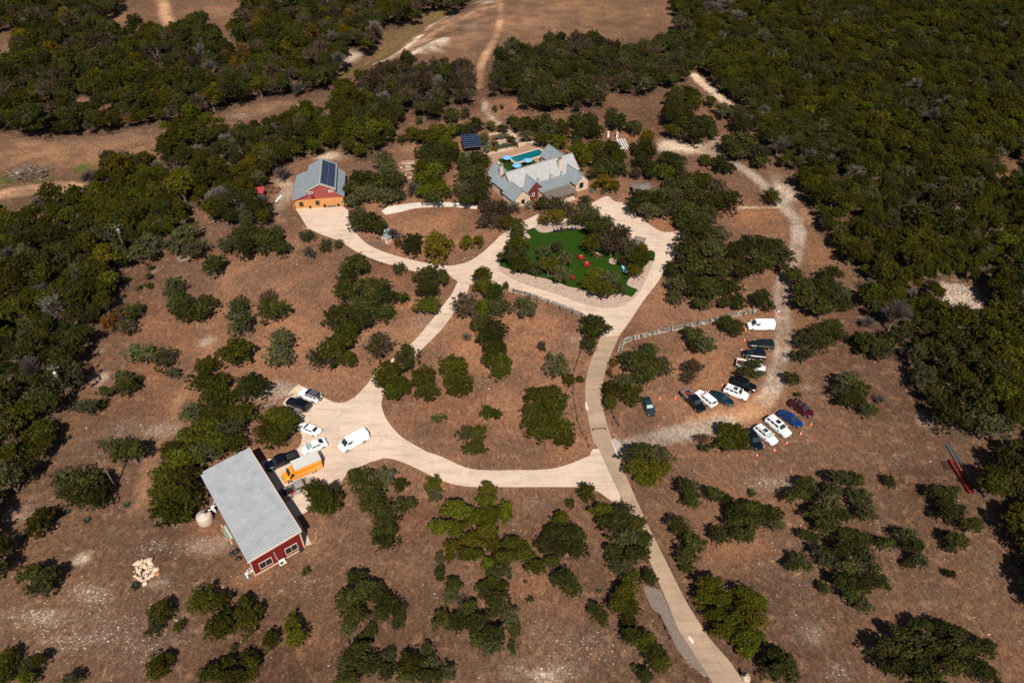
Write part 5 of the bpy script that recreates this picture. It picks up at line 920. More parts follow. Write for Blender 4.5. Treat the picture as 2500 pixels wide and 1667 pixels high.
# ---------------------------------------------------------------- utility poles
def pole(label, base, h, transformer=False, seed=0):
    o = thing('utility_pole', label, 'utility pole', base, R(seed * 17)); mb = MB(); mb.tube((0, 0, 0), (0, 0, h), .15, .11, 8); mb.build('post', M['bark'], o); mb = MB(); mb.box(0, .12, h - .5, 2.0, .1, .12); mb.build('crossarm', M['grey_wood'], o)
    for x in (-.9, 0, .9): mb = MB(); mb.lathe([(.05, h - .44 + (0.5 if x == 0 else 0)), (.11, h - .3 + (0.5 if x == 0 else 0)), (.05, h - .12 + (0.5 if x == 0 else 0))], x, .12, 8); mb.build('insulator', M['rim'], o)
    if transformer: mb = MB(); mb.lathe([(.3, h - 2.0), (.36, h - 1.95), (.36, h - 1.0), (.22, h - .85)], .1, -.5, 12); mb.build('transformer', M['rim'], o)
pole('utility pole with a pale transformer in the trees at the edge', at('v', 415, 490), 9.6, True, 1); pole('bare dark utility pole rising beside the large lone oak', at('v', 920, 1475), 9.0, False, 2); pole('dark utility pole among trees farthest up the tree edge', at('4', 875, 205), 9.0, True, 3)
# ---------------------------------------------------------------- lawn furniture
def table_dressed(label, p, rz, sx, sy, cloth, items):
    o = thing('table', label, 'table', p, rz); mb = MB(); mb.box(0, 0, .75, sx, sy, .05); mb.build('table_top', M['wood'], o); mb = MB(); mb.prism([(-sx / 2 - .02, -sy / 2 - .02), (sx / 2 + .02, -sy / 2 - .02), (sx / 2 + .02, sy / 2 + .02), (-sx / 2 - .02, sy / 2 + .02)], .1, .79); mb.build('tablecloth', cloth, o); return o
for lab, x, y, rz, n_ in (('black-clothed table with white plates, farther from the big trees', 860, 225, .12, 5), ('black-clothed table covered with white crockery nearest the mulch edge', 1062, 200, .06, 11)):
    p = at('l', x, y); p.z = .215; table_dressed(lab, p, rz, 2.2, .9, M['black_cloth'], n_); rr = random.Random(x)
    for k in range(n_):
        q = p + Vector((rr.uniform(-.95, .95), rr.uniform(-.34, .34), .79)); it = thing('plate_stack', 'stack of white plates on the ' + lab.split(',')[0].split(' nearest')[0].replace('with white plates', 'with few plates'), 'tableware', q, 0, 'tableware on ' + lab[:60]); mb = MB(); mb.lathe([(.10, 0), (.15, .03), (.15, .08)], n=10); mb.build('plate', M['white'], it); mb = MB(); mb.lathe([(.06, .08), (.09, .14)], n=8); mb.build('bowl', M['cream'], it)
for lab, x, y in (('round red-clothed table on the lawn, farther from the gravel bed', 1195, 625), ('round red-clothed table nearest the low oak on the lawn', 1280, 725)):
    p = at('l', x, y); p.z = .215; o = thing('round_table', lab, 'table', p, .3); mb = MB(); mb.lathe([(.82, .35), (.80, .72), (.78, .75)], n=20); mb.build('tablecloth', M['red_cloth'], o); mb = MB(); mb.tube((0, 0, 0), (0, 0, .7), .06); mb.lathe([(.35, 0), (.3, .05)], n=10); mb.build('pedestal', M['black'], o)
    q = p + Vector((0, .05, .75)); v = thing('flower_vase', 'white vase of flowers on the ' + lab.split(',')[0].replace('round ', '') + (', farther from the stone bed' if 'farther' in lab else ''), 'vase', q, 0); mb = MB(); mb.lathe([(.07, 0), (.1, .1), (.05, .25)], n=8); mb.build('vase', M['white'], v); mb = MB(); mb.blob((0, 0, .34), .13, int(x)); mb.build('bloom', M['cream'], v)
    for k in range(4):
        a = .4 + k * 1.57; ch = thing('stool', ('orange stool round the ' + lab), 'stool', p + Vector((1.12 * math.cos(a), 1.12 * math.sin(a), 0)), a, 'stools at the ' + lab); mb = MB(); mb.lathe([(.2, .42), (.21, .47)], n=10); mb.build('seat', M['org'], ch)
        for i in range(3): mb = MB(); b_ = i * 2.09; mb.beam((.05 * math.cos(b_), .05 * math.sin(b_), .42), (.18 * math.cos(b_), .18 * math.sin(b_), 0), .04); mb.build('leg', M['wood'], ch)
p = at('l', 1440, 590); p.z = .215; o = thing('picnic_table', 'brown wooden picnic table with things laid on it', 'picnic table', p, R(-52))
for k in range(4): mb = MB(); mb.box(0, -.3 + k * .2, .76, 2.1, .17, .05); mb.build('plank', M['wood'], o)
for s in (-1, 1): mb = MB(); mb.box(0, s * .72, .45, 2.1, .26, .05); mb.build('bench', M['wood'], o); mb = MB(); mb.beam((s * .75, -.8, 0), (s * .75, 0, .74), .08); mb.beam((s * .75, .8, 0), (s * .75, 0, .74), .08); mb.build('leg', M['wood'], o)
for k, (x, la, mt) in enumerate(((-.6, 'cream dish at the far end of the picnic table', 'cream'), (0, 'white dish in the middle of the picnic table', 'white'), (.55, 'pale cloth bundle on the near end of the picnic table', 'cream'))): d_ = thing('dish', la, 'tableware', p + Matrix.Rotation(R(-52), 4, 'Z') @ Vector((x, .05, .79)), k); mb = MB(); mb.lathe([(.1, 0), (.2, .06), (.19, .1)], n=10); mb.build('bowl', M[mt], d_); mb = MB(); mb.blob((0, 0, .1), .12, k); mb.build('food', M['stone'], d_)
p = at('l', 1078, 930); p.z = .215; o = thing('red_chair', 'bright red armchair standing alone on the lawn', 'chair', p, R(-60)); mb = MB(); mb.box(0, 0, .4, .7, .7, .14); mb.build('seat', M['red_cloth'], o); mb = MB(); mb.box(-.32, 0, .75, .12, .7, .75); mb.build('backrest', M['red_cloth'], o)
for s in (-1, 1):
    mb = MB(); mb.box(0, s * .36, .58, .7, .12, .12); mb.build('armrest', M['red_cloth'], o)
    for e_ in (-.25, .25): mb = MB(); mb.box(e_, s * .3, .17, .08, .08, .33); mb.build('leg', M['black'], o)
p = at('l', 1850, 830); p.z = .215; o = thing('hammock', 'pale blue cloth hammock sagging beside the island trees', 'hammock', p, R(-62)); mb = MB(); cl = 14
for i in range(cl):
    for j in range(4):
        f = lambda i, j: ((i / cl - .5) * 3.0, (j / 4 - .5) * (1.0 + .3 * math.sin(i * 1.3)) * (.35 + .65 * math.sin(math.pi * min(max(i / cl, .03), .97))), 1.15 - .75 * math.sin(math.pi * i / cl) - .18 * math.sin(math.pi * j / 4) + .03 * math.sin(i * 2 + j))
        mb.poly([f(i, j), f(i + 1, j), f(i + 1, j + 1), f(i, j + 1)])
mb.build('cloth', M['blue_cloth'], o)
for s in (-1, 1): mb = MB(); mb.tube((s * 1.75, 0, 0), (s * 1.5, 0, 1.25), .05); mb.build('stand_post', M['white'], o)
mb = MB(); mb.beam((-1.75, 0, .05), (1.75, 0, .05), .1); mb.build('stand_base', M['white'], o)
p = at('l', 2050, 350, 2.3); o = thing('pergola', 'grey slatted pergola between the pale tree and the drive', 'pergola', (p.x, p.y, .17), R(-22))
for i in (-1, 1):
    for j in (-1, 1): mb = MB(); mb.box(i * 1.2, j * 1.5, 1.05, .12, .12, 2.1); mb.build('post', M['grey_wood'], o)
    mb = MB(); mb.beam((i * 1.2, -1.75, 2.16), (i * 1.2, 1.75, 2.16), .1, .14); mb.build('beam', M['grey_wood'], o)
for k in range(13): y = -1.7 + k * .285; mb = MB(); mb.beam((-1.5, y, 2.28), (1.5, y, 2.28), .10, .08); mb.build('slat', M['grey_wood'], o)
# ---------------------------------------------------------------- playhouse corner by the upper drive
p = at('k', 850, 660); o = thing('playhouse', 'tiny playhouse with a grey-blue metal roof by the drive', 'playhouse', p, R(-32)); mb = MB(); mb.box(0, 0, .85, 1.9, 1.6, 1.7); mb.build('wall', M['cream'], o)
roof_plane(o, (0, -1.0, 2.5), (0, 1.0, 2.5), (1.25, 1.0, 1.65), (1.25, -1.0, 1.65), M['roof'], .06, .3); roof_plane(o, (0, 1.0, 2.5), (0, -1.0, 2.5), (-1.25, -1.0, 1.65), (-1.25, 1.0, 1.65), M['roof'], .06, .3); mb = MB(); mb.box(-.3, -.82, .6, .6, .05, 1.2); mb.build('door', M['wood'], o)
p = at('k', 845, 420); o = thing('rain_tank', 'round teal green rain tank with a pale lid behind the playhouse', 'tank', p); mb = MB(); mb.lathe([(.85, 0), (.87, 1.1), (.8, 1.25)], n=20); mb.build('shell', simple('teal_tank', (.02, .13, .10), .5, var=.08), o); mb = MB(); mb.lathe([(.8, 1.24), (.5, 1.42), (.15, 1.48)], n=20); mb.build('lid', simple('pale_teal_lid', (.30, .42, .38), .5, var=.1), o)
rr = random.Random(11); o = thing('stake_fence', 'crooked grey stake fence curving round the play corner', 'fence', at('k', 480, 760)); p0 = at('k', 480, 760); line = smooth_line(pp('k', [(300, 560), (330, 700), (480, 790), (640, 740), (690, 640)]), 6)
for p, q in zip(line[:-1], line[1:]):
    for k in range(2): c_ = p.lerp(q, k / 2) - p0; mb = MB(); mb.beam((c_.x, c_.y, 0), (c_.x + rr.uniform(-.12, .12), c_.y + rr.uniform(-.12, .12), rr.uniform(.9, 1.35)), .09); mb.build('stake', M['grey_wood'], o)
p = at('k', 545, 560); o = thing('slide', 'pale green play slide inside the stake fence', 'slide', p, R(100)); mb = MB(); mb.slab([(-1.0, -.3, 1.3), (1.0, -.3, .15), (1.0, .3, .15), (-1.0, .3, 1.3)], .06); mb.build('chute', simple('pale_green_plastic', (.36, .42, .30), .5, var=.1), o)
for s in (-1, 1): mb = MB(); mb.beam((-1.0, s * .3, 0), (-1.0, s * .3, 1.3), .07); mb.build('leg', M['grey_wood'], o)
# ---------------------------------------------------------------- rock pile, brush pile, red steel trough
rr = random.Random(4); rocks = [('s', 710, 520, .82, 'largest pale slab at the top of the rock pile'), ('s', 990, 940, .45, 'orange stained rock at the edge of the rock pile'), ('s', 590, 1240, .55, 'long pale rock at the bottom of the rock pile'), ('s', 310, 610, .5, 'pink rock at the outer end of the rock pile'), ('s', 930, 810, .62, 'jagged pale rock on the steep side of the rock pile')]
for k in range(84):
    a, d_ = rr.uniform(0, 6.28), math.sqrt(rr.random()); rocks.append(('s', 560 + 330 * d_ * math.cos(a) * (1 + .15 * math.sin(a)), 830 + 330 * d_ * math.sin(a), rr.uniform(.15, .42), None))
om = simple('orange_stained_rock', (.50, .20, .09), .9, var=.25, scale=5)
pile = simple('fresh_limestone', (0.62, 0.45, 0.32), .9, var=.22, scale=3)
for k, (t, x, y, r, la) in enumerate(rocks):
    mb = MB(); mb.blob((0, 0, 0), r, k + 50, flat=.75, sub=1); c_ = at(t, x, y); c_.z = r * .35 + (rr.uniform(0, .5) if not la and math.hypot(x - 560, y - 830) < 220 else 0)
    o = mb.build('rock', om if la and 'orange' in la else pile if k % 5 else M['stone']); o.location = c_; tag(o, la or 'pale pink limestone block heaped in the rock pile', 'rock', None if la else 'blocks heaped in the rock pile')
c0 = at('u', 640, 400); o = thing('brush_pile', 'heap of cut grey and brown branches in the far meadow', 'brush pile', c0); mb = MB(); rr = random.Random(8)
for k in range(420):
    a, d_ = rr.uniform(0, 6.28), math.sqrt(rr.random()); x, y = 6.0 * d_ * math.cos(a), 4.2 * d_ * math.sin(a); z = 2.0 * (1 - d_) * rr.uniform(.2, 1); b_ = rr.uniform(0, 6.28); ln = rr.uniform(.8, 2.6)
    mb.beam((x, y, z + .1), (x + ln * math.cos(b_), y + ln * math.sin(b_), z + rr.uniform(-.1, .9)), rr.uniform(.05, .16), None, rr.choice((0, 1, 1, 2, 2)))
tag(mb.build('branch_tangle', [M['dead'], M['bark'], M['wood']], o), kind='stuff')
for k in range(9): a = k * .8; mb = MB(); mb.tube((2.5 * math.cos(a), 2 * math.sin(a), .6), (4.5 * math.cos(a + .7), 3.5 * math.sin(a + .7), 1.6), .14, .06); mb.build('log', M['dead'] if k % 2 else M['wood'], o)
o = thing('white_board', 'white sheet of board thrown on the brush pile', 'board', at('u', 390, 425), R(-40)); mb = MB(); mb.slab([(-1.0, -.6, .6), (1.0, -.6, .9), (1.0, .6, 1.2), (-1.0, .6, .9)], .06); mb.build('sheet', M['white'], o); mb = MB(); mb.beam((-1, 0, .4), (1, 0, .7), .08); mb.build('batten', M['cream'], o)
a, b_ = at('f', 500, 680), at('f', 960, 1400); d_ = b_ - a; o = thing('steel_trough', 'long bright red steel trough frame lying near the dark wood', 'steel frame', (a + b_) / 2, math.atan2(d_.y, d_.x)); ln = d_.length; rs = simple('red_steel', (.17, .010, .011), .75, var=.2)
for s in (-1, 1): mb = MB(); mb.box(0, s * .42, .35, ln, .12, .5); mb.build('side_beam', rs, o); mb = MB(); mb.box(s * ln / 2, 0, .35, .5, .8, .5); mb.build('end_plate', rs, o)
mb = MB(); mb.box(0, 0, .12, ln, .75, .06); mb.build('floor_plate', M['red_wood'], o)
for k in range(6): mb = MB(); mb.box(-ln * .35 + k * ln * .13, 0, .4, .12, .75, .12); mb.build('cross_member', M['red_wood'], o)
o = thing('steel_sheet', 'dark rusty steel sheet lying flat beside the red trough', 'steel sheet', at('f', 380, 745), 0); q = [p - at('f', 380, 745) for p in pp('f', [(240, 622), (405, 630), (525, 868), (355, 868)])]; mb = MB(); mb.slab([v + Vector((0, 0, .12)) for v in q], .05); mb.build('plate', simple('rusty_sheet', (.045, .014, .008), .7, var=.3), o); mb = MB(); mb.beam(q[0] + Vector((0, 0, .13)), q[1] + Vector((0, 0, .13)), .1); mb.build('rim', M['grey_wood'], o)
a, b_ = at('f', 400, 200), at('f', 780, 800); d_ = b_ - a
for k in range(7):
    o = thing('pipe', 'long grey pipe lying in the bundle beside the red trough', 'pipe', (a + b_) / 2 + Vector(((k - 3) * .2, (k % 3) * .25, 0)), math.atan2(d_.y, d_.x) + (k - 3) * .012, 'pipes lying beside the red trough'); mb = MB(); ln = d_.length * (.75 + .07 * (k % 4)); mb.tube((-ln / 2, 0, .1 + .1 * (k % 2)), (ln / 2, 0, .1 + .1 * (k % 2)), .06, n=6); mb.build('tube', M['rim'] if k % 3 else M['iron'], o); mb = MB(); mb.tube((ln / 2 - .1, 0, .1 + .1 * (k % 2)), (ln / 2, 0, .1 + .1 * (k % 2)), .08, n=6); mb.build('coupling', M['iron'], o)
# ---------------------------------------------------------------- ceremony corner and gardens behind the house
pr = None
for i in range(6):
    for j in range(4):
        p = at('e', 690, 455) + Vector((-(j) * .8 + i * .12, -i * 1.25, 0))
        if pr is None:
            pr = thing('folding_chair', 'white folding chair set out in rows on the dirt clearing', 'chair', p, R(5), 'white folding chairs in rows'); mb = MB(); mb.box(0, 0, .45, .46, .42, .05); mb.build('seat', M['white'], pr); mb = MB(); mb.box(0, -.24, .72, .46, .05, .45); mb.build('backrest', M['white'], pr)
            for s in (-1, 1): mb = MB(); mb.beam((s * .2, -.22, 0), (s * .2, .18, .44), .04); mb.beam((s * .2, .22, 0), (s * .2, -.2, .44), .04); mb.build('leg', M['white'], pr)
        else: c_ = copy_tree(pr); c_.location = p
for la, x, y in (('white pedestal with flowers nearer the chair rows', 545, 375), ('white pedestal with flowers nearer the house oaks', 368, 365)):
    o = thing('pedestal', la, 'pedestal', at('e', x, y), 0); mb = MB(); mb.box(0, 0, .6, .55, .55, 1.2); mb.build('column', M['white'], o); mb = MB(); mb.blob((0, 0, 1.5), .5, x, sub=2); mb.build('flowers', M['cream'], o)
for k, (x, y, sx, sy, la) in enumerate(((370, 640, 3.6, 1.0, 'long raised garden bed nearest the solar canopy side'), (250, 695, 1.0, 2.6, 'narrow raised bed at the outer edge of the kitchen garden'), (385, 690, 2.4, 1.0, 'second raised bed row in the kitchen garden'), (390, 745, 2.4, 1.0, 'third raised bed row in the kitchen garden'), (300, 800, .9, 3.2, 'tall pale raised bed beside the yellow-green trees'), (385, 850, 1.6, 2.6, 'last raised bed by the bare grey bush'))):
    o = thing('raised_bed', la, 'raised bed', at('g', x, y), R(8)); mb = MB()
    for s in (-1, 1): mb = MB(); mb.box(0, s * sy / 2, .22, sx, .09, .44); mb.build('board', M['stone'], o); mb = MB(); mb.box(s * sx / 2, 0, .22, .09, sy - .1, .44); mb.build('board', M['stone'], o)
    mb = MB(); mb.box(0, 0, .17, sx - .1, sy - .1, .3); mb.build('soil', M['wood'], o)
for k, (x0, y0, x1, y1, la) in enumerate(((1650, 200, 1870, 165, 'topmost pale stone terrace edge above the sage beds'), (1790, 300, 1950, 275, 'middle pale stone terrace edge in the sage garden'), (1780, 340, 1960, 310, 'lowest pale stone terrace edge in the sage garden'))):
    a, b_ = at('g', x0, y0), at('g', x1, y1); d_ = b_ - a; o = thing('terrace_edge', la, 'garden wall', (a + b_) / 2, math.atan2(d_.y, d_.x))
    n_ = int(d_.length / .7)
    for i in range(n_): mb = MB(); mb.box(-d_.length / 2 + (i + .5) * d_.length / n_, 0, .2, d_.length / n_ - .04, .5, .4, .06 * math.sin(i * 2.3)); mb.build('stone', M['stone'], o)
p = at('u', 640, 1255); o = thing('tractor', 'small blue and red tractor half hidden at the far-left tree edge', 'tractor', p, R(15)); mb = MB(); mb.box(.8, 0, 1.0, 1.7, .8, .7); mb.box(-.6, 0, .85, 1.3, .7, .5); mb.build('body', PT['slate'], o)
mb = MB(); mb.box(-.7, 0, 1.3, .5, .6, .5); mb.build('seat', M['red_cloth'], o); mb = MB(); mb.beam((.1, 0, 1.3), (-.15, 0, 1.7), .06); mb.build('steering_column', M['black'], o)
for s in (-1, 1): wheel(o, -.8, s * .75, .7, s, .35); wheel(o, 1.3, s * .6, .42, s, .25)
for la, x, y, rz, mt in (('brown timber rail lying by the corner of the pad, nearest concrete', 385, 250, .62, 'wood'), ('brown timber rail lying by the corner of the pad, farther out', 365, 268, .66, 'wood'), ('pale weathered pole lying in gravel behind the big bush', 205, 335, .45, 'dead')):
    o = thing('timber', la, 'timber', at('p', x, y), rz); mb = MB(); mb.beam((-1.7, 0, .12), (1.7, .1, .12), .16); mb.build('rail', M[mt], o); mb = MB(); mb.box(-1.2, .02, .02, .12, .3, .05); mb.build('bearer', M['grey_wood'], o)
# ---------------------------------------------------------------- trees: crown and trunk shapes shared by all copies
def crown_mesh(name, seed, mat, leaves=6200, blobs=46, leaf=.05, core=8, lobes=3, twigs=0, spiky=.35):
    g = np.random.default_rng(seed)
    ang = g.uniform(0, 2 * np.pi, blobs); rad = np.sqrt(g.uniform(0.05, 1, blobs)); ph = g.uniform(0, 6.28, 3)
    br = g.uniform(.17, .31, blobs) * (1.1 - .25 * rad); rad[:core] = g.uniform(.05, .40, core); br[:core] = g.uniform(.36, .48, core)
    reach = 1 + .10 * np.sin(lobes * ang + ph[0]) + .08 * np.sin((lobes + 2) * ang + ph[1])       # uneven outline
    bx = np.cos(ang) * rad * (1 - br * .85) * reach; by = np.sin(ang) * rad * (1 - br * .85) * reach
    dome = np.sqrt(np.clip(1 - (rad * .93) ** 2, .03, 1))
    bz = dome * (.86 - br * .55) * g.uniform(.45, 1.1, blobs) - .32 * rad * g.uniform(0, 1, blobs) - np.where(g.random(blobs) < .28, .5 * g.random(blobs), 0)
    bz[:core] = g.uniform(-.1, .42, core)
    bt = g.uniform(-.12, .12, blobs) + .08 * (bz - bz.mean()); w = br ** 2 * np.where(np.arange(blobs) < core, .6, 1); w /= w.sum()
    nt = max(20, leaves // 17); tw = g.choice(blobs, nt, p=w); td = g.normal(size=(nt, 3)); td /= np.linalg.norm(td, axis=1)[:, None]; td[:, 2] = np.where(td[:, 2] < -.25, -td[:, 2], td[:, 2])   # tufts standing off each bough
    tl = g.uniform(.12, .5, nt) * (1 + .7 * (g.random(nt) < .15)); tt = g.normal(0, .15, nt)
    ti = g.integers(0, nt, leaves); who = tw[ti]; u = g.random(leaves) ** .8; d = td[ti]
    P = np.stack([bx[who], by[who], bz[who]], 1) + d * (br[who] * (.72 + u * tl[ti]))[:, None] + g.normal(size=(leaves, 3)) * (br[who] * (.20 - .12 * u))[:, None]
    nrm = d + .8 * g.normal(size=(leaves, 3)); nrm[:, 2] += .15; nrm /= np.linalg.norm(nrm, axis=1)[:, None]
    a = np.cross(nrm, g.normal(size=(leaves, 3))); sp = g.random(leaves) < spiky; a = np.where(sp[:, None], d - nrm * (d * nrm).sum(1)[:, None] + .05 * a, a); a /= np.linalg.norm(a, axis=1)[:, None]; b = np.cross(nrm, a)
    s = leaf * g.uniform(.6, 1.35, leaves)[:, None] * np.where(sp, 1.35, 1.0)[:, None]; e = np.where(sp, .32, g.uniform(.45, .8, leaves))[:, None]
    quad = np.stack([P - a * s, P - b * s * e, P + a * s, P + b * s * e], 1).reshape(-1, 3)
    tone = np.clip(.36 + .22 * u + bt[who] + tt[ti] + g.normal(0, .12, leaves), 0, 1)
    if twigs:                                     # bare shoots showing between and beyond the leaves
        k = twigs; i = g.choice(blobs, k); dd = g.normal(size=(k, 3)); dd[:, 2] = np.abs(dd[:, 2]); dd /= np.linalg.norm(dd, axis=1)[:, None]
        c = np.stack([bx[i], by[i], bz[i]], 1); p0 = c * g.uniform(.25, .7, k)[:, None]; p1 = c + dd * (br[i] * 1.2)[:, None]; sd = np.cross(p1 - p0, g.normal(size=(k, 3))); sd /= np.linalg.norm(sd, axis=1)[:, None]
        tq = np.stack([p0 - sd * .014, p0 + sd * .014, p1 + sd * .005, p1 - sd * .005], 1).reshape(-1, 3)
        quad = np.concatenate([quad, tq]); tone = np.concatenate([tone, g.uniform(.3, 1, k)])
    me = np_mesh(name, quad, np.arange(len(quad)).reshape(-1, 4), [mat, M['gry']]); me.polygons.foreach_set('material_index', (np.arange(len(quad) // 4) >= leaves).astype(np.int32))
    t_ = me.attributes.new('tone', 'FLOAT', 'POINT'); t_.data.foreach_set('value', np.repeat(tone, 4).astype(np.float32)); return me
def bare_mesh(name, seed):
    rr = random.Random(seed); mb = MB()
    def grow(p, d, ln, r, lv):
        q = p + d * ln; mb.tube(p, q, r, r * .6, 4 if lv < 2 else 3, cap=False)
        if lv >= 4: return
        for k in range(rr.choice((2, 3, 3)) if lv < 3 else 3):
            nd = (d + Vector((rr.gauss(0, .55), rr.gauss(0, .55), rr.gauss(.05, .35)))).normalized(); grow(p.lerp(q, rr.uniform(.6, 1)), nd, ln * rr.uniform(.6, .85), r * .58, lv + 1)
    for k in range(4): a = k * 1.57 + rr.uniform(-.5, .5); grow(Vector((0, 0, -.75)), Vector((.45 * math.cos(a), .45 * math.sin(a), .8)).normalized(), .62, .05, 0)
    me = mb.mesh(name, M['gry']); return me
def trunk_mesh(name, seed):
    rr = random.Random(seed); mb = MB(); prev = Vector((0, 0, 0)); lean = Vector((rr.uniform(-.12, .12), rr.uniform(-.12, .12), 0))
    mb.tube(prev, Vector((0, 0, .4)) + lean, .085, .062, 7); top_ = Vector((0, 0, .4)) + lean
    for k in range(5): a = k * 1.26 + rr.uniform(-.3, .3); m1 = top_ + Vector((.22 * math.cos(a), .22 * math.sin(a), .3)); mb.tube(top_, m1, .045, .032, 5); mb.tube(m1, m1 + Vector((.25 * math.cos(a + .4), .25 * math.sin(a + .4), .35)), .032, .014, 4)
    return mb.mesh(name, M['bark'])
CR = {}
def kinds_of(k, mat, n, **kw): CR[k] = [crown_mesh(k + '_crown', sum(map(ord, k)) * 31 + i, M[mat], **kw) for i in range(n)]
kinds_of('oak', 'oak', 6, lobes=3, leaf=.05, spiky=.2, twigs=70); kinds_of('jun', 'jun', 6, lobes=4, leaf=.05, spiky=.45, twigs=30); kinds_of('ced', 'ced', 4, lobes=5, leaf=.05, spiky=.3)
kinds_of('pal', 'pal', 3, leaves=3400, lobes=3, leaf=.05, twigs=200); kinds_of('brn', 'brn', 4, leaves=2500, lobes=4, leaf=.047, twigs=330); kinds_of('yel', 'yel', 3, leaves=4600, lobes=4)
kinds_of('org', 'org', 2, leaves=2400, blobs=26, lobes=4, twigs=200); kinds_of('shr', 'shr', 4, leaves=1500, blobs=18, core=4, leaf=.085, lobes=4); kinds_of('sag', 'sage', 2, leaves=1200, blobs=16, core=4, leaf=.085, lobes=3); kinds_of('gry', 'gry', 4, leaves=260, blobs=30, leaf=.04, lobes=4, twigs=900, spiky=.9)
CR['snag'] = [bare_mesh('bare_crown', 60 + i) for i in range(4)]; TRK = [trunk_mesh('tree_trunk', 5 + i) for i in range(4)]
def agave_mesh(name, seed):
    rr = random.Random(seed); mb = MB()
    for k in range(34): a = k * 2.4; el = .15 + .9 * k / 34; d_ = Vector((math.cos(a) * math.cos(el), math.sin(a) * math.cos(el), math.sin(el))); s_ = d_.cross(Vector((0, 0, 1))).normalized() * .09; l_ = rr.uniform(.8, 1.05); mb.poly([-s_ * .6, d_ * l_ * .5 - s_, d_ * l_, d_ * l_ * .5 + s_])
    return mb.mesh(name, M['sage'])
AGV = agave_mesh('agave_leaves', 1)
NAME = {'oak': ('live_oak', 'dark green oak'), 'jun': ('juniper', 'olive green juniper'), 'ced': ('cedar_tree', 'yellowish green cedar'), 'pal': ('pale_oak', 'greyish green oak'), 'brn': ('brown_tree', 'brownish half-bare tree'), 'yel': ('autumn_tree', 'yellow-green tree'), 'org': ('autumn_tree', 'orange-brown tree'), 'gry': ('bare_tree', 'grey leafless tree'), 'snag': ('dead_tree', 'bleached dead tree'), 'shr': ('shrub', 'low green shrub'), 'sag': ('sage_bush', 'pale sage bush')}
def grow(kind, X, Y, r, ry, hv, zc, label, group=None, rz=None, free=False):
    nm, _ = NAME[kind]; nm = 'small_live_oak' if kind == 'oak' and r < 2.0 else nm; o = thing(nm, label, 'shrub' if kind in ('shr', 'sag') else 'tree', (X, Y, 0), 0, group)  # live oaks with small crowns, named apart by size
    me = random.choice(CR[kind])
    if free: q = random.uniform(0, 6.28); sx, sy = r, ry
    else:
        q = random.choice((0, 1, 2, 3)); sx, sy = (r, ry) if q % 2 == 0 else (ry, r); q = q * math.pi / 2
    put('crown', me, o, (0, 0, zc), (0, 0, q), (sx, sy, hv)); k = (r + ry) / 2
    put('trunk', random.choice(TRK), o, (0, 0, 0), (0, 0, random.uniform(0, 6.28)), (min(k, 4.2), min(k, 4.2), zc * 1.15)); return o
ORD = ['', 'first', 'second', 'third', 'fourth', 'fifth', 'sixth', 'seventh', 'eighth', 'ninth', 'tenth', 'eleventh', 'twelfth', 'thirteenth', 'fourteenth', 'fifteenth', 'sixteenth', 'seventeenth', 'eighteenth']
TAKEN = []                                    # (x, y, r) of every hand-placed tree
def place(t, kind, cx, cy, rx, ry, label, group=None, tall=1.0):
    c0, r, d_ = px_to_m(t, cx, cy, rx, ry); x, y = npx(t, cx, cy); sc = px_per_m(c0.y); al = PITCH + math.atan((y - 833.5) / FPX); s = TILES[t][2]
    hv = min(max(.66 * min(r, 3.6), .3), 3.0) * tall
    if kind in ('shr', 'sag'): hv = min(r * .7, .9)
    v = ry / s / sc; q = v * v - (hv * .8 * math.cos(al)) ** 2; wy = math.sqrt(max(q, 0)) / math.sin(al) if q > 0 else 0
    wy = min(max(wy, r * .62), r * 1.75); zc = hv * .82 + (.12 if kind in ('shr', 'sag') else .25 * min(r, 2.6))
    p = at(t, cx, cy, zc + hv * .12); TAKEN.append((p.x, p.y, max(r, wy))); return grow(kind, p.x, p.y, r * 1.09, wy * 1.09, hv * 1.03, zc, label, group)
def clump(t, desc, items, kind='oak', tall=None):
    tall = tall or {'7': 1.4, '9': 1.45, '8': 1.25, '6': 1.2}.get(t, 1.12)
    if len(items) == 1: i = items[0]; return place(t, i[4] if len(i) > 4 else kind, *i[:4], desc, None, tall)
    for n_, i in enumerate(sorted(items, key=lambda i: i[1])):
        k = i[4] if len(i) > 4 else kind; q = (i[0] * 37 + i[1] * 91) % 100 / 100      # a few of each group have turned or thinned
        if len(i) < 5 or k == 'jun': k = ('pal' if q < .14 else 'brn' if q < .18 else k) if k == 'oak' else ('ced' if q < .10 else 'pal' if q < .16 else k) if k == 'jun' else k
        place(t, k, *i[:4], f"{NAME[k][1]}, {ORD[n_ + 1]} from top in {desc}", 'the ' + desc, tall)
C = clump
# ---- centre: the drives, the lawn island, the open slope
C('5', 'big round yellow-green tree on the dry island by the drive', [(660, 125, 104, 112, 'yel')]); C('5', 'dark round oak between the playhouse and the yellow-green tree', [(495, 120, 78, 88)]); C('5', 'orange-brown shrub tree at the playhouse side of the round oak', [(395, 110, 38, 52, 'org')])
C('5', 'pair of small yellowish trees on the dry island', [(865, 105, 48, 78, 'yel'), (945, 100, 42, 52, 'yel')]); C('5', 'grey leafless bush beside the rain tank', [(370, 45, 60, 45, 'gry')])
C('l', 'tall trees at the drive end of the lawn', [(265, 170, 138, 150), (270, 380, 172, 138, 'jun'), (200, 560, 230, 150), (310, 700, 161, 126, 'jun')], tall=1.3)
C('l', 'grey-green oaks over the middle of the lawn', [(660, 520, 127, 127, 'pal'), (850, 450, 96, 96, 'pal'), (960, 600, 117, 149, 'pal'), (720, 720, 191, 138, 'jun'), (900, 830, 159, 138, 'pal'), (520, 760, 106, 117, 'pal')], tall=1.25)
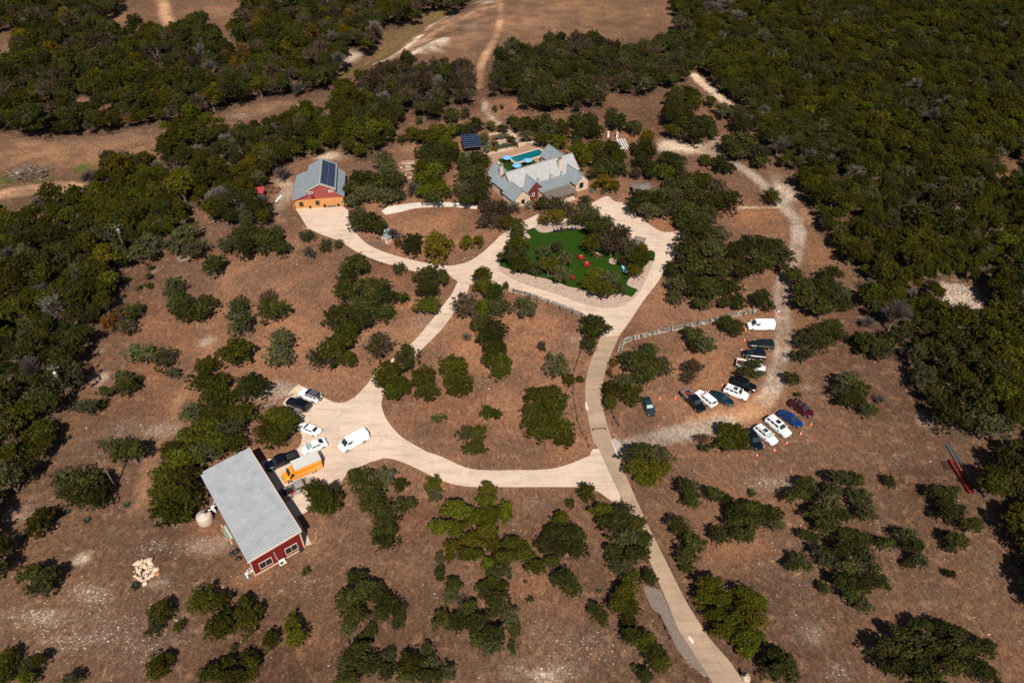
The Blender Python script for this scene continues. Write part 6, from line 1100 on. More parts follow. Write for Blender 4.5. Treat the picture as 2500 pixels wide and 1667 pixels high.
C('l', 'trees beside the pergola on the lawn', [(1430, 170, 200, 162), (1370, 390, 175, 138, 'jun'), (1590, 90, 138, 125, 'pal'), (1790, 250, 200, 162, 'brn'), (1650, 400, 212, 188, 'brn'), (1880, 420, 162, 162, 'brn')], tall=1.4)
C('l', 'olive trees at the drive edge beside the hammock', [(2110, 500, 123, 123, 'yel'), (2060, 640, 179, 157, 'jun'), (2000, 800, 146, 112, 'yel'), (1800, 640, 101, 78, 'brn')], tall=1.2)
C('l', 'low spreading oaks at the near lawn corner', [(1420, 860, 170, 120, 'jun'), (1600, 900, 170, 130), (1330, 990, 190, 90, 'jun'), (1500, 1070, 220, 110, 'jun'), (1740, 1050, 120, 120, 'pal')], tall=1.1)
C('5', 'small pointed dark conifer at the wall end', [(1133, 405, 24, 50, 'oak')], tall=1.6)
C('5', 'long row of trees running down the middle slope', [(972, 335, 74, 62, 'ced'), (985, 405, 80, 55, 'ced'), (1050, 455, 70, 70), (1080, 550, 90, 80), (985, 560, 80, 70, 'jun'), (975, 660, 75, 75), (1060, 715, 95, 80), (990, 760, 75, 60), (1055, 830, 85, 65, 'jun'), (1030, 920, 70, 70, 'jun'), (1115, 935, 68, 85, 'jun'), (1085, 1000, 70, 50, 'jun')])
C('5', 'brown half-bare tree touching the drive above the row', [(855, 545, 112, 100, 'brn')]); C('5', 'small grey-green tree just below the stone wall', [(1275, 545, 78, 82, 'pal')]); C('5', 'sparse grey shrub left of the tree row', [(865, 748, 46, 34, 'gry')]); C('5', 'round brown shrub alone on the middle slope', [(1380, 820, 40, 40, 'brn')])
C('5', 'dark trees at the fork by the wall end', [(1750, 690, 104, 92), (1705, 805, 58, 62)]); C('5', 'two trees by the inner wire fence', [(1480, 950, 88, 98, 'jun'), (1563, 1040, 46, 46, 'jun')]); C('5', 'bright green spiky yucca beside the road', [(1645, 1046, 30, 28, 'ced')])
C('5', 'big dense juniper clump inside the loop', [(1420, 1150, 110, 70, 'jun'), (1340, 1160, 80, 70, 'jun'), (1330, 1270, 90, 90, 'jun'), (1450, 1270, 120, 110, 'jun'), (1360, 1385, 110, 85, 'jun'), (1500, 1390, 110, 90, 'jun'), (1540, 1450, 75, 65, 'jun'), (1490, 1180, 80, 80, 'jun')])
C('5', 'L-shaped low juniper above the pale rock', [(1000, 1270, 48, 62, 'jun'), (1062, 1282, 52, 40, 'jun')]); C('5', 'small sprawling shrub in the loop left of the low juniper', [(675, 1310, 60, 42, 'shr')]); C('5', 'square-topped tree at the lower edge of the loop', [(870, 1420, 72, 72, 'jun'), (950, 1430, 62, 80, 'jun'), (910, 1520, 92, 60, 'jun')])
C('5', 'trees left of the slope row', [(765, 950, 105, 80, 'jun'), (800, 1050, 110, 75, 'jun'), (780, 1130, 60, 45, 'jun'), (860, 1110, 50, 50, 'jun')]); C('5', 'group covering the drive above the pad', [(455, 900, 82, 112, 'oak'), (345, 1000, 120, 80, 'jun'), (300, 1040, 80, 70, 'jun'), (385, 1110, 95, 85, 'jun'), (570, 1030, 85, 85, 'jun'), (590, 1130, 95, 70, 'jun')])
C('5', 'round dark brown tree beside the drive', [(263, 815, 106, 112, 'brn')]); C('5', 'small tree overlapping the upper drive edge', [(402, 285, 48, 82, 'pal')]); C('5', 'tree standing in the drive fork', [(590, 340, 95, 72), (690, 350, 60, 72), (600, 440, 90, 60), (590, 540, 98, 62, 'jun')])
C('5', 'large oak grove above the brown tree', [(110, 265, 98, 78), (50, 345, 75, 60), (215, 420, 140, 75), (60, 440, 110, 75), (300, 480, 90, 75), (170, 540, 140, 85), (310, 590, 75, 65), (150, 640, 110, 70), (420, 487, 55, 42), (-10, 620, 110, 90), (50, 730, 100, 80, 'jun'), (-30, 840, 120, 90, 'jun'), (40, 910, 70, 60, 'jun'), (-110, 880, 95, 110, 'jun')])
C('5', 'dark trees along the outer bend of the drive', [(2270, 300, 60, 70), (2330, 400, 95, 80), (2290, 480, 62, 68)]); C('5', 'dark clump between the road and slate sedan', [(2110, 850, 70, 55), (2020, 905, 115, 62), (2080, 960, 120, 80), (2060, 1040, 90, 55), (2200, 955, 72, 78, 'pal'), (1950, 1060, 80, 70), (1860, 1110, 80, 65, 'jun'), (2000, 1150, 90, 70, 'jun'), (1850, 1200, 62, 60, 'jun')])
C('5', 'orange-brown bush strip beside the road', [(1868, 935, 36, 52, 'org'), (1842, 1000, 28, 42, 'org')])
C('8', 'tree clump between the gravel apron and lower road', [(2050, 10, 130, 70), (2170, 20, 120, 80), (2040, 100, 95, 75, 'ced'), (2160, 130, 120, 90, 'ced'), (2080, 190, 70, 55, 'ced')])
# ---- left slope
C('4', 'round grey-green tree below the tree edge', [(990, 145, 106, 102, 'pal')]); C('4', 'tree trio running downhill', [(1245, 85, 104, 108, 'pal'), (1335, 150, 84, 84, 'pal'), (1462, 262, 76, 82)]); C('4', 'little shrubs at the tree edge', [(1022, 278, 26, 28, 'shr'), (1012, 344, 34, 28, 'shr'), (1006, 400, 40, 30, 'shr'), (945, 420, 26, 20, 'shr'), (842, 358, 36, 34, 'shr'), (835, 478, 24, 18, 'shr')])
C('4', 'belt of oaks below the workshop yard', [(1555, 120, 74, 72, 'pal'), (1640, 60, 80, 70), (1690, 150, 84, 70), (1740, 60, 80, 70), (1820, 95, 88, 84), (1880, 40, 60, 60), (1930, 150, 60, 54)]); C('4', 'greyish bushes at the upper drive edge', [(2090, 62, 55, 48, 'pal'), (2222, 130, 46, 58, 'pal'), (2312, 118, 36, 48, 'pal'), (2110, 175, 70, 40, 'gry')])
C('4', 'tree group alone on the left slope', [(1190, 410, 68, 78, 'pal'), (1230, 520, 92, 80), (1260, 595, 100, 62), (1390, 550, 86, 92)]); C('4', 'tree pair in the middle left slope', [(1618, 555, 84, 80, 'pal'), (1650, 660, 88, 95, 'pal'), (1825, 490, 62, 78), (1860, 570, 104, 78)])
C('4', 'dense round dark bush on the left slope', [(1605, 858, 126, 108, 'jun')]); C('4', 'pale olive tree right of the round bush', [(1915, 780, 112, 82, 'pal'), (1905, 890, 98, 82, 'pal')]); C('4', 'arching oak group left of the slope centre', [(970, 868, 126, 74, 'pal'), (1120, 900, 80, 78, 'pal'), (1180, 1000, 52, 46, 'pal')]); C('4', 'oak group beside the grey rock streak', [(830, 1020, 66, 46, 'pal'), (720, 1130, 64, 34), (860, 1095, 84, 66), (930, 1050, 36, 42)])
C('4', 'sparse leaning oak group by the tree edge', [(590, 1235, 92, 52, 'pal'), (690, 1215, 40, 46)]); C('4', 'trees just above the barn grove', [(1400, 955, 84, 66, 'jun'), (1400, 1070, 128, 78, 'jun'), (1510, 1070, 80, 80, 'jun'), (1480, 1170, 130, 72, 'jun')]); C('4', 'single tree between the slope grove and gravel patch', [(1715, 1105, 122, 108)])
C('4', 'dense grove behind the red barn', [(1320, 1270, 104, 74, 'jun'), (1480, 1270, 120, 74, 'jun'), (1650, 1280, 110, 84, 'jun'), (1400, 1370, 110, 80, 'jun'), (1560, 1390, 120, 84, 'jun'), (1300, 1450, 120, 84, 'jun'), (1470, 1470, 130, 80, 'jun'), (1600, 1480, 90, 70, 'jun'), (1190, 1530, 100, 70, 'jun'), (1350, 1560, 130, 74, 'jun')]); C('4', 'big bush pressing onto the parking pad', [(1890, 1300, 110, 84, 'jun'), (1830, 1390, 100, 84, 'jun'), (1960, 1370, 96, 96, 'jun'), (1880, 1460, 104, 62, 'jun')])
C('4', 'orange tree mix at the tree edge', [(760, 650, 92, 88, 'org'), (820, 590, 60, 60, 'pal'), (905, 590, 60, 80), (860, 690, 70, 60, 'brn')])
C('7', 'grove running down the left side of the barn', [(1250, 50, 124, 84, 'jun'), (1130, 150, 104, 94, 'jun'), (1270, 180, 130, 94, 'jun'), (1140, 290, 118, 94, 'jun'), (1280, 320, 110, 94, 'jun'), (1150, 420, 124, 84, 'jun'), (1250, 430, 74, 62, 'jun')]); C('7', 'tree pair above the lone oak', [(770, -50, 110, 66, 'pal'), (900, -10, 110, 88)])
C('7', 'large lone oak beside the bare utility pole', [(470, 180, 118, 118, 'pal'), (590, 200, 118, 100), (500, 290, 108, 84), (640, 300, 100, 98), (690, 230, 76, 80)]); C('7', 'lower-left shrubby oak pair', [(275, 470, 92, 96, 'jun'), (330, 420, 52, 52), (195, 530, 30, 40)]); C('7', 'isolated round oak near the pale rock patch', [(230, 820, 92, 76), (320, 850, 92, 84), (270, 920, 92, 76)])
C('7', 'oak cluster below the barn', [(1370, 1000, 88, 104, 'jun'), (1505, 1025, 80, 72, 'jun'), (1490, 1190, 104, 108, 'jun'), (1680, 1020, 66, 62, 'jun'), (1690, 1140, 94, 114, 'jun')]); C('7', 'oak with a small companion left of the cluster', [(1085, 1090, 84, 80, 'jun'), (1060, 1190, 62, 72, 'jun'), (1225, 1178, 38, 46, 'jun')]); C('7', 'small oak pair right of the cluster', [(1850, 1268, 62, 76, 'jun'), (1990, 1170, 60, 70, 'jun'), (2020, 1260, 82, 76, 'jun')]); C('7', 'small round shrub just below the red gable', [(2098, 798, 42, 34, 'shr')])
C('7', 'tree hugging the pad by the khaki pickup', [(2160, 260, 96, 84, 'jun'), (2250, 330, 90, 94, 'jun'), (2170, 360, 74, 62, 'jun'), (2280, 250, 62, 60, 'jun')])
C('7', 'bottom edge oaks under the barn', [(1080, 1440, 72, 74, 'jun'), (1060, 1510, 66, 56, 'jun'), (1160, 1400, 44, 50, 'jun'), (1600, 1330, 36, 32, 'shr'), (1560, 1450, 72, 62, 'jun'), (1450, 1510, 100, 70, 'jun'), (1600, 1540, 110, 70, 'jun'), (1710, 1480, 76, 94, 'jun'), (1690, 1390, 50, 50, 'jun')])
C('7', 'corner oaks at the bottom', [(50, 1400, 72, 82, 'jun'), (30, 1510, 82, 84, 'jun'), (180, 1450, 56, 72, 'jun'), (275, 1410, 62, 52, 'jun'), (180, 1540, 70, 50, 'jun'), (480, 1550, 76, 42, 'jun')])
# ---- below the lower drive
C('8', 'ragged tree group beside the barn drive', [(130, 170, 92, 74), (290, 170, 96, 78), (200, 250, 118, 74), (410, 215, 58, 54), (230, 340, 106, 84), (320, 420, 118, 94), (440, 350, 88, 56), (310, 520, 92, 74), (310, 610, 92, 58)]); C('8', 'small leaning juniper below the drive', [(632, 210, 62, 64, 'jun'), (648, 285, 58, 54, 'jun')])
C('8', 'sprawling yellowish cedar clump', [(1015, 245, 66, 58, 'ced'), (1000, 330, 80, 52, 'ced'), (800, 390, 112, 72, 'ced'), (910, 440, 82, 72, 'ced'), (1020, 430, 84, 78, 'ced'), (1130, 400, 66, 82, 'ced'), (690, 510, 98, 62, 'ced'), (800, 520, 84, 62, 'ced'), (1000, 540, 92, 72, 'ced'), (890, 600, 96, 66, 'ced'), (1040, 620, 72, 72, 'ced'), (770, 640, 72, 52, 'ced'), (880, 690, 96, 52, 'ced'), (750, 710, 40, 34, 'ced')])
C('8', 'oak arch below the yellowish cedars', [(1180, 620, 82, 58, 'jun'), (1130, 710, 92, 62, 'jun'), (1250, 690, 78, 72, 'jun'), (1340, 780, 84, 62, 'jun'), (1020, 760, 56, 66, 'jun'), (1100, 810, 84, 62, 'jun'), (1040, 870, 62, 62, 'jun'), (1110, 910, 52, 44, 'jun')])
C('8', 'oak mass between the cedars and road trees', [(1508, 445, 68, 52, 'ced'), (1470, 540, 84, 72), (1590, 560, 102, 72), (1400, 620, 76, 62), (1520, 640, 92, 72), (1620, 650, 78, 72), (1450, 740, 56, 46)]); C('8', 'dark oak below the oak mass', [(1530, 850, 84, 72), (1580, 930, 76, 66), (1490, 870, 64, 52)]); C('8', 'two round shrubs at the drive fork', [(1688, 265, 68, 64, 'jun'), (1577, 342, 35, 42, 'oak')])
C('8', 'long tree belt beside the lower road', [(1800, 400, 84, 62, 'jun'), (1930, 400, 92, 72, 'jun'), (1870, 490, 112, 72), (2010, 490, 84, 72, 'jun'), (1960, 590, 102, 72), (2070, 590, 72, 62), (1880, 680, 78, 66), (2020, 690, 106, 66), (1920, 770, 92, 62), (2110, 850, 64, 64), (1990, 850, 74, 62, 'jun'), (1950, 950, 92, 74, 'jun'), (1900, 1030, 84, 68, 'jun'), (1990, 1060, 76, 74, 'jun'), (1980, 1160, 62, 66, 'jun')])
C('8', 'olive bush left of the road belt', [(1750, 1080, 62, 66), (1800, 1130, 46, 52, 'jun')]); C('8', 'oak pair at the foot of the road belt', [(1990, 1250, 90, 62), (2090, 1290, 92, 66, 'jun'), (2140, 1370, 84, 72), (2200, 1440, 74, 66, 'jun')]); C('8', 'dark bush at the bottom by the pale rocks', [(2090, 1520, 58, 56), (2020, 1460, 30, 34, 'shr')])
C('8', 'oak thicket at the lower left centre', [(110, 850, 74, 56), (170, 930, 92, 72), (60, 1010, 102, 84), (250, 970, 78, 90), (330, 1040, 84, 78), (410, 1090, 56, 90), (110, 1110, 92, 72), (60, 1190, 72, 56), (280, 1110, 62, 52), (390, 1170, 44, 46)]); C('8', 'slender grey-topped tree on the lower slope', [(680, 715, 36, 56, 'pal'), (682, 815, 42, 52)], tall=1.3)
C('8', 'ring of oaks round the dead snag', [(780, 900, 64, 56), (760, 980, 66, 62), (880, 1070, 74, 66), (980, 930, 60, 62), (1080, 1010, 90, 72), (1060, 1090, 66, 56), (1170, 1110, 60, 74), (700, 1140, 72, 74), (800, 1160, 78, 72), (930, 1160, 94, 74), (1060, 1230, 88, 66), (1190, 1210, 46, 62), (950, 1270, 76, 68), (1040, 1320, 102, 56), (1180, 1330, 36, 52)]); C('8', 'bleached dead snag in the ring of oaks', [(848, 1030, 64, 78, 'snag')], tall=1.3)
C('8', 'bottom centre thicket', [(210, 1210, 46, 56), (165, 1260, 40, 36), (130, 1360, 102, 74), (60, 1440, 92, 78), (200, 1450, 92, 74), (330, 1400, 62, 62), (320, 1490, 72, 62), (490, 1430, 92, 74, 'jun'), (600, 1350, 50, 66), (610, 1440, 74, 66, 'jun'), (460, 1520, 92, 52), (600, 1530, 92, 52), (730, 1500, 66, 66), (60, 1540, 92, 46)]); C('8', 'tiny round shrubs on the lower slope', [(1265, 876, 18, 17, 'shr'), (1300, 998, 30, 27, 'shr'), (1766, 938, 22, 21, 'shr')])
# ---- right slope and the parking rows
C('6', 'huge oak grove above the white van', [(130, 40, 132, 66), (250, 60, 112, 72), (60, 150, 112, 84), (220, 160, 122, 84), (370, 170, 102, 74), (500, 120, 112, 72), (620, 150, 102, 74), (700, 210, 92, 82), (550, 240, 112, 74), (100, 270, 112, 84), (270, 290, 122, 84), (420, 300, 102, 66), (60, 400, 92, 84), (190, 430, 122, 84), (330, 420, 102, 74), (150, 530, 72, 44)])
C('6', 'small oak trio right of the grove foot', [(390, 510, 62, 52), (310, 525, 56, 38), (560, 500, 74, 74)]); C('6', 'oak crowd right of the gravel track', [(770, 330, 72, 72), (850, 410, 84, 66), (1030, 330, 84, 62), (990, 420, 102, 72), (880, 500, 112, 74), (1080, 450, 92, 84), (980, 560, 106, 62), (1120, 530, 62, 46)])
C('6', 'dark bush against the wall by the white van', [(310, 650, 62, 46), (370, 690, 72, 58)]); C('6', 'dark bush pair below the long pale wall', [(95, 740, 76, 58), (170, 810, 84, 62), (90, 820, 46, 46)]); C('6', 'brown bush left of the cones', [(90, 960, 86, 62, 'brn'), (70, 1030, 62, 52, 'brn')]); C('6', 'wide oaks right of the track bend', [(1030, 680, 84, 52), (930, 730, 106, 66), (1070, 740, 78, 56), (860, 790, 84, 52), (980, 800, 78, 52), (850, 880, 88, 52, 'pal')])
C('6', 'oak hanging over the white pickup', [(500, 950, 84, 46, 'pal'), (450, 1000, 66, 40), (540, 1010, 56, 34, 'pal')], tall=1.25); C('6', 'small round tree at the track edge', [(765, 1040, 60, 50)]); C('6', 'big lone oak in the right meadow', [(1150, 1050, 102, 66), (1220, 1110, 84, 66), (1110, 1130, 78, 58), (1180, 1190, 92, 52)]); C('6', 'small bush pair below the lone oak', [(1290, 1255, 62, 48), (1372, 1180, 40, 40, 'gry')])
C('6', 'low shrub in dry grass below the track', [(810, 1150, 36, 25, 'shr')]); C('6', 'oaks at the dark wood edge', [(1250, 770, 84, 62), (1340, 810, 102, 72), (1390, 870, 84, 52), (1230, 850, 42, 30), (1180, 780, 40, 32)]); C('6', 'bush covering the end of the lower row', [(310, 1400, 72, 72, 'jun'), (390, 1420, 84, 84, 'jun'), (310, 1490, 78, 58, 'jun'), (420, 1490, 72, 46, 'jun')]); C('6', 'ragged brown-green bush left of the row-end bush', [(155, 1450, 54, 40, 'brn'), (170, 1510, 52, 40, 'shr')])
C('9', 'tree string beside the lower road', [(60, 240, 84, 74), (80, 330, 66, 56), (-20, 480, 78, 62), (20, 540, 72, 62), (90, 620, 98, 74), (50, 710, 84, 66), (50, 780, 56, 46)]); C('9', 'crooked oak group on the right slope', [(230, 280, 74, 56), (310, 320, 52, 46), (400, 380, 84, 66), (500, 380, 84, 66), (380, 470, 84, 62), (500, 480, 92, 66), (620, 420, 84, 66), (660, 490, 72, 56), (270, 560, 72, 66), (430, 560, 92, 52)]); C('9', 'round shrub above the crooked oaks', [(500, 264, 40, 32, 'shr')])
C('9', 'big paired oaks in the right slope centre', [(860, 210, 74, 56), (790, 290, 84, 52), (880, 280, 66, 52), (1090, 170, 92, 56), (1190, 190, 72, 72), (1050, 250, 72, 62), (1010, 340, 112, 66), (940, 410, 92, 62), (1080, 420, 84, 72), (1010, 500, 92, 56), (1230, 300, 84, 72), (1270, 410, 84, 66)]); C('9', 'slim dark bush right of the paired oaks', [(1430, 190, 40, 60)])
C('9', 'oak near the red steel trough', [(1750, 270, 74, 46), (1850, 270, 78, 56), (1820, 350, 74, 56), (1850, 420, 84, 52), (1900, 390, 62, 46), (1720, 420, 40, 30, 'shr')]); C('9', 'small dark oak left of the lower oaks', [(850, 555, 52, 42), (920, 580, 46, 42)]); C('9', 'large ragged oak mass of the lower right slope', [(1130, 560, 78, 62), (1240, 590, 78, 62), (1110, 660, 92, 66), (1260, 690, 92, 72), (960, 680, 72, 66), (1010, 740, 72, 46), (1160, 780, 102, 72), (1300, 800, 84, 72), (1110, 880, 92, 72), (1240, 890, 92, 66), (1370, 880, 62, 56), (1180, 970, 78, 56), (1250, 1040, 72, 66, 'pal')])
C('9', 'oak cluster of three right of the ragged mass', [(1550, 560, 84, 62), (1600, 640, 84, 66), (1640, 730, 72, 56), (1400, 620, 78, 46), (1560, 760, 40, 32)]); C('9', 'small oaks near the right wood', [(1990, 490, 84, 56), (1830, 570, 46, 56), (1890, 600, 78, 66), (1850, 650, 42, 36)]); C('9', 'low oak left of the ragged mass', [(810, 730, 66, 62), (760, 770, 56, 36), (860, 770, 46, 42)]); C('9', 'two round shrubs in the right meadow', [(985, 920, 46, 44), (1850, 825, 38, 34)])
C('9', 'bright cedar clump beside the lowest road', [(200, 900, 102, 66, 'ced'), (160, 990, 84, 66, 'ced'), (270, 990, 84, 72, 'ced'), (440, 970, 92, 66, 'ced'), (540, 1030, 72, 72, 'ced'), (430, 1060, 84, 62, 'ced'), (250, 1110, 84, 62, 'ced'), (350, 1150, 92, 66, 'ced'), (500, 1140, 92, 72, 'ced'), (300, 1220, 92, 62, 'ced'), (430, 1250, 102, 72, 'ced'), (460, 1350, 84, 62, 'ced'), (530, 1250, 56, 56, 'ced')])
C('9', 'dark oaks at the foot of the cedar clump', [(640, 1380, 74, 62), (700, 1420, 92, 66), (600, 1440, 66, 62), (680, 1500, 112, 56), (770, 1480, 46, 52)])
C('9', 'massive dark oak in the bottom corner', [(1640, 1180, 84, 56), (1780, 1200, 84, 56), (1500, 1250, 102, 66), (1660, 1280, 102, 66), (1880, 1230, 84, 66), (1400, 1340, 112, 72), (1560, 1370, 112, 72), (1750, 1340, 112, 72), (1930, 1340, 102, 72), (2080, 1330, 84, 66), (1460, 1460, 112, 66), (1650, 1470, 112, 66), (1840, 1460, 112, 72), (2010, 1450, 102, 72), (2100, 1520, 84, 62), (1700, 1550, 120, 50)])
# ---- round the house and the workshop
C('2', 'autumn trees before the house corner', [(1020, 1420, 84, 62, 'brn'), (1110, 1430, 72, 72, 'brn'), (1030, 1510, 102, 56, 'brn'), (1140, 1520, 72, 52, 'jun'), (1190, 1410, 56, 46, 'gry')]); C('2', 'round dark clipped bush before the porch', [(1378, 1395, 55, 50)]); C('2', 'round grey-green bush at the small stone gable', [(1285, 1400, 28, 28, 'sag')]); C('2', 'olive half-bare trees before the porch', [(1480, 1400, 74, 62, 'brn'), (1560, 1430, 62, 62, 'brn'), (1480, 1480, 84, 56, 'yel'), (1390, 1500, 46, 56, 'org'), (1590, 1500, 50, 46, 'brn')])
C('2', 'grey-green oaks between porch and right drive', [(1680, 1370, 56, 36, 'pal'), (1690, 1440, 84, 62, 'pal'), (1650, 1500, 62, 46), (1740, 1480, 52, 52)]); C('2', 'trees hiding the right edge of the workshop', [(120, 1470, 66, 56), (180, 1510, 92, 62), (250, 1530, 62, 56), (110, 1540, 62, 46), (280, 1560, 46, 46)]); C('2', 'oaks between the workshop and kitchen garden', [(300, 1100, 84, 62, 'pal'), (330, 1170, 84, 56, 'pal'), (150, 1220, 92, 62), (270, 1250, 102, 66), (390, 1230, 56, 62), (80, 1280, 62, 66), (170, 1320, 92, 66), (300, 1340, 102, 56, 'pal'), (390, 1330, 56, 56, 'pal'), (90, 1370, 66, 46)])
C('2', 'bare grey bushes in the garden trees', [(500, 1290, 60, 50, 'gry'), (320, 1350, 44, 50, 'gry'), (410, 1330, 44, 44, 'gry')]); C('2', 'yellow-green cedars of the kitchen garden', [(560, 1140, 66, 46, 'ced'), (640, 1160, 66, 56, 'ced'), (560, 1220, 66, 52, 'ced'), (650, 1240, 66, 52, 'ced'), (590, 1310, 66, 56, 'ced'), (690, 1290, 66, 52, 'ced'), (640, 1360, 76, 46), (740, 1320, 36, 42)])
C('2', 'oaks behind the kitchen garden', [(570, 1040, 62, 52), (650, 1030, 66, 52), (730, 1040, 56, 56), (620, 1100, 62, 52), (720, 1120, 52, 62), (790, 1060, 46, 46)]); C('2', 'oaks against the left wall of the house', [(850, 1120, 56, 52), (930, 1080, 62, 46), (990, 1100, 46, 52), (860, 1200, 72, 56), (950, 1180, 72, 62), (830, 1290, 66, 62), (920, 1270, 72, 62), (990, 1250, 46, 62), (860, 1370, 76, 46), (960, 1340, 72, 62)])
C('2', 'sage beds of the terraced garden', [(1080, 940, 42, 20, 'sag'), (1130, 930, 40, 18, 'sag'), (1170, 950, 34, 22), (1090, 1010, 42, 20, 'sag'), (1140, 1000, 42, 24, 'sag'), (1190, 990, 32, 26, 'shr'), (1110, 880, 40, 26), (1060, 1020, 30, 22, 'yel'), (1050, 980, 30, 30, 'shr')]); C('2', 'mixed shrubs round the solar canopy', [(980, 950, 46, 56), (1000, 1010, 40, 30, 'sag'), (870, 1060, 44, 26, 'sag'), (940, 1060, 40, 22, 'org'), (770, 1000, 44, 40, 'yel'), (720, 960, 56, 46, 'ced'), (640, 950, 66, 46, 'ced'), (560, 930, 66, 46, 'ced'), (490, 910, 52, 46, 'ced'), (420, 950, 34, 42), (860, 880, 66, 52), (930, 850, 56, 46), (780, 890, 56, 46, 'ced'), (700, 890, 46, 42, 'ced'), (640, 880, 36, 42, 'yel'), (540, 820, 30, 30), (1030, 860, 36, 36, 'ced')])
C('2', 'dark bushes on the path above the canopy', [(755, 790, 56, 66), (855, 770, 42, 46), (1060, 740, 26, 30, 'shr'), (1105, 730, 20, 16, 'shr'), (1175, 820, 34, 44)])
C('2', 'trees crowding behind the pool terrace', [(1230, 850, 62, 52), (1310, 860, 66, 62), (1280, 930, 66, 36, 'brn'), (1400, 830, 62, 52), (1430, 900, 84, 62, 'jun'), (1500, 880, 66, 62, 'jun'), (1380, 960, 62, 42, 'jun'), (1490, 970, 72, 52, 'jun')], tall=1.2)
C('2', 'oaks close behind the right end of the house', [(1620, 820, 66, 52), (1700, 830, 66, 56), (1640, 900, 66, 52), (1740, 900, 66, 52), (1620, 960, 46, 42), (1640, 1030, 72, 62, 'ced'), (1740, 1010, 62, 56, 'ced'), (1850, 1010, 66, 56, 'jun'), (1900, 1070, 62, 56, 'jun'), (1790, 1090, 72, 62), (1680, 1090, 62, 52, 'ced'), (1860, 1150, 72, 62), (1760, 1170, 66, 52), (1800, 1240, 62, 56, 'yel'), (1870, 1270, 46, 46, 'yel'), (1930, 1160, 40, 52)], tall=1.2)
C('2', 'shrubs at the house right corner', [(1720, 1300, 22, 20, 'sag'), (1800, 1310, 20, 24, 'sag'), (1740, 1270, 30, 22, 'yel')]); C('2', 'oak pair below the dry clearing', [(1860, 780, 52, 44), (1900, 830, 72, 56), (2010, 870, 56, 46)]); C('2', 'trees between chairs and white track', [(2110, 930, 56, 52, 'yel'), (2030, 1020, 46, 56), (2110, 1020, 62, 56, 'jun'), (2060, 1100, 72, 62), (2030, 1180, 52, 46, 'brn'), (2130, 1160, 62, 62), (2240, 1090, 72, 56), (2310, 1110, 66, 62), (2230, 1180, 72, 56, 'jun'), (2320, 1200, 66, 62), (2260, 1260, 72, 56, 'pal')])
C('2', 'spreading dark oak over the right drive', [(2060, 1360, 92, 62), (2170, 1370, 84, 66), (2010, 1420, 66, 46), (2110, 1440, 92, 56), (2210, 1430, 66, 56), (2140, 1330, 84, 42)]); C('2', 'oaks right of the low shed', [(2240, 1320, 62, 56), (2310, 1340, 72, 62), (2300, 1430, 66, 62), (2340, 1510, 62, 56)])
C('3', 'big mixed oak grove inside the track bend', [(40, 1260, 92, 66), (140, 1240, 92, 72, 'jun'), (250, 1290, 84, 72, 'brn'), (90, 1350, 102, 66), (220, 1380, 102, 66, 'jun'), (340, 1370, 84, 72), (60, 1450, 102, 66), (190, 1470, 92, 66), (120, 1530, 92, 52)]); C('3', 'small tree by the rocky patch casting a dark shadow', [(625, 1340, 56, 60, 'jun')]); C('3', 'bushes along the white track bend', [(175, 1090, 44, 40, 'jun'), (280, 1120, 66, 56), (340, 1150, 46, 40)])
C('3', 'oaks between the white tracks', [(60, 640, 84, 56, 'jun'), (100, 700, 66, 46, 'jun'), (210, 690, 46, 34, 'jun'), (50, 840, 92, 66), (160, 850, 84, 62), (100, 930, 92, 56), (220, 900, 46, 40), (300, 750, 62, 52, 'pal'), (400, 770, 66, 62, 'pal'), (430, 850, 84, 62), (340, 990, 84, 62), (450, 970, 84, 66), (400, 1050, 72, 46), (540, 1050, 84, 72, 'pal'), (560, 1110, 66, 36)])
for la, t, x, y, r in (('spiky grey-green agave beside the rock pile', '7', 932, 912, 1.1), ('spiky agave nearest the lone oak', '7', 598, 462, 1.0), ('faint agave between the lone oak and shrubby pair', '7', 465, 402, .8), ('grey-green agave in dry grass right of the lone oak', '7', 870, 355, .9)):
    o = thing('agave', la, 'plant', at(t, x, y), 0); put('rosette', AGV, o, (0, 0, .05), None, (r, r, r)); mb = MB(); mb.lathe([(.15 * r, 0), (.1 * r, .2 * r)], n=8); mb.build('core', M['sage'], o)
C('1', 'tall dead tree standing clear in the creek wood', [(1060, 350, 110, 120, 'snag')], tall=1.9); C('1', 'bleached dead tree leaning out of the left wood', [(1190, 1130, 60, 74, 'snag')], tall=1.6)
C('1', 'grey leafless trees in the wood toward the workshop', [(1540, 960, 62, 66, 'gry'), (1490, 1340, 84, 92, 'gry'), (1880, 890, 60, 52, 'gry'), (1340, 1030, 50, 46, 'gry'), (1250, 1420, 50, 46, 'gry'), (1920, 1180, 66, 52, 'gry'), (2230, 810, 54, 46, 'gry'), (2040, 600, 52, 46, 'gry'), (630, 1210, 84, 74, 'gry'), (600, 1300, 50, 56, 'gry'), (970, 1060, 46, 34, 'gry'), (150, 160, 84, 46, 'gry')])
C('3', 'bare trees at the far head of the wood', [(230, 60, 102, 66, 'gry'), (390, 110, 84, 66, 'gry'), (300, 20, 80, 46, 'gry')]); C('3', 'pale bare trees inside the dense wood', [(1050, 1240, 66, 52, 'brn'), (1780, 1380, 92, 66, 'gry'), (1700, 1300, 72, 52, 'gry'), (1830, 1450, 60, 40, 'snag')])
C('6', 'grey bare bushes round the rocky clearing', [(1720, 390, 60, 40, 'gry'), (1600, 460, 50, 40, 'gry'), (1300, 400, 62, 52, 'gry'), (1290, 650, 56, 52, 'gry'), (1400, 240, 66, 62, 'gry'), (1690, 50, 46, 52, 'gry'), (1530, 860, 46, 40, 'gry'), (1700, 840, 46, 36, 'gry'), (1870, 1150, 50, 36, 'gry')])
